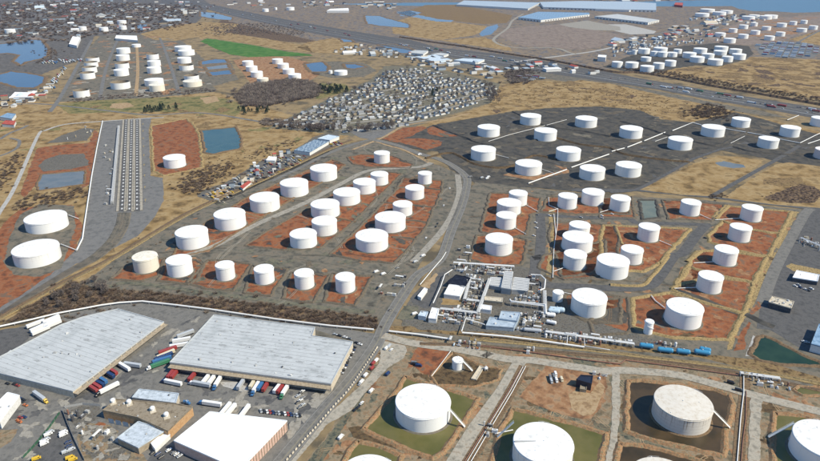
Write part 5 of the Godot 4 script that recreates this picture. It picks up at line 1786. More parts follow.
const VEHICLES := [
["trailer",-238.8,-458,2.92,"silver","","at the docks of the long warehouse"],
["trailer",-244.9,-455.4,-0.62,"white","","at the docks of the long warehouse"],
["trailer",-253.5,-449.8,-0.60,"red","","at the docks of the long warehouse"],
["trailer",-254,-445.3,-0.59,"navy","","at the docks of the long warehouse"],
["trailer",-257,-437.9,-0.60,"blue","","at the docks of the long warehouse"],
["trailer",-257.6,-433.4,-0.53,"navy","","at the docks of the long warehouse"],
["trailer",-258.5,-430.1,-0.60,"red","","at the docks of the long warehouse"],
["trailer",-259,-426,-0.61,"red","","at the docks of the long warehouse"],
["truck",-246.7,-424.4,-2.26,"white","black","at the docks of the long warehouse"],
["truck",-294.6,-414.4,-0.61,"silver","yellow","at the docks of the long warehouse"],
["truck",-197.9,-434.1,2.85,"white","navy","at the canopied docks of the broad warehouse"],
["truck",-173.9,-431.9,2.88,"silver","white","at the canopied docks of the broad warehouse"],
["truck",-158.4,-407.1,2.93,"white","blue","beside the white-roofed warehouse"],
["cab",-176.3,-408.9,2.54,"blue","blue","in the yard between the warehouses"],
["trailer",-169.3,-440.1,-1.78,"white","","at the canopied docks of the broad warehouse"],
["trailer",-164.4,-438.4,-1.75,"white","","at the canopied docks of the broad warehouse"],
["truck",-159,-434.3,-1.69,"white","blue","at the canopied docks of the broad warehouse"],
["trailer",-138.6,-433.1,-1.76,"silver","","at the canopied docks of the broad warehouse"],
["trailer",-129.1,-433.7,-1.72,"cream","","at the canopied docks of the broad warehouse"],
["truck",-125.8,-426.9,-1.73,"white","blue","at the canopied docks of the broad warehouse"],
["trailer",-121.8,-431.4,-1.79,"blue","","at the canopied docks of the broad warehouse"],
["trailer",-117.7,-430.2,-1.74,"red","","at the canopied docks of the broad warehouse"],
["trailer",-181.6,-443.9,-1.80,"red","","at the canopied docks of the broad warehouse"],
["trailer",-107.4,-428.1,-1.87,"white","","at the canopied docks of the broad warehouse"],
["trailer",-104.6,-427.4,-1.87,"red","","at the canopied docks of the broad warehouse"],
["truck",-101.4,-422.9,-1.79,"white","green","at the canopied docks of the broad warehouse"],
["trailer",-201,-447,-1.72,"red","","at the canopied docks of the broad warehouse"],
["trailer",-197.8,-447,-1.72,"red","","at the canopied docks of the broad warehouse"],
["trailer",-216,-479.9,-2.51,"red","","in the yard between the warehouses"],
["trailer",-215.5,-473.9,-2.38,"cream","","at the canopied docks of the broad warehouse"],
["trailer",-216,-469.9,-2.43,"navy","","at the canopied docks of the broad warehouse"],
["trailer",-215.9,-465.4,-2.57,"blue","","at the canopied docks of the broad warehouse"],
["truck",-217.5,-458.4,-2.50,"green","white","at the canopied docks of the broad warehouse"],
["trailer",-208.8,-506.6,-2.44,"silver","","in the yard between the warehouses"],
["trailer",-209,-496.2,-2.81,"white","","in the yard between the warehouses"],
["trailer",-208.5,-487.8,-2.83,"white","","in the yard between the warehouses"],
["trailer",-357.6,-524.1,0.84,"white","","in the dark yard behind the long warehouse"],
["trailer",-350.9,-517.2,0.99,"white","","in the dark yard behind the long warehouse"],
["trailer",-346.2,-512,0.93,"white","","in the dark yard behind the long warehouse"],
["trailer",-346.7,-532,0.95,"white","","in the dark yard behind the long warehouse"],
["trailer",-343.5,-527.2,0.94,"white","","in the dark yard behind the long warehouse"],
["trailer",-340.4,-522.6,0.91,"white","","in the dark yard behind the long warehouse"],
["trailer",-354.9,-469.4,1.32,"white","","at the docks of the long warehouse"],
["trailer",-143.6,-399.1,-1.85,"white","","beside the white-roofed warehouse"],
["trailer",-139.3,-397.6,-1.86,"white","","beside the white-roofed warehouse"],
["trailer",-128.1,-396.5,-1.83,"white","","beside the white-roofed warehouse"],
["van",-257.6,-375.4,0.77,"white","","beside the white shed"],
["van",-256.4,-372.8,0.77,"white","","beside the white shed"],
["car",-249.5,-365.6,0.76,"navy","","beside the white shed"],
["car",-246.8,-361.5,0.75,"navy","","beside the white shed"],
["van",-246,-355.6,0.74,"silver","","beside the white shed"],
["van",-243.4,-357.5,0.74,"silver","","beside the white shed"],
["van",-267.9,-373.3,0.78,"white","","beside the white shed"],
["van",-267.5,-375.4,0.78,"silver","","beside the white shed"],
["van",-265.7,-363.6,0.77,"white","","beside the white shed"],
["van",-266.4,-367.6,0.77,"silver","","beside the white shed"],
["van",-267.1,-366.2,0.77,"white","","beside the white shed"],
["van",-263.5,-348.8,0.56,"yellow","","beside the white shed"],
["van",-240.3,-349.7,0.55,"yellow","","beside the white shed"],
["van",-237.3,-347.8,0.55,"yellow","","beside the white shed"],
["car",-337.9,-441.5,-0.41,"red","","at the docks of the long warehouse"],
["car",-332.9,-439.9,-0.41,"black","","at the docks of the long warehouse"],
["car",-333.1,-434.5,-0.40,"black","","at the docks of the long warehouse"],
["car",-326.8,-433.5,-0.40,"black","","at the docks of the long warehouse"],
["car",-323.4,-431.9,-0.40,"red","","at the docks of the long warehouse"],
["car",-321.1,-435.9,-0.41,"white","","at the docks of the long warehouse"],
["car",-316.7,-434.5,-0.41,"silver","","at the docks of the long warehouse"],
["car",-308.5,-413.7,-0.40,"black","","at the docks of the long warehouse"],
["car",-310.8,-414.9,-0.40,"navy","","at the docks of the long warehouse"],
["car",-296.3,-393,-0.39,"navy","","beside the white shed"],
["car",-299.1,-392.5,-0.38,"red","","beside the white shed"],
["car",-297.1,-387.6,-0.38,"orange","","beside the white shed"],
["car",-298.7,-389.1,-0.38,"orange","","beside the white shed"],
["car",-303.2,-406.9,-0.39,"orange","","beside the white shed"],
["car",-308.7,-411.3,-0.39,"black","","beside the white shed"],
["car",-183.5,-355,0.91,"black","","in the yard between the warehouses"],
["car",-179.5,-353.6,0.90,"navy","","in the yard between the warehouses"],
["car",-173.1,-357.5,0.90,"white","","in the yard between the warehouses"],
["car",-166.1,-353.6,0.88,"white","","in the yard between the warehouses"],
["car",-163.4,-351.7,0.88,"silver","","in the yard between the warehouses"],
["car",-176.3,-350.7,0.89,"black","","in the yard between the warehouses"],
["car",-168.7,-355,0.89,"grey","","in the yard between the warehouses"],
["car",-116,-400,-1.14,"silver","","beside the white-roofed warehouse"],
["car",-113.6,-399.6,-1.14,"black","","beside the white-roofed warehouse"],
["car",-111.1,-399.2,-1.15,"white","","beside the white-roofed warehouse"],
["car",-108.7,-398.8,-1.15,"red","","beside the white-roofed warehouse"],
["car",-106.4,-398.4,-1.15,"navy","","beside the white-roofed warehouse"],
["car",-104,-398,-1.16,"grey","","beside the white-roofed warehouse"],
["car",-101.6,-397.6,-1.16,"silver","","beside the white-roofed warehouse"],
["car",-99.2,-397.2,-1.16,"black","","beside the white-roofed warehouse"],
["car",-96.8,-396.8,-1.17,"white","","beside the white-roofed warehouse"],
["car",-94.4,-396.4,-1.17,"red","","beside the white-roofed warehouse"],
["car",-92,-396,-1.17,"navy","","beside the white-roofed warehouse"],
["car",-89.7,-395.6,-1.18,"grey","","beside the white-roofed warehouse"],
["car",-87.3,-395.2,-1.18,"silver","","beside the white-roofed warehouse"],
["car",-84.9,-394.8,-1.18,"black","","beside the white-roofed warehouse"],
["car",-87.4,-424.5,0.77,"white","","at the canopied docks of the broad warehouse"],
["car",-88.8,-421.6,0.77,"black","","at the canopied docks of the broad warehouse"],
["car",-90.2,-418.7,0.77,"silver","","at the canopied docks of the broad warehouse"],
["car",-86.1,-415.9,0.76,"grey","","at the canopied docks of the broad warehouse"],
["car",-87.5,-413,0.76,"white","","beside the white-roofed warehouse"],
["car",-88.8,-410.2,0.76,"black","","beside the white-roofed warehouse"],
["car",-84.8,-407.5,0.75,"silver","","beside the white-roofed warehouse"],
["car",-86.2,-404.7,0.75,"grey","","beside the white-roofed warehouse"],
["car",-50.4,-487.5,-0.44,"black","","beside the public road"],
["car",-51.2,-483.5,-0.44,"navy","","beside the public road"],
["car",-52,-479.5,-0.43,"white","","beside the public road"],
["car",-52.9,-475.6,-0.43,"black","","beside the public road"],
["car",-53.7,-471.7,-0.43,"silver","","beside the public road"],
["car",-54.5,-467.8,-0.43,"grey","","beside the public road"],
["car",-55.3,-464,-0.42,"black","","beside the public road"],
["car",-56.1,-460.3,-0.42,"navy","","beside the public road"],
["car",-56.9,-456.6,-0.42,"white","","beside the public road"],
["car",-57.6,-452.9,-0.42,"black","","beside the public road"],
["car",-58.4,-449.3,-0.41,"silver","","beside the public road"],
["car",-45.5,-492.1,-0.41,"white","","beside the public road"],
["car",-48.8,-494.4,-0.41,"black","","beside the public road"],
["car",-60.1,-503.7,-0.41,"white","","beside the public road"],
["car",-65.6,-506.1,-0.41,"black","","beside the public road"],
["car",-69.8,-508.5,-0.41,"silver","","beside the public road"],
["car",-55.9,-501.4,-0.41,"grey","","beside the public road"],
["van",-18.8,-447.4,1.05,"navy","","along the gravel track"],
["van",-21.2,-485.3,1.08,"white","","along the gravel track"],
["van",-18.8,-488.5,1.08,"silver","","along the gravel track"],
["car",-16.8,-483.1,1.07,"white","","along the gravel track"],
["van",-29.3,-466.6,1.08,"white","","beside the public road"],
["van",-31.6,-462.4,1.08,"red","","beside the public road"],
["van",-32.4,-455.4,1.07,"red","","beside the public road"],
["van",-37.4,-445.4,1.07,"white","","beside the public road"],
["van",-40.1,-436.5,1.07,"white","","beside the public road"],
["car",-41.4,-433.8,1.07,"silver","","beside the public road"],
["van",-31.4,-424.5,1.05,"white","","beside the public road"],
["car",-38.3,-409.5,1.05,"white","","beside the public road"],
["car",-40.8,-404.4,1.04,"black","","beside the public road"],
["car",-42.8,-401.7,1.05,"black","","beside the public road"],
["van",-50.9,-370.5,1.03,"white","","beside the public road"],
["van",-37.4,-635,0.59,"white","","along the curving road"],
["van",-29.4,-629.6,0.59,"white","","along the curving road"],
["car",-14.3,-644.4,0.59,"grey","","along the curving road"],
["car",-19.6,-552.2,0.53,"black","","along the curving road"],
["van",15.6,-675.7,0.59,"white","","along the curving road"],
["van",6.4,-659.7,0.59,"silver","","along the curving road"],
["van",4.6,-544.9,0.52,"white","","along the curving road"],
["car",59.7,-907.1,1.31,"white","","on the yard road junction"],
["car",47.3,-837.2,1.30,"white","","along the curving road"],
["car",36.2,-772.5,1.29,"black","","along the curving road"],
["car",19.9,-726.7,1.30,"white","","along the curving road"],
["car",16.1,-675.9,1.29,"white","","along the curving road"],
["car",33.5,-762.2,1.29,"black","","along the curving road"],
["van",17.9,-1082.9,-0.60,"white","","on the yard road junction"],
["van",120.9,-952.2,0.52,"white","","on the yard road junction"],
["van",123.8,-959.6,0.52,"white","","on the yard road junction"],
["van",95.4,-959.6,0.53,"grey","","on the yard road junction"],
["van",16.1,-1079.4,0.59,"white","","on the yard road junction"],
["van",113.3,-955.9,0.52,"silver","","on the yard road junction"],
["car",411.4,-602.2,-1.07,"white","","in the depot yard"],
["car",414.8,-599.4,-1.07,"navy","","in the depot yard"],
["car",418.3,-594.8,-1.07,"white","","in the depot yard"],
["car",425.4,-596.5,-1.08,"white","","in the depot yard"],
["car",416.4,-605.1,-1.08,"silver","","in the depot yard"],
["car",419.8,-592.5,-1.07,"black","","in the depot yard"],
["car",274.5,-806.1,-0.80,"white","","on the terminal roads"],
["car",258.7,-799.9,-0.79,"white","","on the terminal roads"],
["car",229.5,-793.8,-0.77,"silver","","on the terminal roads"],
["car",188.3,-799.9,-0.75,"white","","on the terminal roads"],
["car",172.5,-803,-0.75,"grey","","on the terminal roads"],
["car",165.3,-775.9,-0.73,"white","","on the terminal roads"],
["car",163.3,-758.7,-0.72,"white","","on the terminal roads"],
["car",155.6,-734,-0.70,"white","","on the terminal roads"],
["car",361.3,-496.3,-0.54,"white","","in the depot yard"],
["car",363.2,-495.5,-0.54,"silver","","in the depot yard"],
["car",256.7,-791.5,-0.67,"silver","","on the terminal roads"],
["car",367.6,-726.7,-0.68,"black","","on the terminal roads"],
["van",7.4,-459.1,-0.27,"navy","","along the gravel track"],
["van",5.1,-460.9,-0.27,"black","","along the gravel track"],
["van",3.6,-462.9,-0.27,"grey","","along the gravel track"],
["van",265.8,-435.5,-0.49,"black","","around the front bunds"],
["van",267.5,-425.4,-0.49,"black","","around the front bunds"],
["van",304.7,-440.7,-0.51,"white","","around the front bunds"],
["van",298.6,-441.4,-0.51,"white","","around the front bunds"],
["van",123,-446.7,-1.56,"white","","around the front bunds"],
["van",122,-438.4,-1.56,"white","","around the front bunds"],
["van",126.6,-439.6,-1.56,"cream","","around the front bunds"],
["van",117.7,-441.9,-1.55,"grey","","around the front bunds"],
["van",117.5,-437.2,-1.55,"silver","","around the front bunds"],
["van",120.8,-443.1,-1.55,"grey","","around the front bunds"]]

const PIPES := [
["long thick white pipeline passing the warehouses to the road crossing",0.85,1.8,[-398.2,-514.7,-389.9,-519.9,-367.7,-531.5,-346.2,-544.4,-310.5,-559.9,-294.5,-564.8,-272.3,-567.8,-242.7,-561.8,-199.4,-552.1,-129,-533.3,-76.3,-521.6,-34,-514.7]],
["thick white pipeline running from the road crossing to the plant valves",0.85,1.8,[-19.7,-512.1,9.3,-506.1,36.8,-498.7]],
["thick white pipeline along the south side of the process plant",0.9,2.2,[48.6,-508.7,86.2,-502.8,119.1,-495.4,136.4,-490.5,156.8,-485]],
["white pipe loop beside the cooler bank",0.7,5.0,[131.7,-619.9,142.5,-618.5,145.4,-608.3,140.6,-588.8,134.9,-584.6]],
["white plant pipe running beside the cream shed to the vessels",0.8,5.0,[101.2,-565.8,101.9,-562.1,112.8,-559.6,135.2,-555.5,132.1,-537]],
["white plant pipe beside the navy building",0.5,4.0,[23.1,-559.6,32.1,-594.1,38,-621.9,46.9,-633.6]],
["white pipe along the rail yard road",0.9,1.5,[-642.6,-1317.8,-566.7,-1121.9,-504.5,-964.7,-421.2,-759.6,-405.8,-722.4,-396.8,-688]],
["thin white pipe from the broad western tank",0.5,1.5,[-424.5,-706.4,-397.8,-689.7]],
["thin white pipe from the upper western tank",0.5,1.5,[-460.6,-799.6,-440.4,-786.2]],
["first white pipe way segment at the dark yard junction",0.9,1.2,[181.3,-928.4,255.3,-995.6]],
["second white pipe way segment in the dark yard",0.9,1.2,[265.3,-1006.3,348.5,-1080.9]],
["third white pipe way segment in the dark yard",0.9,1.2,[357.9,-1097.9,387,-1118.6]],
["fourth white pipe way segment in the dark yard",0.9,1.2,[393.6,-1123.5,431.9,-1160.6]],
["fifth white pipe way segment in the dark yard",0.9,1.2,[438.4,-1165.8,500.5,-1228]],
["sixth white pipe way segment bending behind a yard tank",0.9,1.2,[518.9,-1239.6,585.9,-1304.9,595.1,-1283.8]],
["white pipe way between the eastern yard tanks",0.7,1.2,[631.5,-1255.3,656.2,-1231.8,680.1,-1209.1,702.4,-1176.3,722.7,-1152]],
["short white pipe way in the far yard corner",0.7,1.2,[793,-1326.5,839.9,-1367.3]],
["white pipe way crossing the eastern lane",0.7,1.2,[722.7,-1152,782.1,-1205.4,832,-1247.4]],
["white pipe way leaving the eastern lane",0.7,1.2,[734,-1146.8,808.5,-1199.8]],
["thin white pipe across the western half of the dark yard",0.4,0.8,[146.7,-1164,194.5,-1212.8,259.2,-1267.4,330.3,-1331]],
["thin white pipe beside a western yard tank",0.4,0.8,[149.5,-1080.9,170.4,-1059.8]],
["thin white pipe between two yard tanks",0.4,0.8,[214.5,-1000.9,230.6,-977.4]],
["thin pipe behind the eastern dry grass",0.4,0.8,[594.4,-1152,644.3,-1201.7]],
["thin pipe below a middle yard tank",0.4,0.8,[458.5,-1164,492.1,-1194.3]],
["white pipe from the three-tank bund to the road",0.4,1.0,[163.2,-838.7,175.5,-812.7]],
["white pipe from the lowest of three tanks to the road",0.4,1.0,[135.2,-757.9,146.3,-737.1]],
["white pipe in the back bund row",0.4,1.0,[200.8,-868.2,194.9,-837.3,204.5,-822.9,192.5,-769.3,172.8,-695.3]],
["white pipe towards the back bund tank pair",0.4,1.0,[189.8,-812.7,204.8,-824.2]],
["white pipe by the basin-side tank",0.4,1.0,[259.2,-810.2,278.3,-822.9]],
["white pipe from the junction tank",0.4,1.0,[392.9,-802.8,400.3,-784.6]],
["white pipe inside the bending road bund",0.4,1.0,[307.5,-718.3,316.8,-703.2]],
["white pipe to the back corner tank",0.4,1.0,[404.9,-783.9,441.1,-789.9]],
["white pipe to the second column tank",0.4,1.0,[324.7,-656.4,347.8,-659]],
["white pipe to the third column tank",0.4,1.0,[279.9,-596.1,303.9,-598.3]],
["white pipe to the largest eastern tank",0.5,1.0,[250.2,-580.8,250.5,-570.2,255,-556]],
["thin white pipe between small tank and big plant tank",0.4,1.0,[161.2,-587.2,168.9,-583.5]],
["white pipe along the tan reservation",0.4,1.0,[156.1,-620.3,172,-691.9,183.8,-736.9,195.2,-805]],
["white pipe behind the lower inner tank",0.4,1.0,[160.4,-635.5,173.9,-644.8]],
["long white pipe of the front pipe trench",0.28,0.7,[99.6,-458.1,83.7,-424.9,65.9,-390.8,43.5,-347.6,38.1,-337]],
["second white pipe of the front pipe trench",0.22,0.6,[97.4,-458.1,81.6,-424.9,63.4,-390.8,40.8,-347.6,35.5,-337]],
["rusty pink pipe beside the front trench",0.28,0.6,[94.3,-452.6,79.3,-423.3,61.3,-389.3,37.9,-345.4]],
["white pipe beside the front corner lane",0.35,0.8,[281.4,-445.4,270,-421.6,253,-390.8,238.4,-363.1,225.3,-338.2]],
["rusty pipe beside the front corner lane",0.28,0.6,[273.7,-424.9,256.9,-390.8,241.2,-363.1,228.1,-338.2]],
["pink rusty pipe along the rail tracks",0.5,0.8,[63.5,-489.4,100,-481.2,146.9,-469.2,182.2,-461.5,188.7,-467.5,227.8,-458.1,277,-445.4]],
["white pipe at the trench crossing",0.4,1.0,[62.9,-373.8,76.8,-378]],
["white pipe frame beside the equipment line",0.4,3.0,[137.1,-489.2,141.5,-487.8,146.3,-504.8,160.4,-501.9,157.3,-485.6,178.1,-479.4]],
["white pipe along the public road above the plant",0.45,1.0,[42.6,-684.6,36.6,-666,27.8,-646.1,10.6,-604.1]],
["white riser pipe from the thick pipeline into the plant",0.5,4.0,[47.9,-507.7,53.6,-530.5,64.4,-524.3,70.9,-519.7]],
["thin pipe across the orange works",0.3,0.6,[18.2,-444.4,36.4,-481.2]]]

const VESSELS := [
["bright blue horizontal tank in the line below the slim tank",207,-488,219,-485.1,2.2,"brightblue","blue horizontal tanks"],
["bright blue horizontal tank in the line below the slim tank",221,-481.5,234.3,-478.3,2.2,"brightblue","blue horizontal tanks"],
["bright blue horizontal tank in the line below the slim tank",236.9,-479.1,248.6,-476,2.2,"brightblue","blue horizontal tanks"],
["bright blue horizontal tank in the line below the slim tank",252.5,-478.3,265.7,-474.4,2.2,"brightblue","blue horizontal tanks"],
["bright blue horizontal tank in the line below the slim tank",258.7,-482.3,267.8,-478.3,2.2,"brightblue","blue horizontal tanks"],
["long pale blue horizontal vessel beside the plant pipe",137.8,-550.7,153.1,-547.7,2.6,"paleblue",""],
["thick white horizontal vessel below the pale blue one",133,-540.7,142.2,-539.1,2.2,"white",""],
["thin white horizontal vessel by the plant fence",130.9,-528.9,140.1,-524.9,1.8,"white",""],
["silver horizontal vessel beside the yellow trailer yard",106.8,-514.5,123.4,-511.5,1.8,"silver",""],
["short pale blue horizontal vessel at the pipe end",136.4,-548.2,147.9,-545.9,2.2,"paleblue",""],
["small blue tank behind the tan factory",-179.7,-410.4,-173.2,-407.1,1.2,"blue",""],
["small white tank beside the concrete slab",63.2,-453.2,66.5,-453.9,1.5,"white",""],
["white drum beside the pale blue vessel",146.2,-552.4,153.8,-550.7,1.6,"white",""],
["short white drum by the blue-grey hall",109.9,-533.6,112,-528.9,1.2,"white",""],
["second short white drum by the blue-grey hall",115,-533.6,117,-528.9,1.2,"white",""]]

const ESTATE := [-280.3,-1274.8,-241.1,-1387,-182.1,-1552.1,-146.7,-1623.6,-103.4,-1757.1,-65.8,-1946.6,30.2,-1964.1,162.7,-1816.3,225.5,-1687.9,210.2,-1563.6,154,-1486.2,65,-1368.6,-10.2,-1274.8,-113.9,-1228.3,-199.7,-1251.2]

const ESTATE_GAPS := [[-249.7,-1636.1,-237.7,-1742.9,-155.5,-1728.8,-148.8,-1648.8,-195.5,-1563.6,-218.9,-1518.5],[-135.3,-1272.7,-111.5,-1330.4,-60.3,-1330.4,-44.3,-1286.7,-91.3,-1245.6],[-77.7,-1666.5,-41.3,-1644.2,-5.5,-1580.4,-22.4,-1560.1,-57.6,-1601.1],[27.6,-1511.5,52.5,-1521,55.1,-1474.6,34.4,-1447.9],[13.1,-1799.9,74,-1881.3,161.1,-1839.8,147.3,-1787,76.9,-1826.3]]

const TOWNS := [
[[-1915.3,-2703.4,-1670.8,-2703.4,-1426.3,-2703.4,-1299.1,-2640.4,-1373.5,-2874,-1150.6,-2948.2,-1033.8,-3066.5,-1240.9,-3889.3,-1443.2,-4658.6,-2241.9,-4752,-2872.5,-4752,-3111.4,-4482.2],190,"town_building","distant %s roofed building of the far town","buildings of the far town",1.5],
[[-976.2,-1405.8,-921,-1425.2,-886.8,-1486.2,-872,-1529.5,-945.6,-1701.3,-948.8,-1623.6,-982.2,-1529.5],26,"shed_building","low %s roofed building beyond the white road","sheds beyond the white road",1.0],
[[-1202.6,-4398.7,-678.4,-4165.5,-59.6,-4022.8,-68.7,-4658.6,-1121,-4752],40,"works_building","distant %s roofed works building along the motorway","works buildings along the motorway",2.2],
[[763.2,-2522.4,958.9,-2769.3,1355.6,-3239,1711.4,-3535.7,1641.8,-3332.4,1167.4,-2769.3,896.9,-2467.1,710.7,-2314.1],55,"shore_building","distant %s roofed industrial building near the shore tanks","industrial buildings near the shore",1.5],
[[279.6,-1912.4,329.2,-1946.6,424.2,-1831.7,550.3,-1879.4,556.6,-1946.6,409.4,-2056.3,299.2,-2056.3],18,"lot_building","%s roofed building beside the overpass","buildings beside the overpass",1.2],
[[-6.8,-2221.7,192.3,-2095.4,269.3,-1946.6,248.7,-1786.3,172.4,-1863.2,0,-2018.5],40,"strip_building","%s roofed commercial building between estate and motorway","commercial buildings between estate and motorway",1.2],
[[1079,-4568.7,3050.4,-5055.3,3973.7,-5523.3,4261.4,-5933.7,1357.5,-4849.1],40,"bank_building","distant %s roofed building on the far river bank","buildings on the far river bank",3.0],
[[767,-2535.6,998.2,-2690.1,1156.1,-2774.3,1365.5,-2958.5,1268.2,-2690.1,1185.9,-2550.3,1025.2,-2492.5,818,-2333.1,723.4,-2202.9,662.3,-2169.8],90,"works_building","small %s roofed shed around the packed tanks","sheds around the packed tanks",0.55],
[[1432.5,-3471.9,1796.6,-3683.1,1823,-3406.6,1734.3,-3282.9,1556.5,-3224.2,1395.3,-3282.9],40,"dock_building","small %s roofed shed below the shore tanks","sheds below the shore tanks",0.8],
[[-260.1,-2302.2,-245.4,-2430.4,-173.1,-2478.4,-54.5,-2333.1,-0,-2242.8,-34,-2169.8,-154.9,-2202.9],34,"pool_building","%s roofed building beside the blue motorway pool","buildings beside the blue motorway pool",0.9],
[[-300.8,-901.4,-286.7,-936.5,-266.7,-1000.5,-250.1,-1057.4,-207.6,-1107.1,-177.7,-1093.3,-187.4,-1057.4,-220.6,-982.7,-247.2,-916.7,-269.6,-872.1],16,"yard_shed","small %s roofed shed in the scrapyard strip","sheds of the scrapyard strip",0.45]]

const PLOTS := [
[[48.2,-655,75.9,-648.8,95.1,-645.7,117.1,-642.7,114.8,-627.7,87.3,-626.3,71.5,-632.2,51.2,-636.6],40,"above the plant cooler banks",0.27],
[[62.9,-627.7,82,-627.7,86.5,-619.1,76.5,-575.8,67.6,-537,51.4,-546.5,56.1,-575.8,64.8,-602.2],56,"between the navy building and the coolers",0.27],
[[28.6,-556,45.8,-554.8,56.7,-551.2,68.1,-541.8,63.9,-523.8,28.6,-528.2],40,"below the plant hall",0.27],
[[107.3,-590.1,128.1,-590.1,133.7,-578.4,130.9,-563.3,103.7,-565.8],30,"below the cooler banks",0.27],
[[131.4,-624.8,140.7,-616.2,139.5,-588.8,126.8,-568.3,127,-591.5],10,"inside the white pipe loop",0.27],
[[88.7,-537,110.7,-546.5,133.6,-551.2,128.4,-523.8,87.6,-519.4],22,"beside the blue-grey process building",0.27],
[[102.6,-524.3,125.3,-521.2,140.4,-509.2,138.8,-501.9,100.7,-512.1],10,"along the plant south fence",0.27],
[[125.5,-512.1,163.5,-507.7,201.5,-494.8,202.5,-487.8,159.9,-493.4,124.1,-504.8],60,"in the equipment line beside the thick pipeline",0.27],
[[221.1,-496.2,244.7,-491.4,243.2,-487.5,219.4,-491.4],5,"beside the blue horizontal tanks",0.27],
[[34.8,-499,63.3,-496.2,68.3,-483.7,62,-483.7,36,-491.4],12,"at the pipeline valve station",0.27],
[[104.4,-485.1,115.1,-483.7,113.9,-477,104.7,-477.8],6,"at the rail-side valve pit",0.27],
[[488.2,-730.7,494.7,-730.7,498.6,-705.1,481.7,-676.2,474.7,-695.3,474.6,-710.1],14,"in the depot piping yard",0.27],
[[278.7,-449,290.9,-447.2,314.6,-435,311.5,-421.6,297.5,-426.6,284.9,-435],14,"at the pipe crossing by the front lane",0.27],
[[52.6,-385,62,-382.2,66.7,-373.8,57,-372.5],5,"at the front pipe trench crossing",0.27],
[[-270.2,-402.8,-259.4,-402.8,-245.4,-399.3,-249.8,-389.1,-247.1,-373.9,-260.4,-389.1],7,"in the tarpaulined storage yard",0.27],
[[-245.7,-373.9,-230.9,-380.3,-222.2,-373.9,-196.1,-359.5,-191.5,-347.6,-226.3,-347.6],7,"in the rubble yard",0.27],
[[-572.2,-1155.4,-553.1,-1155.4,-504.1,-1045.3,-419.3,-832.4,-428.3,-832.4,-480.1,-964.7],14,"in the equipment row of the rail yard",0.27],
[[153.9,-449.1,168.3,-447.9,165.5,-440.8,154.9,-441.9],6,"beside the dark boxy tank",0.27],
[[57.9,-691,72.6,-700.7,68.6,-653.7,55.3,-653.7],8,"above the navy plant building",0.27],
[[-31.2,-603.3,-5.4,-623.1,-3.4,-603.3,-19.4,-577.3,-32.3,-584.6],10,"on the stony plot beside the public road",0.27],
[[-296.9,-879.3,-274.3,-940.5,-261,-1000.5,-247.1,-1057.4,-193.8,-1098.6,-181.5,-1057.4,-220.6,-982.7,-253.2,-909,-274,-851.2],26,"in the scrapyard strip",0.27],
[[-694.3,-1247.4,-667.2,-1288,-624.2,-1228,-628.1,-1172.8,-661.9,-1172.8],6,"in the grey fenced plot",0.27]]

const RACK := [[-396.6,-818.1,-600.4,-1335.4],[-386.2,-818.1,-589,-1335.4],[-375.8,-818.1,-577.6,-1335.4]]

const BARRIER := [-29.7,-487.2,-39.7,-457,-50.3,-426.6,-60.5,-405.2,-69.8,-384.4,-78.6,-365.8,-86.7,-348.4,-91.8,-337]

const MOTORWAY := [[-1368.4,-4409.8,-962.2,-3774.6],[-962.2,-3774.6,-501.3,-3112.6],[-501.3,-3112.6,-234.7,-2765.6],[-38.1,-2521.1,143.2,-2284.1],[143.2,-2284.1,315.6,-2116.6],[315.6,-2116.6,434.8,-1970.7],[566.4,-1834.5,664.6,-1704.2],[664.6,-1704.2,745.4,-1577.9],[745.4,-1577.9,825.4,-1486.5],[825.4,-1486.5,894.5,-1399.4],[745.4,-1577.9,894.5,-1399.4]]

const LOTS := [
[[1298.5,-2478.4,1418.7,-2580.2,1521.4,-2506.7,1460.9,-2345.6,1347.1,-2202.9,1239,-2169.8,1205.2,-2237.1],0.55,21,8.5,260,"in the container lot behind the marsh","trailer"],
[[-941.6,-1670.1,-1064.8,-1998.3,-1037.9,-1970.7,-913.3,-1653.5],0.9,20,7,45,"in the lot beside the lower blue pond","trailer"],
[[-1173,-2031.5,-1168.9,-2132.3,-1060.4,-2132.3,-1037.4,-2031.5,-1053,-1998.3,-1100.8,-1984.4],0.9,22,8,26,"in the lot above the pond","trailer"],
[[-305,-872.1,-284.3,-861.5,-265.6,-847.8,-252.3,-905.2,-216.4,-961.2,-178.5,-1037.8,-174.7,-1072.5,-214.9,-1077.6,-243.1,-1037.8,-262.5,-982.7,-280.3,-932.5,-296,-893.9],0.5,9,6,140,"in the scrapyard strip","car"],
[[-147.7,-1146,-140.6,-1169.4,-115.7,-1146,-125.2,-1112.5,-141.5,-1091.1],0.5,8,5,12,"beside the blue-roofed strip building","car"],
[[295.5,-1866.8,363.3,-1834.5,392.6,-1765.3,359.7,-1739.7,305.2,-1787.8],0.4,22,8,14,"in the lot below the overpass","trailer"]]

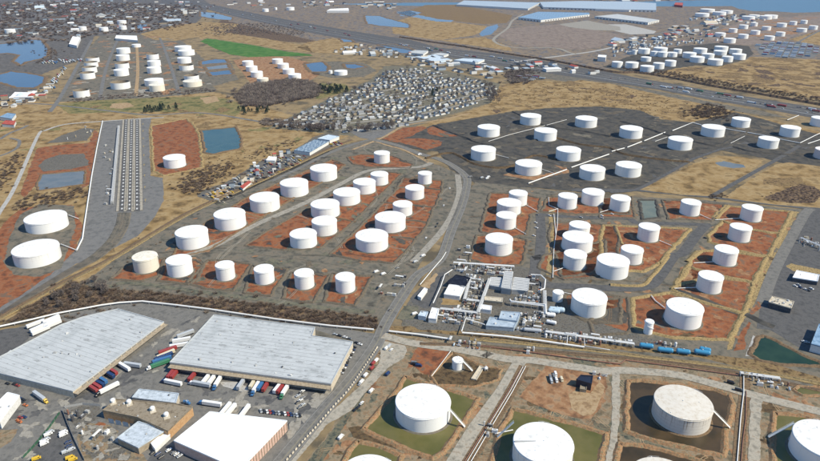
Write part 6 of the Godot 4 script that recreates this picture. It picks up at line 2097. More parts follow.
# ground areas: name, material, layer, outline (x, z in metres), label, bank
const AREAS := [
["town_ground","town",1,[-3649.3,-5523.3,-1581.4,-5523.3,-1146.5,-3764.1,-985.7,-2986.6,-1109.7,-2838.3,-1313.3,-2769.3,-1076.9,-2136,-1063,-1863.2,-934.3,-1529.5,-954,-1405.8,-1055.8,-1425.2],"grey built-up ground of the distant town"],
["industrial_ground","town2",1,[-1629.7,-5279.2,81.1,-5523.3,3324.9,-5523.3,3501,-4849.1,1468.5,-2136,946.3,-2136,568.5,-1946.6,472.4,-2056.3,195.8,-2136,-34.5,-2267,-305.3,-2522.4,-895.5,-3332.4],"mottled grey industrial land beyond the motorway"],
["marsh_field","dry_grass",1,[-1078,-1529.5,-827.5,-1507.6,-631.2,-1552.1,-493.4,-1623.6,-235.4,-1350.6,-113.3,-1220.9,-139.7,-1157.3,-188.4,-1052.1,-259,-861,-316.1,-704.9,-368.4,-590.7,-410.1,-492.1],"dry golden grassland around the square pond"],
["tank_farm_ground","gravel_brown",1,[-821.4,-1486.2,-939.4,-1786.3,-1155.4,-2363.1,-1292.5,-2769.3,-1123,-2874,-975.6,-2769.3,-669,-2136,-490.8,-1623.6,-558.4,-1552.1,-694.7,-1529.5],"grey gravel ground of the distant gridded tank farm"],
["scrub_field","scrub",1,[-896.2,-2910.6,-961.9,-3431.2,-736.3,-3332.4,-492.8,-2986.6,-277.4,-2838.3,-305.3,-2522.4,-467.8,-2580.1,-692.8,-2703.4],"dark brown scrubland beside the motorway"],
["tan_field","dry_grass",2,[-1152.4,-2838.3,-1131.5,-3150.5,-1019.9,-3332.4,-823,-3239,-806.4,-2986.6,-854.7,-2769.3,-926.2,-2609.9,-1016.1,-2640.4],"tan dry field near the distant town"],
["tan_field","dry_grass",2,[-415.2,-2430.4,-398.3,-2572.7,-313.5,-2706.6,-174.4,-2499.6,-204.9,-2397.1,-265.7,-2272.2,-340.7,-2302.2],"tan bare field beside the motorway"],
["tan_field","dry_grass",2,[-903.9,-2863.5,-864.2,-2958.5,-592.1,-2690.1,-382.5,-2464.5,-340.7,-2302.2,-449.4,-2358.3,-605.6,-2521.1,-747.5,-2649.9,-825.4,-2706.6,-839.7,-2649.9],"strip of tan grass behind the green lawn"],
["green_lawn","lawn",3,[-827.9,-2610.7,-820.6,-2690.1,-727,-2610.7,-600.8,-2499.6,-444.9,-2333.1,-343.7,-2260.4,-330.1,-2225.6,-423.6,-2214.2,-540.7,-2197.4,-615.4,-2254.5,-707.9,-2397.1],"bright green mown lawn"],
["tank_farm_ground","red_dry",2,[-575.7,-2132.3,-533.4,-2202.9,-425.6,-2225.6,-318.1,-2080.8,-259.1,-1875.1,-278.9,-1757.9,-355.7,-1721.8,-424.1,-1721.8],"brown soil ground under the paired distant tank rows"],
["tank_farm_ground","gravel_brown",2,[-342.5,-2080.8,-247.5,-2106.2,-146.8,-2080.8,-99.3,-1939.3,-130.6,-1834.5,-215.4,-1814.7,-281.3,-1875.1],"grey gravel beside the distant rectangular pond"],
["pond_water","water_blue",4,[-334.7,-2055.9,-280.5,-2106.2,-247.4,-1998.3,-241.8,-1917.4,-293.5,-1908.8],"rectangular blue pond by the distant tanks","bank_brown",12.0,0.9],
["pond_water","water_blue",4,[-209.7,-2055.9,-169.4,-2055.9,-133.5,-1998.3,-169.8,-1961.6,-199,-1984.4],"small blue pond behind a lone distant tank","bank_brown",12.0,0.9],
["settling_pond_water","water_blue",4,[-676.3,-2106.2,-641.5,-2159,-600.7,-2148.2,-577.4,-2080.8,-629,-2055.9,-649.9,-2031.5],"upper strip of the distant three-part settling pond","bank_brown",12.0,0.9],
["settling_pond_water","water_grey",4,[-632.1,-1998.3,-572.5,-2055.9,-544.9,-1979.8,-607.1,-1939.3],"grey middle strip of the distant three-part settling pond","bank_brown",12.0,0.9],
["settling_pond_water","water_blue",4,[-594.5,-1908.8,-536.4,-1952.6,-509.2,-1875.1,-568,-1842.4],"lower strip of the distant three-part settling pond","bank_brown",12.0,0.9],
["dirt_ground","gravel_brown",3,[-653.9,-2031.5,-577.4,-2106.2,-476.3,-1795.4,-514.9,-1704.2,-554,-1721.8],"grey earth around the settling pond"],
["pond_water","water_blue",3,[-1613.7,-2506.7,-1563.8,-2521.1,-1534.3,-2572.7,-1526.7,-2649.9,-1470.4,-2649.9,-1312.3,-2397.1,-1234.4,-2242.8,-1213.6,-2169.8,-1229.6,-2090.9,-1204.9,-2017.2,-1285.1,-2116.6,-1335,-2242.8,-1398.1,-2284.1,-1456.6,-2248.6],"deep blue pond with a reedy bay","bank_brown",12.0,0.9],
["pond_water","water_blue",3,[-1216.8,-1854.6,-1184.9,-1875.1,-1184.5,-1926.1,-1114.9,-1896.1,-1029.1,-1834.5,-990.3,-1750.5,-971.6,-1670.1,-1030.5,-1680.2,-1111.8,-1750.5,-1136,-1721.8],"deep blue pond beside the trailer lot","bank_brown",12.0,0.9],
["pond_water","water_blue",3,[-1299.8,-3167.5,-1298.4,-3259.2,-1256,-3212.7,-1178,-2958.5,-1182.3,-2882.1],"small blue pond near the distant town tanks","bank_brown",12.0,0.9],
["pond_water","water_blue",3,[-252.5,-3683.1,-167.1,-3653.5,-0.1,-3224.2,-0.1,-3059.6,-144.7,-3145.3,-212.1,-3259.2],"long blue tidal pond beyond the motorway","bank_brown",12.0,0.9],
["pond_water","water_blue",3,[-87.6,-3838.1,-0.1,-4006.1,72.9,-3838.1,-0.1,-3595.7],"blue creek pond beyond the motorway","bank_brown",12.0,0.9],
["pond_water","water_blue",3,[-290.9,-2690.1,-235.6,-2649.9,-214.1,-2572.7,-258.9,-2572.7],"small blue pool beside the tan bare field","bank_brown",12.0,0.9],
["pond_water","water_blue",3,[-126,-2499.6,-58.7,-2521.1,36.3,-2333.1,35.2,-2260.4,-35.6,-2284.1],"blue pool along the motorway embankment","bank_brown",12.0,0.9],
["pond_water","water_blue",3,[-1221.4,-3920.4,-1109.1,-3838.1,-938.6,-3567.5,-904.4,-3406.6,-1007.2,-3471.9,-1132.5,-3624.4],"blue inlet beside the far motorway","bank_brown",12.0,0.9],
["marsh_field","dry_grass",2,[-88.3,-3343.7,29.2,-3653.5,107.3,-3471.9,297.4,-3224.2,383,-3112.6,314.5,-2910.3,257.7,-2774.3,112.6,-2626.2,22.1,-2731.6,-76.1,-2863.5],"golden salt marsh beyond the motorway"],
["marsh_field","scrub_tan",2,[-28.4,-3920.4,101.2,-4388.8,303.4,-4430.9,478,-3920.4,562.3,-3683.1,478.4,-3282.9,359.1,-3224.2,256.8,-3343.7,107.3,-3471.9,29.6,-3713.1],"brown and tan marsh along the winding creek"],
["creek_water","water_blue",3,[-73.1,-3920.4,1.4,-4006.1,43.7,-3713.1,147,-3471.9,222.4,-3406.6,205,-3331.3,129.5,-3356.1,28.5,-3567.5,-54.3,-3653.5],"winding blue creek through the far marsh"],
["creek_water","water_blue",3,[298.6,-2863.5,359.2,-3112.6,420.9,-3224.2,408.8,-3080.6,343,-2818.2,298.7,-2757],"blue bend of the far creek"],
["marsh_field","dry_grass",3,[122.8,-2626.2,219.1,-2690.1,306.6,-2731.6,364.2,-2464.5,364,-2333.1,274.5,-2430.4,196.3,-2521.1],"golden grass wedge beside the motorway"],
["brown_field","brown_dirt",2,[364.7,-2774.3,459,-3059.6,553.8,-3134.3,717.1,-3224.2,871.8,-2863.5,894.3,-2690.1,766.3,-2499.6,607.7,-2364.7,529.3,-2430.4,421.6,-2464.5],"wide bare brown lot behind the motorway ramp"],
["lot_ground","concrete_dirty",3,[717.1,-3224.2,899.1,-3406.6,979.8,-3112.6,933.4,-2958.5,824.9,-2978.2,738.6,-3101.9],"pale concrete lot below the far warehouses"],
["lot_ground","concrete",2,[939.3,-3224.2,1038.1,-3224.2,1085.8,-2939,1041.8,-2845.3,934.7,-2818.2,887.7,-3038.8],"pale concrete apron of the long white warehouse"],
["marsh_field","dry_grass",2,[711.1,-1896.1,833.1,-1998.3,911.6,-1998.3,1060.9,-2080.8,1140.6,-2202.9,1213.6,-2186.3,1369.1,-2132.3,999.1,-1516.8,909.9,-1653.5,836.3,-1787.8,754.9,-1834.5],"golden marsh between motorway and packed tanks"],
["marsh_field","dry_grass",2,[1516.5,-2649.9,1672.9,-2818.2,1926.6,-3059.6,1548.3,-2430.4,1533,-2535.6],"golden marsh behind the container lot"],
["dirt_field","brown_dirt",2,[1205.9,-2690.1,1433.5,-3059.6,1731.4,-3432.5,1904,-3512.3,2161.2,-3683.1,2287.4,-3683.1,1854.4,-2958.5,1605.3,-2774.3,1434.7,-2572.7,1279.9,-2499.6,1163.6,-2499.6],"brown soil ground of the distant brown-floored tank group"],
["tank_farm_ground","gravel_dark",3,[589.7,-1998.3,718.3,-2186.3,807.8,-2302.2,1014.3,-2464.5,1185.9,-2550.3,1262.9,-2464.5,1187.5,-2272.2,1085.4,-2132.3,943.1,-1998.3,893.9,-2031.5,788,-1961.6,693.6,-1866.8,635.5,-1917.4],"dark gravel ground under the tightly packed tanks"],
["river_water","water_river",3,[2059,-4347.4,2393.3,-4517.7,3625.7,-5116.2,2860.7,-4006.1,2434.1,-3903.6,2190.4,-3838.1,2125.3,-3937.2,2005.6,-3937.2,1998.8,-4114],"broad blue river beyond the shore tanks"],
["river_water","water_river",2,[-529.6,-4482.2,67.9,-4604.3,1443.2,-4658.6,3802.6,-5279.2,5859.3,-5790.5,4742,-4658.6,3243.8,-4482.2,1835.5,-4279,957.8,-4318.2,189.9,-4279],"broad blue river on the far horizon"],
["lot_ground","asphalt",2,[1299.3,-2499.6,1434.6,-2610.7,1542.9,-2535.6,1462.6,-2333.1,1341.8,-2186.3,1227.4,-2148.2,1185,-2214.2],"grey container lot behind the golden marsh"],
["neighbourhood_ground","suburb",2,[-286.8,-1266.8,-244,-1405.8,-184.6,-1575.3,-110.5,-1786.3,-77.4,-2018.5,31,-2018.5,171,-1847.4,241.3,-1728.8,215.6,-1529.5,161.3,-1465.3,64.2,-1350.6,-10,-1251.2,-112.1,-1206.2,-197.5,-1235.8],"mixed lawn and garden ground of the housing estate"],
["park_field","park_green",2,[-828.4,-1486.2,-742.6,-1529.5,-631.2,-1552.1,-492.2,-1575.3,-426.4,-1529.5,-373,-1445,-376.8,-1368.6,-454.8,-1405.8,-532.5,-1405.8,-643.4,-1405.8,-745.2,-1387],"olive playing field beside the woodland"],
["ball_field","tan_soil",3,[-695.4,-1486.2,-664.5,-1502.2,-635.8,-1465.3,-651,-1435,-682.4,-1445],"tan infield of the baseball pitch"],
["ball_field","tan_soil",3,[-509.9,-1552.1,-477.4,-1575.3,-452.2,-1518.5,-476,-1486.2],"pale bare infield beside the woodland"],
["park_field","park_green",3,[-251.5,-1648.8,-237.7,-1742.9,-174.2,-1728.8,-148.8,-1648.8,-196.9,-1575.3,-220.4,-1529.5],"green clearing beside the housing estate"],
["motorway_road","asphalt_dark",4,[-1850,-5060.5,-1441.9,-4654.2,-1019,-4006.1,-531.2,-3306.9,-248.6,-2939,10.1,-2626.2,104.4,-2423.6,333.3,-2242.8,457.4,-2080.8,591.4,-1896.1,635.1,-1822.6,771.1,-1637.2,850.8,-1536.7,958.6,-1411.6,881.9,-1287,864.7,-1347.9,800.2,-1436.7,722.7,-1525.3,644,-1647,542.4,-1750.5,415.1,-1875.1,299.1,-1998.3,137.5,-2186.3,-36.4,-2397.1,-222.2,-2610.7,-474.6,-2939,-911.4,-3567.5,-1302.1,-4189,-1673,-4562.3],"wide multi-lane motorway crossing the whole scene"],
["verge_field","gravel_brown",3,[-55.6,-2423.6,138.4,-2202.9,301.8,-2017.2,415.1,-1875.1,546.1,-1739.7,637.1,-1627.6,713,-1502.9,786.3,-1409.2,811.2,-1350.1,766.9,-1370.9,689.9,-1449.5,607.5,-1545.4,519.3,-1670.1,397.2,-1787.8,334.3,-1834.5,284.9,-1896.1,126.4,-1998.3,-34.2,-2242.8],"grey-brown service strip beside the motorway"],
["marsh_field","dry_grass",3,[237.7,-1701.3,303.9,-1786.3,378.4,-1771.6,418.6,-1742.9,469.7,-1786.3,541.5,-1728.8,619.5,-1587.1,705.1,-1445,753.3,-1359.5,809.9,-1235.8,851.6,-1177.8,809.1,-1111.9,796.8,-1213.5,771.8,-1274.8,748.9,-1350.6,721.1,-1405.8,671.2,-1368.6,589.4,-1315.9,531.7,-1341.8,516.6,-1425.2,437.7,-1465.3,307.1,-1445,229.9,-1415.4,144.2,-1359.5,62,-1299.2,-29,-1206.2,-58.3,-1213.5,63.4,-1333.1,133.9,-1415.4,186.7,-1486.2],"golden marsh between motorway and the dark tank yard"],
["tank_yard_ground","gravel_dark",4,[-28.7,-1191.9,47.2,-1290.9,143.8,-1355.1,229.2,-1410.6,306.1,-1440,436.3,-1460.2,515,-1420.3,530.2,-1337.4,587.7,-1311.7,669.2,-1364,718.8,-1401.1,746.6,-1346.2,769.6,-1270.8,799,-1217.2,881,-1111.9,750.1,-925,670.3,-997.8,624.6,-1038.1,611,-1062.8,556.3,-1109,487.4,-1052.5,397.9,-962.2,338.3,-903.2,296.7,-892.2,258.7,-892.2,178.9,-914.5,132.3,-914.5,99.2,-934.3,67.3,-996.9,49.2,-1101.7,5.9,-1117.9,-53,-1181.4],"dark gravel ground of the sixteen-tank yard"],
["soil_ground","red_soil",5,[-53.1,-1183.8,-14.4,-1267.8,24.4,-1283.1,34.6,-1265.1,3,-1206.1,-20.1,-1181.4,-23,-1157.6],"orange soil wedge beside the crossroads"],
["soil_ground","red_soil",5,[32.7,-1258.3,45.5,-1278.9,95.2,-1206.1,59.7,-1199.8,36.9,-1218.7],"orange soil patch at the corner of the dark yard"],
["soil_ground","red_soil",5,[-23.1,-1163.5,-13.6,-1187.5,26.1,-1187.5,61.6,-1169.4,57.1,-1140.3,30.8,-1110.3,2.8,-1140.3],"orange soil patch along the yard road"],
["soil_ground","red_dry",5,[147.6,-971,171.9,-996.9,214.2,-977.4,251.4,-996.9,240.2,-1024,258.6,-1010.3,256.8,-983.8,192.3,-946.3],"brown earth patch below a yard tank"],
["grass_field","dry_grass",5,[342.1,-903.2,423.9,-977.4,487.6,-1042.4,536.7,-1074.8,571,-1071.8,603.6,-1048.1,546.3,-983.8,488,-928.4,442.7,-878.2,418.9,-875,372.7,-892.2],"dry grass wedge with a small pool"],
["pool_water","water_grey",6,[514.3,-1033.9,532.4,-1045.3,544.6,-1033.9,557.2,-1024,554,-1010.3,531.8,-1006.3,515.6,-1017.1],"small grey pool in the dry grass"],
["grass_field","dry_grass",5,[452.9,-867.6,511.6,-928.4,608.6,-1024,641.9,-1038.1,694.5,-1010.3,724,-964.7,625.3,-813.4,582.9,-824.7,531.3,-834.4,481.6,-850.2],"dry golden grass field with brown scrub"],
["scrub_field","scrub",6,[512.3,-867.6,562.2,-905.5,598.1,-928.4,615,-916.8,607,-883.5,576.4,-850.2,538.3,-847.2],"dark brown scrub patch in the dry field"],
["scrub_field","scrub_tan",6,[555.2,-952.3,616.9,-962.2,606,-928.4,568.3,-916.8,543,-928.4],"brown weeds in the dry field"],
["yard_ground","gravel_dark",6,[635,-1074.8,724.3,-1059.8,762.7,-1024,795.8,-1074.8,781.7,-1155.4,715.1,-1138.4],"dark gravel beyond the yard pipe crossing"],
["terminal_ground","gravel_brown",4,[34.6,-661.4,53,-737.6,73.4,-841.3,100.8,-938.8,167,-916,292.5,-877.3,417.3,-861,491.9,-837.4,576.8,-815,336,-414.4,281.5,-451.4,202.9,-471.9,99.5,-487.3,-9.4,-508.7,-5,-554,16.1,-606.1],"grey-brown gravel ground of the eastern tank terminal"],
["bund_ground","red_soil",5,[99.9,-805.2,119,-889.8,149.3,-886.2,189.5,-868.2,175.3,-811.5,163.5,-805.2,146.2,-736,126.8,-730.7,89.3,-746.9],"red soil bund floor around three tanks beside the bend","bank_grey",5.0,1.1],
["bund_ground","red_soil",5,[69.2,-666.6,83.8,-736,110.4,-738.7,145.1,-722.9,139.4,-695.3,131.6,-666.6,127.5,-653.7,91.6,-651.5],"red soil bund floor around the lone tank above the plant","bank_grey",5.0,1.1],
["bund_ground","red_soil",5,[179.4,-814.6,200.5,-873.1,279.4,-875.3,316.6,-864.6,298,-805.2,261.1,-808.3,227.2,-805.2],"red soil bund floor along the back road","bank_grey",5.0,1.1],
["bund_ground","red_soil",5,[255.1,-793.6,275.6,-869,322,-872.6,301.7,-793.6],"red soil bund floor beside the rectangular basin","bank_grey",5.0,1.1],
["basin_water","water_sage",7,[329.2,-859.9,352.9,-859.9,334.3,-793.6,309,-787.6],"grey-green rectangular basin between two bunds","gravel_dark",5.0,1.0],
["bund_ground","red_soil",5,[361.2,-858.5,387.3,-858.5,444.4,-841.5,399.1,-781.7,369.2,-787.6,344.2,-788.8],"red soil bund floor behind the road junction","bank_grey",5.0,1.1],
["bund_ground","red_soil",5,[407.8,-796,442.8,-837.3,523.1,-814.6,470,-741.4,440.1,-752.4,414.1,-783.9],"dark red soil bund floor at the back corner","bank_tan",6.0,1.3],
["bund_ground","red_soil",5,[373,-730.7,412.8,-781,440.1,-752.4,468.3,-740.3,420.1,-676.2,393.2,-690.4,368.5,-715.2],"red soil bund floor second from the back corner","bank_tan",6.0,1.3],
["bund_ground","red_soil",5,[282.4,-602.8,340.7,-688.3,362.1,-691.9,417.6,-674.4,371.6,-611.5,333.7,-626.3],"red soil bund floor third from the back corner","bank_tan",6.0,1.3],
["bund_ground","red_soil",5,[276.5,-594.4,316.9,-648,340.7,-629.3,371.6,-611.5,330.1,-547.6,296.3,-570.2],"red soil bund floor fourth from the back corner","bank_tan",6.0,1.3],
["bund_ground","red_soil",5,[228.5,-575.5,271.8,-588.9,298.9,-570.2,327.6,-545.1,294.3,-499.9,263.3,-502,242.8,-504.2,212.7,-521.8],"red soil bund floor around the largest eastern tank","bank_tan",6.0,1.3],
["bund_ground","red_soil",5,[195.6,-575.5,225.4,-578.1,210.3,-521.8,202,-510.7,172.6,-508.5,173.6,-530.9],"red soil bund floor between two big tanks","bank_grey",5.0,1.1],
["bund_ground","red_soil",5,[173.5,-730.7,185.8,-775.1,211.5,-778,265.9,-768.2,261.6,-730.7,237.9,-658.1,201.3,-632.3,166.7,-624.1],"red soil bund floor holding stacked inner tanks","bank_grey",5.0,1.1],
["bund_ground","red_soil",5,[252.4,-767.1,320.6,-761.4,361.1,-755.8,326,-710.7,282.5,-653.7,261,-637,217.6,-641.2,238.2,-731.3],"red soil bund floor inside the bending road","bank_tan",6.0,1.3],
["bund_ground","red_soil",5,[144.9,-644.8,157,-677.9,241.5,-721.3,215,-626.3,167.8,-617.3],"red soil bund floor below the stacked inner tanks","bank_grey",5.0,1.1],
["bund_ground","red_soil",5,[160.4,-583.5,172.3,-588.9,218.3,-580.8,202.6,-528.6,169.2,-533.2,156.6,-555],"red soil bund floor around the tank beside the plant","bank_grey",5.0,1.1],
["gravel_ground","gravel_dark",6,[195.1,-555,212,-560,216.9,-542.7,207.5,-528.6,177.5,-527.2,164.6,-534.7],"dark gravel apron below the tank beside the plant"],
["gravel_ground","bank_tan",6,[150.6,-629.3,162.5,-677.9,170.6,-677.9,158.5,-626.3],"tan pipe reservation strip along the inner bunds"],
["gravel_ground","bank_tan",6,[164.4,-684.8,192,-823.7,200.8,-823.7,172,-691.9],"tan pipe reservation strip beside the inner road"],
["yard_road","asphalt_dark",6,[240.8,-896.6,297.4,-894.4,336.2,-896.6,438.1,-867.6,475.3,-852.2,530.3,-832.4,564.8,-818.1,619.2,-804.1,634.6,-827.6,571.6,-829.5,513.9,-842.2,441.3,-875,388.5,-883.5,339,-905.5,243.9,-910],"dark asphalt road behind the eastern bunds"],
["depot_ground","asphalt_dark",5,[536.7,-813,545.8,-819.6,570.9,-819.6,588.4,-813,438.6,-569.1,404,-543.7,363.3,-474.4,352.8,-485.1,341,-516.7,329.3,-519.7,352,-558.4,404.6,-626,456.1,-700],"dark asphalt depot yard on the eastern edge"],
["grass_strip_field","bank_tan",6,[525,-817.7,533.6,-815.8,470.9,-730.6,412,-651.3,369.8,-596.4,354.5,-573.8,347.8,-573.8,390.7,-638.4,446.5,-715],"tan grass strip along the eastern bunds"],
["grass_strip_field","bank_tan",6,[380.6,-617.4,391.4,-617.4,381.1,-601.8,357.1,-575.8,338.2,-551.6,314.3,-522.8,290.3,-485.1,285,-483.8,304.8,-516.7,328,-548.3,353.5,-583.1],"tan grass strip running down to the green pond"],
["soil_ground","red_soil",6,[336.6,-548.3,358,-572.3,353.7,-558.4,336.7,-545],"red soil sliver between tan strip and depot"],
["soil_ground","red_soil",6,[290.6,-482.4,311.6,-513.7,327.9,-532.1,328.9,-529,310.7,-504.9,302,-485.1],"red soil sliver beside the green pond track"],
["grass_strip_field","bank_tan",6,[426.5,-648.1,436.3,-657.9,461.5,-641.6,455.2,-630.9,428.7,-638.4],"tan grass strip beside the depot sheds"],
["pond_water","water_green",6,[302,-477,322.8,-503.4,329.6,-507.2,334.1,-503.4,348.3,-477,357.6,-466.6,357.6,-458.9,324.5,-461.5,305.6,-468.9],"dark green pond beside the depot","bank_brown",5.0,0.8],
["path_ground","concrete",6,[296.9,-474.4,320.2,-507.8,322,-504.9,300.7,-474.4],"pale dirt track beside the green pond"],
["rail_yard_ground","asphalt",3,[-647.5,-1324.4,-553.7,-1355.1,-521.3,-1251.2,-412.2,-967.6,-389.7,-957.8,-354,-861,-343.6,-797,-342.2,-734.5,-368.1,-671.8,-382.8,-656.2,-391.7,-595.1,-404.2,-527.9,-420.8,-508.7,-437.8,-535.1,-421.6,-573.9,-402.4,-636.4,-400.7,-693.6,-422,-759.8,-503.9,-962.7],"grey ballast ground of the rail loading yard"],
["soil_ground","red_soil",3,[-675.8,-1121.9,-658.7,-1138.4,-597.6,-1158.8,-628,-1247.4,-611.6,-1228,-491.9,-928.4,-493,-905.5,-498.3,-916.8,-529.6,-996.9,-590.5,-977.4,-574.5,-928.4,-559.7,-872.9,-573.1,-883.5],"red-brown soil around the dry basins"],
["soil_ground","dirt_grey",4,[-625.6,-1052.5,-616.5,-1082.4,-575.1,-1090.1,-535.8,-1024,-555.9,-1003.6,-595.2,-990.3,-617.8,-1017.1],"mottled grey dry basin"],
["basin_water","water_grey",5,[-568.3,-916.8,-589.1,-974.8,-528.4,-994.3,-499.8,-928.4,-521.6,-916.8,-554.8,-898.8],"shallow grey settling basin","bank_brown",4.0,0.8],
["soil_ground","dirt_grey",4,[-674.6,-1155.4,-675.2,-1209.1,-657.7,-1267.4,-632.4,-1257.3,-608.8,-1172.8],"grey fenced plot beside the white road"],
["soil_ground","red_soil",4,[-529.2,-1283.8,-476.6,-1339.9,-452.3,-1309.1,-411.1,-1218.5,-343.3,-1010.3,-372.6,-983.8,-392,-968.5,-416.3,-990.3],"red soil bund floor around the lone northern tank","bank_tan",5.0,1.0],
["pond_water","water_teal",4,[-415.8,-1247.4,-353.9,-1275.5,-336,-1228,-314.1,-1164,-307.9,-1118.6,-347.1,-1085.5,-362.9,-1093.2],"teal square pond with an earth rim","bank_brown",6.0,1.2],
["soil_ground","red_soil",4,[-440.2,-538.8,-496,-661.4,-535.7,-779.7,-541.1,-829.8,-476.9,-841.3,-426.3,-766.4,-400.7,-693.6,-397.7,-631.5,-405.7,-582.2,-415.3,-546.3],"red soil ground around the two broad western tanks"],
["gravel_ground","gravel_brown",5,[-468.3,-661.4,-499.8,-728.4,-529.5,-804.1,-524.1,-845.1,-472.2,-837.4,-432.3,-759.8,-410.2,-693.6,-393.8,-646.2,-407.2,-624.4,-438.5,-629.2],"grey gravel pads of the two broad western tanks"],
["tank_farm_ground","gravel_brown",3,[-353.5,-608.3,-341.1,-677.1,-336.6,-710.7,-299.8,-807.7,-246,-929.6,-136.9,-1131,-76.1,-1184.8,-18,-1111.9,25.7,-1052.1,91.5,-957.8,83.9,-902.8,49.7,-769.7,17.6,-677.1,-10.3,-578.1,-26,-527.9,-68.5,-538.8,-184.1,-569.9,-285,-592.9,-329.1,-597.2],"grey-brown gravel ground of the fan-shaped tank farm"],
["soil_ground","red_soil",4,[-108.7,-1068.3,-85.8,-1084.8,-30.6,-1074.5,5.5,-1025.3,0.3,-1006.8,-37.6,-1010.4,-66.4,-1012.3,-96.5,-1029.1],"red soil triangle around the small back tank","bank_grey",4.0,1.0],
["bund_ground","red_soil",4,[-278.1,-671.8,-284.2,-722.4,-264.8,-790,-234,-877.3,-189.3,-957.8,-133.6,-1052.1,-108.7,-1024.4,-136.4,-938.8,-180.6,-841.3,-219.5,-747,-239.9,-693.6,-253.3,-682.6],"red-brown bund floor of the tank row along the railway","bank_brown",4.0,1.0],
["bund_ground","red_soil",4,[-200.6,-704.9,-187.5,-740.7,-150.5,-811.3,-98.7,-916,-52.1,-992.7,-12.8,-977.5,-77.5,-773,-108.3,-696.4,-153.5,-693.6],"red soil bund floor of the middle tank row","bank_grey",4.0,1.1],
["bund_ground","red_soil",4,[-94.6,-681.5,-74.6,-736.7,-48.1,-818.6,-21.1,-901.9,-11.3,-957.5,51.1,-945.1,46.1,-894.4,33.7,-831.5,22.5,-770,8.4,-726.1,-8.4,-681.5,-18.2,-658.6,-56.4,-663.1],"red soil bund floor of the tank row along the curving road","bank_grey",4.5,1.2],
["bund_ground","red_soil",4,[-327,-617.8,-324.1,-652.5,-302.5,-669.1,-286.8,-670.5,-277.9,-625.9,-290,-615],"orange soil bund cell under the cream tank","bank_grey",4.5,1.1],
["bund_ground","red_soil",4,[-274.9,-615,-276.7,-636.2,-286.4,-669.1,-249,-665.9,-235.3,-653.4,-233,-619.8,-238.4,-607.1],"red soil bund cell next to the cream tank","bank_grey",4.5,1.1],
["bund_ground","red_soil",4,[-241.1,-611.5,-234.2,-664.3,-213.8,-665.7,-181.6,-654.5,-186.5,-592.7,-217.8,-598.3],"red soil bund cell third from the cream tank","bank_grey",4.5,1.1],
["bund_ground","red_soil",4,[-174.6,-588.3,-179.4,-651.2,-137.2,-643.6,-145.1,-581.8],"red soil bund cell fourth from the cream tank","bank_grey",4.5,1.1],
["bund_ground","red_soil",4,[-131.6,-576.5,-132.6,-633.6,-88.5,-629.3,-99.4,-568.7],"red soil bund cell fifth from the cream tank","bank_grey",4.5,1.1],
["bund_ground","red_soil",4,[-88.4,-568.7,-86,-632.4,-41.8,-625.1,-55.7,-562.5],"red soil bund cell at the road end of the brush row","bank_grey",4.5,1.1],
["scrapyard_ground","dirt_grey",3,[-312.2,-879.3,-305.6,-909,-285.6,-932.5,-266.7,-1000.5,-250.1,-1057.4,-208,-1109.3,-183.3,-1202.4,-141.7,-1254.3,-131.6,-1154.2,-144.5,-1098.6,-171.2,-1028.2,-210.9,-961.2,-243.6,-901.4,-257.7,-865,-271.2,-841],"grey dirt ground of the scrapyard strip"],
["lot_ground","tan_soil",4,[-301.6,-886.6,-284.6,-909,-258.6,-893.9,-264.6,-872.1,-286.3,-868.6],"pale tan lot at the end of the scrapyard"],
["lot_ground","asphalt",4,[-120.5,-1238.2,-76.5,-1314.7,-24.8,-1258.3,-44,-1206.1,-72.8,-1181.4,-96.7,-1193.6],"grey paved corner lot below the housing estate"],
["warehouse_ground","asphalt_mid",3,[-425.1,-487.3,-385.4,-512.1,-345.2,-544.4,-298.8,-567.8,-271,-569.9,-210.6,-555.9,-106.4,-531.5,-31.9,-510.4,-34.2,-484.2,-53.4,-429.7,-80.8,-368.8,-95.1,-330,-332.9,-330],"grey asphalt yard around the warehouses"],
["parking_ground","asphalt_dark",4,[-392.8,-513.6,-384.3,-518.7,-366.7,-522.7,-352.8,-512.1,-354.6,-486.4,-357.8,-481,-362.4,-473,-366.2,-469.1],"dark asphalt trailer yard behind the long warehouse"],
["parking_ground","asphalt_dark",4,[-273.1,-399.3,-269.6,-401.6,-243.6,-363.5,-227.4,-344,-270.2,-344,-271.3,-361.5,-272.4,-380.3],"dark fenced parking lot with vans"],
["parking_ground","asphalt_dark",4,[-183.2,-365.6,-162.5,-359.5,-138.2,-344,-185.2,-344],"dark parking lot beside the white-roofed warehouse"],
["lot_ground","dirt_tan",4,[-245.8,-386.8,-226.8,-384.6,-218.1,-378.1,-216.6,-367.6,-193.3,-355.6,-182.5,-345.9,-227.4,-344,-238.9,-359.5,-246.1,-371.8],"tan rubble yard behind the low industrial building"],
["lot_ground","dirt_tan",4,[-307.4,-379.2,-293.9,-380.3,-291.9,-367.6,-295.9,-359.5,-301.6,-359.5],"pale concrete pad in front of the white shed"],
["lot_ground","dirt_grey",4,[-265.6,-402.8,-258.5,-407.6,-245,-405.2,-236.7,-393.6,-242.8,-386.8,-248.7,-380.3,-255.2,-384.6],"grey storage yard with tarpaulined stacks"],
["lot_ground","concrete",4,[-158.5,-437.6,-144,-437.6,-130.4,-428.4,-135,-423.9,-154.1,-431.8],"pale concrete dock apron"],
["lot_ground","gravel_brown",4,[-89.6,-517.3,-51.7,-498.1,-53.2,-484.4,-59.2,-467,-64.2,-444.6,-68,-416.6,-74.9,-416.6,-80.8,-435,-71.9,-469.1,-58.7,-488.9,-86.3,-502.8],"gravel verge between the second warehouse and the road"],
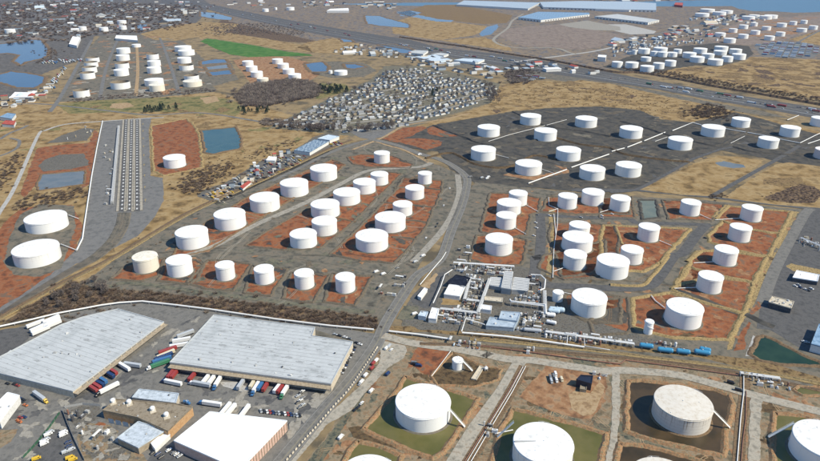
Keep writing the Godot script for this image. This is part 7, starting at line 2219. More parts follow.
["works_ground","dirt_tan",3,[-30.6,-484.2,-24.1,-503.6,9.3,-503.6,64.3,-497,135.7,-487.3,203.9,-474.9,281.5,-451.4,347.1,-419.4,305.7,-330,-81.5,-330,-59.8,-377.3],"tan and brown dirt ground of the front tank area"],
["bund_ground","water_olive",5,[-35.3,-379.4,-13,-421.9,-4.2,-444.5,14.9,-435,55.4,-416.2,23.6,-355.5,15.6,-349.6,-7.2,-361.5],"olive water-filled bund around the clean front tank","bank_orange",5.2,1.3],
["bund_ground","water_olive",5,[-49.9,-339.1,-43.2,-358.5,-38.1,-367.7,-23.2,-362.5,-5.7,-352.5,-9.5,-330,-52.4,-312.8],"olive flooded bund at the front edge","bank_orange",5.2,1.3],
["bund_ground","water_olive",5,[55.4,-339.1,67.5,-379.4,80,-403.4,114.9,-390.6,145.8,-375.1,126.4,-330,54.7,-321.2],"olive flooded bund beneath the railed front tank","bank_orange",5.2,1.3],
["bund_ground","water_brown",5,[181.4,-438.4,193.1,-440.2,218.4,-433.3,248,-428.2,257.9,-420,256.6,-410.4,238.7,-382.2,222.6,-352.8,200.2,-360.5,180.3,-367.1,161.1,-378],"dark brown flooded bund around the rust-streaked tank","bank_orange",5.2,1.3],
["bund_ground","water_brown",5,[152.3,-364.4,169.6,-363.1,196.6,-351.6,211.1,-343,203.5,-333.5,138.6,-333.5],"dark flooded bund below the rust-streaked tank","bank_orange",5.2,1.3],
["bund_ground","water_olive",5,[283.2,-399.1,294.2,-397.3,310.3,-390.8,326.3,-385,294.6,-333.5,249,-333.5,269.6,-376.6],"olive flooded bund in the front corner","bank_orange",5.2,1.3],
["bund_ground","water_olive",5,[313.2,-426.6,318.8,-430.9,345.6,-429.9,339.6,-420,316.9,-420],"green flooded basin by the rail tracks","bank_orange",4.0,1.0],
["soil_ground","red_dry",5,[87.8,-418.1,117.7,-460.3,137.6,-455.3,148.3,-450.4,164.6,-445.5,162.9,-431.5,151.3,-407.3,139.1,-392,130.8,-391,108.9,-401.1],"orange-brown dirt works area with a dark box tank"],
["soil_ground","tan_soil",6,[128.4,-421.3,136.7,-426.9,146.9,-422.5,158.9,-440.8,160.1,-429.2,151,-411.6,141.7,-397,133.1,-395,127,-403.2],"pale worn dirt track around the dark box tank"],
["soil_ground","red_soil",5,[-2.4,-456.6,7,-490.8,21.2,-492.2,36.5,-482.6,18.2,-446.8,12.4,-448,3.6,-459.1],"orange soil corner inside the gravel bend"],
["soil_ground","dirt_dark",5,[17.2,-445.4,38.5,-481,58.5,-462.7,78.6,-455.1,73.7,-440.4,51.1,-431.3,22.6,-433.6],"dark wet earth around the small white tank","bank_orange",3.0,0.8],
["verge_field","scrub_tan",4,[-31.7,-507,9.4,-513.8,83.1,-500.3,171.9,-487.3,255.9,-471.9,298.6,-451.4,350.3,-424.5,356.7,-435,307.3,-468.9,208,-487.3,120.6,-503.6,28.6,-520.8,-17.2,-524.3],"brown verge along the rail tracks"],
["plant_ground","dirt_grey",5,[-11.7,-538.8,0,-573.9,19.3,-606.1,36.2,-646.2,69.2,-661.4,135.8,-646.2,150.5,-617.4,150,-554,175.1,-535.1,214.5,-507,259.7,-481.1,209.1,-490.5,139.2,-503.6,66,-513.8,9.5,-517.3],"grey stained ground of the process plant"],
["verge_field","scrub_green",4,[-76.2,-339.1,-50.3,-396.3,-29.4,-443.1,-25.2,-484.2,-18.2,-492.1,-31.5,-433.6,-49.3,-385,-63.7,-339.1],"green-grey verge between the road and the gravel track"],
["parking_ground","asphalt_dark",6,[0.3,-577.3,10.5,-599.5,29.2,-631.3,41.1,-637.6,35.6,-603.3,24.8,-559.8,14.2,-556.4,2.1,-568.4],"dark asphalt strip beside the plant cabins"],
["plant_lawn","dry_grass",6,[34.4,-578.9,53.2,-574.6,50.1,-562.8,31.2,-564.5],"yellow grass plot in front of the white plant hall"],
["gravel_ground","tan_soil",7,[10.5,-603.3,29.3,-633.4,31.1,-629.3,20.6,-597.6],"tan soil sliver beside the plant road"],
["lot_ground","gravel_green",6,[-13.2,-536.6,-6.7,-561.5,8.2,-559.8,7.1,-539.8,2,-535],"grey-green lot behind the white kerb"],
["soil_ground","red_soil",5,[-239.4,-377.7,-237.3,-388,-230.3,-385.7,-232.2,-375.6],"red earth bay in the rubble yard"],
["lot_ground","concrete_dirty",5,[-228.1,-373.9,-225.9,-382.4,-221.2,-380.3,-215.5,-371.8,-217.8,-363.5],"pale concrete floor in the rubble yard"],
["gravel_road","gravel_pale",8,[173.2,-454.4,178.7,-450.8,165.6,-405.8,154.9,-376.6,146.3,-347.6,143.5,-338.2,133.8,-338.2,144.4,-363.1,154.3,-390.8],"pale gravel lane beside the rust-streaked tank bund"],
["gravel_road","gravel_pale",8,[276,-423.3,282.3,-415.2,263.8,-382.2,241.8,-338.2,232.9,-338.2,260.2,-390.8],"pale gravel lane down to the front corner bund"],
["gravel_road","gravel_pale",8,[-26.5,-499.3,-4.1,-490.8,-2.5,-482.6,-7,-469.3,-17.4,-459.1,-33.5,-428.1,-46.8,-400.2,-62.2,-386.4,-79.7,-347.7,-87.8,-337.3,-99.5,-337.3,-87.7,-347.7,-61.5,-399.4,-41.7,-431.2,-26.7,-462.8],"pale gravel track beside the sloping public road"],
["dirt_road","dirt_dark",7,[-46.7,-381.6,-39.3,-383.2,-22.8,-373.9,-5.8,-365,-9.8,-359.2,-30.8,-367.9,-41.5,-370.9],"dark dirt ramp into the front bund"],
["thicket_ground","scrub",7,[-390.9,-531.5,-385.3,-563.8,-370.5,-595.1,-367.5,-615.1,-340.8,-599.4,-317.6,-595.1,-284.6,-591.8,-217.8,-580.1,-206.3,-576,-110.6,-557.9,-31.3,-538.8,-32.3,-519,-76.8,-526.1,-129.9,-537.9,-200.8,-556.9,-244.4,-566.8,-274.2,-572.9,-306.3,-568.8,-349,-550.1,-379.4,-535.1],"dark leaf litter under the dense brown leafless brush along the warehouse pipeline"],
["thicket_ground","scrub",7,[-432.3,-1590.1,-430.9,-1721.8,-364,-1765.3,-297.4,-1787.8,-235.8,-1693.9,-228.8,-1565.9,-289.8,-1502.9,-350.5,-1449.5,-403.2,-1497.4],"dark leaf litter under the dark leafless woodland beside the park"]]

const BRUSH := [
["dense brown leafless brush along the warehouse pipeline",[-390.9,-531.5,-385.3,-563.8,-370.5,-595.1,-367.5,-615.1,-340.8,-599.4,-317.6,-595.1,-284.6,-591.8,-217.8,-580.1,-206.3,-576,-110.6,-557.9,-31.3,-538.8,-32.3,-519,-76.8,-526.1,-129.9,-537.9,-200.8,-556.9,-244.4,-566.8,-274.2,-572.9,-306.3,-568.8,-349,-550.1,-379.4,-535.1],3.1,2.2,4.6,[[.10,.073,.057],[.16,.115,.082],[.21,.16,.115],[.13,.105,.085]],"brush_undergrowth"],
["brush beside the long warehouse roof",[-348.1,-544.9,-335.9,-551.5,-300.8,-558.3,-292.4,-554.9,-308,-543.3,-327.6,-527.4,-339.2,-530.5],4.5,2,4,[[.10,.073,.057],[.16,.115,.082],[.21,.16,.115],[.13,.105,.085]],"brush_undergrowth"],
["dark leafless woodland beside the park",[-432.3,-1590.1,-430.9,-1721.8,-364,-1765.3,-297.4,-1787.8,-235.8,-1693.9,-228.8,-1565.9,-289.8,-1502.9,-350.5,-1449.5,-403.2,-1497.4],7,7,12,[[.15,.12,.105],[.20,.165,.14],[.25,.21,.175]],"bare_woods"],
["brown scrub between basin and the unloading racks",[-560.1,-847.2,-555.1,-878.2,-495.5,-919.1,-474.5,-878.2,-505.7,-840.3,-543.7,-818.1],5,2.5,5,[[.10,.073,.057],[.16,.115,.082],[.21,.16,.115],[.13,.105,.085]],"scrub_undergrowth"],
["dark scrub on the western grass slope",[-637.4,-928.4,-669.8,-996.9,-701.7,-1097.9,-669.2,-1059.8,-633.6,-977.4,-617.8,-928.4,-609.6,-894.4],5,2.5,5,[[.10,.073,.057],[.16,.115,.082],[.21,.16,.115],[.13,.105,.085]],"scrub_undergrowth"],
["brown scrub around the pond road",[-360.2,-934.3,-349.8,-990.3,-327.5,-1014.4,-299.9,-916.8,-308.8,-894.4,-332,-883.5],5,2.5,5,[[.10,.073,.057],[.16,.115,.082],[.21,.16,.115],[.13,.105,.085]],"scrub_undergrowth"],
["dark brown scrub below the teal pond",[-341.9,-924.5,-335.5,-974,-325.6,-1028.2,-303,-1042.6,-291.7,-1009.6,-294.4,-965.4,-305.2,-916.7,-319.5,-886.6,-327.4,-879.3],4.5,2,4.5,[[.10,.073,.057],[.16,.115,.082],[.21,.16,.115],[.13,.105,.085]],"scrub_undergrowth"],
["scrub beside the scrapyard and pond",[-284.7,-1077.6,-263.2,-1120.2,-230.4,-1165.9,-206.2,-1177.8,-224.3,-1131.3,-256.5,-1088,-271.7,-1047.5],5,2,4,[[.10,.073,.057],[.16,.115,.082],[.21,.16,.115],[.13,.105,.085]],"scrub_undergrowth"],
["scrub belt below the housing estate",[-313.4,-1315.5,-310.8,-1337.9,-243.4,-1330.4,-165.1,-1286.7,-163.8,-1245.6,-195.8,-1252.3,-251.4,-1272.7,-307.8,-1289.5],5,3,7,[[.15,.12,.105],[.20,.165,.14],[.25,.21,.175]],"hedge_undergrowth"],
["brush line along the motorway embankment",[642.2,-1939.3,726,-1875.1,807.7,-1721.8,890.4,-1614.9,969.3,-1497.4,995.9,-1542.5,913.3,-1660.1,836.3,-1787.8,756.3,-1917.4,676.1,-1998.3],7,3,6,[[.10,.073,.057],[.16,.115,.082],[.21,.16,.115],[.13,.105,.085]],"brush_undergrowth"],
["dark trees beside the overpass lots",[274.5,-1875.1,322.7,-1998.3,361.9,-1998.3,348.8,-1834.5,318.3,-1739.7,268.4,-1728.9],7,5,10,[[.15,.12,.105],[.20,.165,.14],[.25,.21,.175]],"bare_woods"],
["dark brush in the golden marsh",[592,-1363.9,638,-1436.7,695.1,-1489.2,713.2,-1449.5,696.9,-1375.5,654.4,-1330],6,3,7,[[.10,.073,.057],[.16,.115,.082],[.21,.16,.115],[.13,.105,.085]],"brush_undergrowth"],
["low brown scrub in the eastern dry field",[512.3,-867.6,562.2,-905.5,598.1,-928.4,615,-916.8,607,-883.5,576.4,-850.2,538.3,-847.2],4.5,1,2.4,[[.10,.073,.057],[.16,.115,.082],[.21,.16,.115],[.13,.105,.085]],"scrub_undergrowth"],
["scrub clump at the dry field lane corner",[432.5,-867.6,445,-883.5,462.5,-888.9,448.8,-862.4],3.5,2,4,[[.10,.073,.057],[.16,.115,.082],[.21,.16,.115],[.13,.105,.085]],"scrub_undergrowth"],
["tan weeds over the square pond grassland",[-379.8,-1074.8,-346.2,-1082.4,-306.3,-1121.9,-269.2,-1121.9,-275.8,-1031,-295.6,-916.8,-316.5,-883.5],11,1,2.2,[[.14,.10,.06],[.20,.14,.075],[.09,.065,.045]],"dry_weeds"],
["tan reeds of the near marsh",[243.8,-1648.8,402.1,-1728.8,546.7,-1674.7,668.1,-1465.3,748.9,-1350.6,679.4,-1387,541.3,-1368.6,443.4,-1486.2,250.2,-1445],15,1.2,3.0,[[.14,.10,.06],[.20,.14,.075],[.09,.065,.045]],"dry_weeds"],
["brown scrub beside the far motorway",[-939.3,-3059.6,-913.5,-3224.2,-715.9,-3282.9,-447.8,-2910.3,-470.6,-2774.3,-683.4,-2863.5,-812.9,-2774.3],16,4,8,[[.15,.12,.105],[.20,.165,.14],[.25,.21,.175]],"bare_woods"],
["dark garden hedges between the estate houses",[-269.6,-1282.8,-239.6,-1377.7,-180.9,-1540.7,-102.6,-1742.9,-59.4,-1929.4,29.9,-1946.6,155.9,-1801.2,218.7,-1674.7,206.7,-1575.3,65.4,-1377.7,-114.6,-1235.8],19,2,4,[[.15,.12,.105],[.20,.165,.14],[.25,.21,.175]],"garden_undergrowth"],
["dark trees between the far town buildings",[-1644.3,-2467.1,-1364.5,-2580.1,-1334.2,-2769.3,-1136.6,-2910.6,-1060.8,-3150.5,-1353.7,-4318.2,-2199.2,-4658.6,-2817.7,-4658.6,-3001.1,-4318.2],30,7,15,[[.10,.073,.057],[.16,.115,.082],[.21,.16,.115],[.13,.105,.085]],"town_undergrowth"],
["brush between town and lawn",[-1358.6,-2464.5,-1244.7,-2333.1,-1139,-2106.2,-1186.1,-2055.9,-1213.7,-2186.3],10,3,6,[[.10,.073,.057],[.16,.115,.082],[.21,.16,.115],[.13,.105,.085]],"brush_undergrowth"],
["brush strip in front of the gridded tanks",[-821.7,-1502.9,-793.9,-1560,-519.4,-1670.1,-498.9,-1621.2,-767.7,-1516.8],9,3,7,[[.15,.12,.105],[.20,.165,.14],[.25,.21,.175]],"brush_undergrowth"],
["scrub at the railway side of the fan-shaped farm",[-354.5,-606.1,-341.7,-651.2,-316.1,-704.9,-291,-779.7,-283.7,-773,-311.9,-693.6,-333.1,-636.4],7,1,2.4,[[.10,.073,.057],[.16,.115,.082],[.21,.16,.115],[.13,.105,.085]],"scrub_undergrowth"]]

const TREES := [
[[-280.3,-1274.8,-241.1,-1387,-182.1,-1552.1,-103.4,-1757.1,-65.8,-1946.6,30.2,-1964.1,162.7,-1816.3,225.5,-1687.9,210.2,-1563.6,65,-1368.6,-113.9,-1228.3],170,"bare","leafless garden tree among the estate houses",7,12],
[[-282.8,-1266.8,-218.5,-1243.5,-117.2,-1220.9,-20.1,-1258.9,-24.5,-1282.8,-119.8,-1251.2,-223.4,-1274.8],60,"bare","leafless tree in the belt below the estate",9,14],
[[-234.3,-1674.7,-169.2,-1674.7,-155.8,-1611.2,-210.6,-1587.1],34,"evergreen","dark evergreen beside the green clearing",9,14],
[[-589,-1399.4,-580,-1436.7,-528,-1454.7,-509.8,-1399.4,-573.2,-1387.4],14,"evergreen","dark evergreen at the edge of the park",9,15],
[[-385.2,-1424,-330.3,-1436.7,-299.9,-1399.4,-356.5,-1375.5],14,"evergreen","dark evergreen below the leafless woodland",8,13],
[[38.7,-1590.1,66.5,-1653.5,76.9,-1590.1,56.3,-1545.4],8,"evergreen","dark evergreen inside the housing estate",8,12],
[[198.4,-1728.8,225.8,-1648.8,210,-1486.2,182,-1486.2],26,"bare","tall leafless tree at the marsh end of the estate",10,15],
[[-384.9,-555,-348,-614.4,-329.8,-617.3,-316.3,-586.2,-349,-555],36,"bare","leafless tree standing in the warehouse brush",5,9]]

const FENCES := [["green mesh fence around the dark van lot",[-273.4,-349.7,-271.8,-362.5,-270.9,-380.3,-271.5,-397.7],"fence_green"],["grey fence along the storage yard",[-271.1,-400.9,-259,-384.6,-245.6,-367.6,-229.1,-347.6],"steel"],["grey fence between yard and storage lot",[-270.8,-404,-258.7,-408,-243.9,-406.4],"steel"]]

const DIKES := [
["dike behind the first tanks of the dark yard",[47.6,-1283.8,81,-1228,108.8,-1187.1,124.6,-1158.8,160.3,-1138.4,205.8,-1158.8,253.2,-1181.7],7,2.2,"gravel_dark"],
["dike line crossing the dark yard below the western tanks",[26.9,-1059.8,72.8,-1090.1,111.8,-1024,161.2,-1010.3,214.9,-1074.8,250.5,-1052.5],7,2.2,"dirt_dark"],
["dike line between the middle yard tanks",[227.7,-1405.4,273.5,-1288,308.7,-1257.3,344.9,-1237.6,384.7,-1199.8],7,2.2,"gravel_dark"],
["dike along the upper pipe way",[279.4,-1190.7,312.8,-1146.8,346.1,-1130.1,362.5,-1121.9,378.1,-1082.4,430.4,-1052.5,472.9,-1038.1],7,2.2,"dirt_dark"],
["dike behind the eastern yard tanks",[440.6,-1320,478.3,-1257.3,495,-1218.5,535.4,-1158.8,564.7,-1138.4,617,-1190.7,684,-1247.4],7,2.2,"gravel_dark"],
["dike beside the eastern yard lane",[589,-1130.1,610.6,-1097.9,665.9,-1082.4,724.4,-1090.1],6,2.0,"gravel_dark"],
["dike across the curve row behind the widest tank",[-22,-730.3,-6.7,-728.7,8.4,-723],4,1.2,"bank_grey"],
["dike across the curve row at the third tank",[-7.2,-784.6,9,-782.8,23.1,-777],4,1.2,"bank_grey"],
["dike across the curve row behind the third tank",[-42.3,-850.2,-7.6,-843.5,36,-830.2],4,1.2,"bank_grey"],
["dike across the curve row behind the fourth tank",[-23.8,-909.5,5,-915.7,46.5,-901.9],4,1.2,"bank_grey"],
["dike across the middle row by the overlapping tanks",[-107.4,-793.6,-93.1,-790.6,-71.3,-778.7],4,1.2,"bank_brown"],
["dike across the railway row at the third tank",[-190.1,-872.1,-176.9,-861.5,-165.7,-854.6],4,1.2,"bank_orange"],
["dike across the railway row at the second tank",[-225.1,-811.8,-208.1,-799.4,-197.5,-793.3],4,1.2,"bank_orange"],
["tan dike inside the bending road bund",[266.6,-761.4,262.1,-731.3,258.4,-708.2],5,1.3,"bank_tan"],
["tan dike end beside the bending road",[286.4,-656.4,297.1,-672.2,305.6,-681.5],6,1.5,"bank_tan"],
["tan dike piece along the pipe lane",[319,-660.8,333.5,-676.8,345.5,-688.6],8,1.6,"bank_tan"],
["tan dike piece at the road junction",[407.4,-787.6,426.5,-812.2,447.8,-838.1],6,1.5,"bank_tan"],
["tan dike along the inner bend",[214.8,-605.7,247.2,-604,264.8,-623.3,283.5,-648,302,-674.4],6,1.4,"bank_tan"],
["dark motorway embankment behind the traffic",[-41,-2723.2,80.6,-2572.7,199.6,-2437.1,335.7,-2260.4,462.6,-2106.2,595.1,-1908.8,658.8,-1896.1,723,-1826.5,795.6,-1693.9,874.7,-1584,961.7,-1454.7],12,4.5,"scrub"],
["motorway centre divider",[-1368.4,-4409.8,-962.2,-3774.6,-501.3,-3112.6,-234.7,-2765.6,-37.5,-2478.4,143.6,-2290.1,315.6,-2116.6,434.8,-1970.7,561.8,-1818.6,660.9,-1693.9,745.4,-1577.9,824.1,-1483.8,911.3,-1370.9],3,0.9,"concrete_dirty"],
["motorway inner divider",[-1331.5,-4286.6,-936.1,-3668.2,-488.4,-3028.5,-229.2,-2698.3,-36.9,-2437.1,140.8,-2242.8,308.5,-2065.8,426.5,-1930.5,553,-1787.8,652.3,-1670.1,735.1,-1554.1,813.3,-1462.5,897.5,-1347.9],2.5,0.9,"concrete"],
["motorway outer divider",[-1400.9,-4517.7,-989.8,-3887,-515,-3201.3,-241.1,-2845.3,-38.6,-2550.3,146.1,-2333.1,323.1,-2169.8,445.3,-2021.9,569.8,-1846.5,673.5,-1728.9,758.7,-1608.6,837.9,-1511.2,928.5,-1399.4],2.5,0.9,"gravel_pale"]]

const RUTS := [
["wheel ruts across the front works",[-28.7,-481.1,27.3,-492.1,134.3,-481.1,201,-465.9,277.6,-443.1,328,-414.4,288.9,-347.7,-70.5,-347.7,-52.5,-379.4],26,"tan_soil",0.225],
["dark wheel ruts across the front works",[-28.7,-481.1,27.3,-492.1,134.3,-481.1,201,-465.9,277.6,-443.1,328,-414.4,288.9,-347.7,-70.5,-347.7,-52.5,-379.4],30,"bank_brown",0.235],
["wheel ruts across the fan farm gravel",[-333.1,-606.1,-332.1,-699.2,-296.5,-797,-242.9,-916,-134.9,-1111.9,-74.9,-1164.1,25.7,-1052.1,78.9,-957.8,39.7,-779.7,-10.6,-595.1,-31.3,-538.8,-185.1,-573.9],70,"gravel_pale",0.425],
["dark wheel ruts across the fan farm gravel",[-333.1,-606.1,-332.1,-699.2,-296.5,-797,-242.9,-916,-134.9,-1111.9,-74.9,-1164.1,25.7,-1052.1,78.9,-957.8,39.7,-779.7,-10.6,-595.1,-31.3,-538.8,-185.1,-573.9],60,"gravel_dark",0.43],
["wheel ruts across the dark yard",[46.7,-1274.8,142.5,-1341.8,303.2,-1425.2,432.2,-1445,510.3,-1405.8,582.6,-1299.2,712.3,-1387,763.2,-1258.9,792.5,-1206.2,685.9,-1024.4,629.3,-1111.9,496.6,-1052.1,367.4,-925,284.8,-902.8,167.7,-920.5,97.2,-987.6,36.3,-1124.5],70,"gravel_brown",0.445],
["dark wheel ruts across the dark yard",[46.7,-1274.8,142.5,-1341.8,303.2,-1425.2,432.2,-1445,510.3,-1405.8,582.6,-1299.2,712.3,-1387,763.2,-1258.9,792.5,-1206.2,685.9,-1024.4,629.3,-1111.9,496.6,-1052.1,367.4,-925,284.8,-902.8,167.7,-920.5,97.2,-987.6,36.3,-1124.5],60,"asphalt_dark",0.447],
["wheel ruts across the western grassland",[-909.2,-1333.1,-806.3,-1465.3,-606.7,-1486.2,-473.4,-1552.1,-229.9,-1315.9,-141.9,-1177.8,-190.2,-1063.6,-261.1,-869.1,-318.2,-710.7,-370.5,-595.1,-408.6,-535.1],45,"tan_soil",0.145],
["wheel ruts across the eastern bunds",[51.9,-661.4,76.1,-822.3,106.7,-920.5,290.1,-869.1,488.1,-829.8,529.5,-804.1,359.9,-573.9,296.2,-492.1,214.5,-507,147.9,-544.4,146.2,-641.2],60,"bank_brown",0.355]]

const RACKS := [["long pipe rack from the coolers down past the cream shed",86.1,-612,66.5,-541.8,4.5],["pipe rack along the upper edge of the plant",49.4,-651.9,117,-642.1,4.0],["pipe rack along the equipment line by the thick pipeline",126.5,-509.2,202.7,-488.6,3.5],["pipe rack below the navy building road",58.1,-568.3,70.3,-564.5,4.0],["pipe rack from the coolers to the vessels",102,-562.8,134.9,-554.1,4.5],["pipe rack down to the pale blue vessels",140.2,-585.6,132.5,-541.8,4.5],["pipe rack beside the plant hall",65.3,-616.2,55.5,-568.3,4.0],["pipe rack between plant cabins and hall",29.8,-549.9,66.1,-541.7,4.0],["pipe rack in the depot piping yard",482.4,-720.3,492.8,-695.3,4.0],["grey equipment walkway beside the unloading racks",-587.3,-1267.4,-419.9,-842.2,4.5],["pipe rack at the front lane crossing",278.5,-446.1,308,-438.4,3.0]]

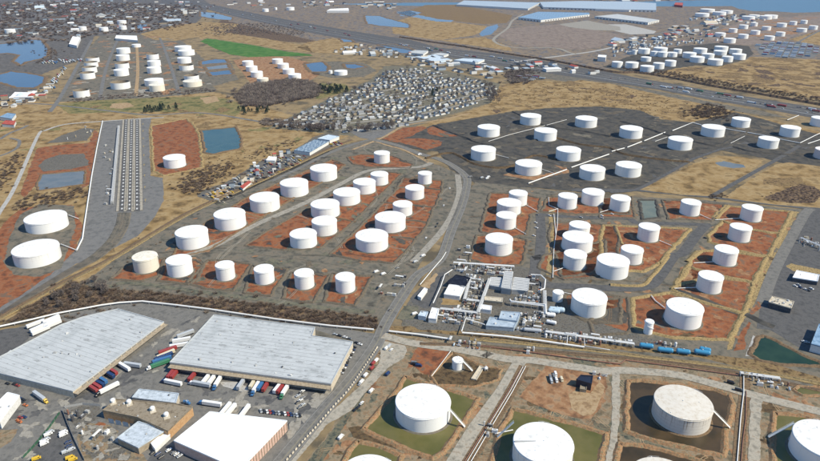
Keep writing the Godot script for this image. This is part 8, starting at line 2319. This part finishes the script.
const PATCHES := [
["brown weed patches of the near marsh",[237.7,-1701.3,303.9,-1786.3,378.4,-1771.6,469.7,-1786.3,541.5,-1728.8,619.5,-1587.1,705.1,-1445,753.3,-1359.5,721.1,-1405.8,589.4,-1315.9,531.7,-1341.8,516.6,-1425.2,437.7,-1465.3,307.1,-1445,229.9,-1415.4,144.2,-1359.5,186.7,-1486.2],70,5,30,"scrub_tan",0.3,"marsh_weeds"],
["dark wet patches of the near marsh",[237.7,-1701.3,303.9,-1786.3,378.4,-1771.6,469.7,-1786.3,541.5,-1728.8,619.5,-1587.1,705.1,-1445,753.3,-1359.5,721.1,-1405.8,589.4,-1315.9,531.7,-1341.8,516.6,-1425.2,437.7,-1465.3,307.1,-1445,229.9,-1415.4,144.2,-1359.5,186.7,-1486.2],26,4,16,"scrub",0.33,"marsh_weeds"],
["brown weed patches of the far marsh",[711.1,-1896.1,833.1,-1998.3,911.6,-1998.3,1060.9,-2080.8,1140.6,-2202.9,1213.6,-2186.3,1369.1,-2132.3,999.1,-1516.8,909.9,-1653.5,836.3,-1787.8,754.9,-1834.5],60,10,50,"scrub_tan",0.3,"marsh_weeds"],
["dark reed patches of the far marsh",[711.1,-1896.1,833.1,-1998.3,911.6,-1998.3,1060.9,-2080.8,1140.6,-2202.9,1213.6,-2186.3,1369.1,-2132.3,999.1,-1516.8,909.9,-1653.5,836.3,-1787.8,754.9,-1834.5],25,8,36,"scrub",0.33,"marsh_weeds"],
["weed patches of the western grassland",[-909.2,-1333.1,-806.3,-1465.3,-606.7,-1486.2,-473.4,-1552.1,-229.9,-1315.9,-141.9,-1177.8,-190.2,-1063.6,-261.1,-869.1,-318.2,-710.7,-370.5,-595.1,-408.6,-535.1],90,4,22,"scrub_tan",0.14,"grass_weeds"],
["olive tufts of the western grassland",[-909.2,-1333.1,-806.3,-1465.3,-606.7,-1486.2,-473.4,-1552.1,-229.9,-1315.9,-141.9,-1177.8,-190.2,-1063.6,-261.1,-869.1,-318.2,-710.7,-370.5,-595.1,-408.6,-535.1],50,3,14,"park_green",0.13,"grass_weeds"],
["brown stains on the dark yard",[46.7,-1274.8,142.5,-1341.8,303.2,-1425.2,432.2,-1445,510.3,-1405.8,582.6,-1299.2,712.3,-1387,763.2,-1258.9,792.5,-1206.2,685.9,-1024.4,629.3,-1111.9,496.6,-1052.1,367.4,-925,284.8,-902.8,167.7,-920.5,97.2,-987.6,36.3,-1124.5],90,3,16,"bank_grey",0.42,"yard_dirt"],
["pale dust patches on the dark yard",[46.7,-1274.8,142.5,-1341.8,303.2,-1425.2,432.2,-1445,510.3,-1405.8,582.6,-1299.2,712.3,-1387,763.2,-1258.9,792.5,-1206.2,685.9,-1024.4,629.3,-1111.9,496.6,-1052.1,367.4,-925,284.8,-902.8,167.7,-920.5,97.2,-987.6,36.3,-1124.5],60,3,14,"gravel_brown",0.43,"yard_dirt"],
["black oily patches on the dark yard",[46.7,-1274.8,142.5,-1341.8,303.2,-1425.2,432.2,-1445,510.3,-1405.8,582.6,-1299.2,712.3,-1387,763.2,-1258.9,792.5,-1206.2,685.9,-1024.4,629.3,-1111.9,496.6,-1052.1,367.4,-925,284.8,-902.8,167.7,-920.5,97.2,-987.6,36.3,-1124.5],40,3,12,"asphalt_dark",0.44,"yard_dirt"],
["dark gravel patches of the fan farm",[-333.1,-606.1,-332.1,-699.2,-296.5,-797,-242.9,-916,-134.9,-1111.9,-74.9,-1164.1,25.7,-1052.1,78.9,-957.8,39.7,-779.7,-10.6,-595.1,-31.3,-538.8,-185.1,-573.9],60,2,9,"gravel_dark",0.42,"farm_gravel"],
["mossy patches of the fan farm",[-333.1,-606.1,-332.1,-699.2,-296.5,-797,-242.9,-916,-134.9,-1111.9,-74.9,-1164.1,25.7,-1052.1,78.9,-957.8,39.7,-779.7,-10.6,-595.1,-31.3,-538.8,-185.1,-573.9],110,2,10,"gravel_green",0.415,"farm_gravel"],
["orange soil spills of the fan farm",[-333.1,-606.1,-332.1,-699.2,-296.5,-797,-242.9,-916,-134.9,-1111.9,-74.9,-1164.1,25.7,-1052.1,78.9,-957.8,39.7,-779.7,-10.6,-595.1,-31.3,-538.8,-185.1,-573.9],60,1.5,6,"red_dry",0.41,"farm_dirt"],
["gravel spills on the fan farm bund floors",[-333.1,-606.1,-332.1,-699.2,-296.5,-797,-242.9,-916,-134.9,-1111.9,-74.9,-1164.1,25.7,-1052.1,78.9,-957.8,39.7,-779.7,-10.6,-595.1,-31.3,-538.8,-185.1,-573.9],30,1.5,5,"bank_grey",0.44,"bund_dirt"],
["rubble patches of the tan yard",[-245.3,-385.7,-226.4,-383.5,-218.1,-378.1,-216.6,-367.6,-193.3,-355.6,-185.9,-347.6,-227.7,-347.6,-237.4,-359.5,-244.2,-370.7],40,1.5,6,"dirt_grey",0.36,"rubble"],
["pale rubble of the tan yard",[-245.3,-385.7,-226.4,-383.5,-218.1,-378.1,-216.6,-367.6,-193.3,-355.6,-185.9,-347.6,-227.7,-347.6,-237.4,-359.5,-244.2,-370.7],30,1,5,"concrete_dirty",0.38,"rubble"],
["dark asphalt repairs of the warehouse yard",[-328,-414.4,-281.3,-416.9,-272,-419.4,-248.6,-454.3,-229.2,-517.3,-203.8,-550.1,-206.7,-457.1,-91.7,-437.6,-61.6,-429.7,-53.8,-433.6,-80.8,-368.8,-92.7,-353.5,-168,-414.4,-202.3,-420.6,-242.6,-402.2,-246.6,-347.7,-288.9,-347.7],70,1.5,9,"asphalt_dark",0.215,"asphalt_dirt"],
["pale worn patches of the warehouse yard",[-328,-414.4,-281.3,-416.9,-272,-419.4,-248.6,-454.3,-229.2,-517.3,-203.8,-550.1,-206.7,-457.1,-91.7,-437.6,-61.6,-429.7,-53.8,-433.6,-80.8,-368.8,-92.7,-353.5,-168,-414.4,-202.3,-420.6,-242.6,-402.2,-246.6,-347.7,-288.9,-347.7],50,2,9,"concrete_dirty",0.23,"asphalt_dirt"],
["orange dirt patches of the front works",[-28.7,-481.1,27.3,-492.1,134.3,-481.1,201,-465.9,277.6,-443.1,328,-414.4,288.9,-347.7,-70.5,-347.7,-52.5,-379.4],80,2,11,"red_dry",0.19,"works_dirt"],
["grey-green weed patches of the front works",[-28.7,-481.1,27.3,-492.1,134.3,-481.1,201,-465.9,277.6,-443.1,328,-414.4,288.9,-347.7,-70.5,-347.7,-52.5,-379.4],90,2,9,"scrub_green",0.2,"works_weeds"],
["dark mud patches of the front works",[-28.7,-481.1,27.3,-492.1,134.3,-481.1,201,-465.9,277.6,-443.1,328,-414.4,288.9,-347.7,-70.5,-347.7,-52.5,-379.4],50,1.5,8,"dirt_dark",0.21,"works_dirt"],
["dark soil patches of the eastern bunds",[51.9,-661.4,76.1,-822.3,106.7,-920.5,290.1,-869.1,488.1,-829.8,529.5,-804.1,359.9,-573.9,296.2,-492.1,214.5,-507,147.9,-544.4,146.2,-641.2],50,2,7,"dirt_dark",0.34,"bund_dirt"],
["orange soil patches of the eastern bunds",[51.9,-661.4,76.1,-822.3,106.7,-920.5,290.1,-869.1,488.1,-829.8,529.5,-804.1,359.9,-573.9,296.2,-492.1,214.5,-507,147.9,-544.4,146.2,-641.2],110,2,9,"red_dry",0.345,"bund_dirt"],
["grey gravel patches of the eastern bunds",[51.9,-661.4,76.1,-822.3,106.7,-920.5,290.1,-869.1,488.1,-829.8,529.5,-804.1,359.9,-573.9,296.2,-492.1,214.5,-507,147.9,-544.4,146.2,-641.2],40,2,6,"gravel_brown",0.35,"bund_gravel"],
["orange soil patches of the distant gridded farm",[-822.7,-1507.6,-933.9,-1786.3,-1148.2,-2363.1,-1255.1,-2703.4,-1096.7,-2803.4,-961.7,-2703.4,-675.5,-2136,-503,-1648.8,-566,-1575.3,-704.1,-1552.1],90,6,26,"red_dry",0.21,"farm_dirt"],
["pale patches of the distant gridded farm",[-822.7,-1507.6,-933.9,-1786.3,-1148.2,-2363.1,-1255.1,-2703.4,-1096.7,-2803.4,-961.7,-2703.4,-675.5,-2136,-503,-1648.8,-566,-1575.3,-704.1,-1552.1],60,5,18,"concrete_dirty",0.215,"farm_gravel"],
["tan plots of the far town",[-1644.3,-2467.1,-1364.5,-2580.1,-1334.2,-2769.3,-1136.6,-2910.6,-1060.8,-3150.5,-1353.7,-4318.2,-2199.2,-4658.6,-2817.7,-4658.6,-3001.1,-4318.2],60,20,90,"brown_dirt",0.1,"town_dirt"],
["dark plots of the far town",[-1644.3,-2467.1,-1364.5,-2580.1,-1334.2,-2769.3,-1136.6,-2910.6,-1060.8,-3150.5,-1353.7,-4318.2,-2199.2,-4658.6,-2817.7,-4658.6,-3001.1,-4318.2],60,20,100,"asphalt",0.11,"town_gravel"],
["orange soil patches of the distant brown-floored group",[1205.9,-2690.1,1433.5,-3059.6,1731.4,-3432.5,1904,-3512.3,2161.2,-3683.1,2287.4,-3683.1,1854.4,-2958.5,1605.3,-2774.3,1434.7,-2572.7,1279.9,-2499.6,1163.6,-2499.6],60,10,40,"red_dry",0.2,"soil_dirt"]]
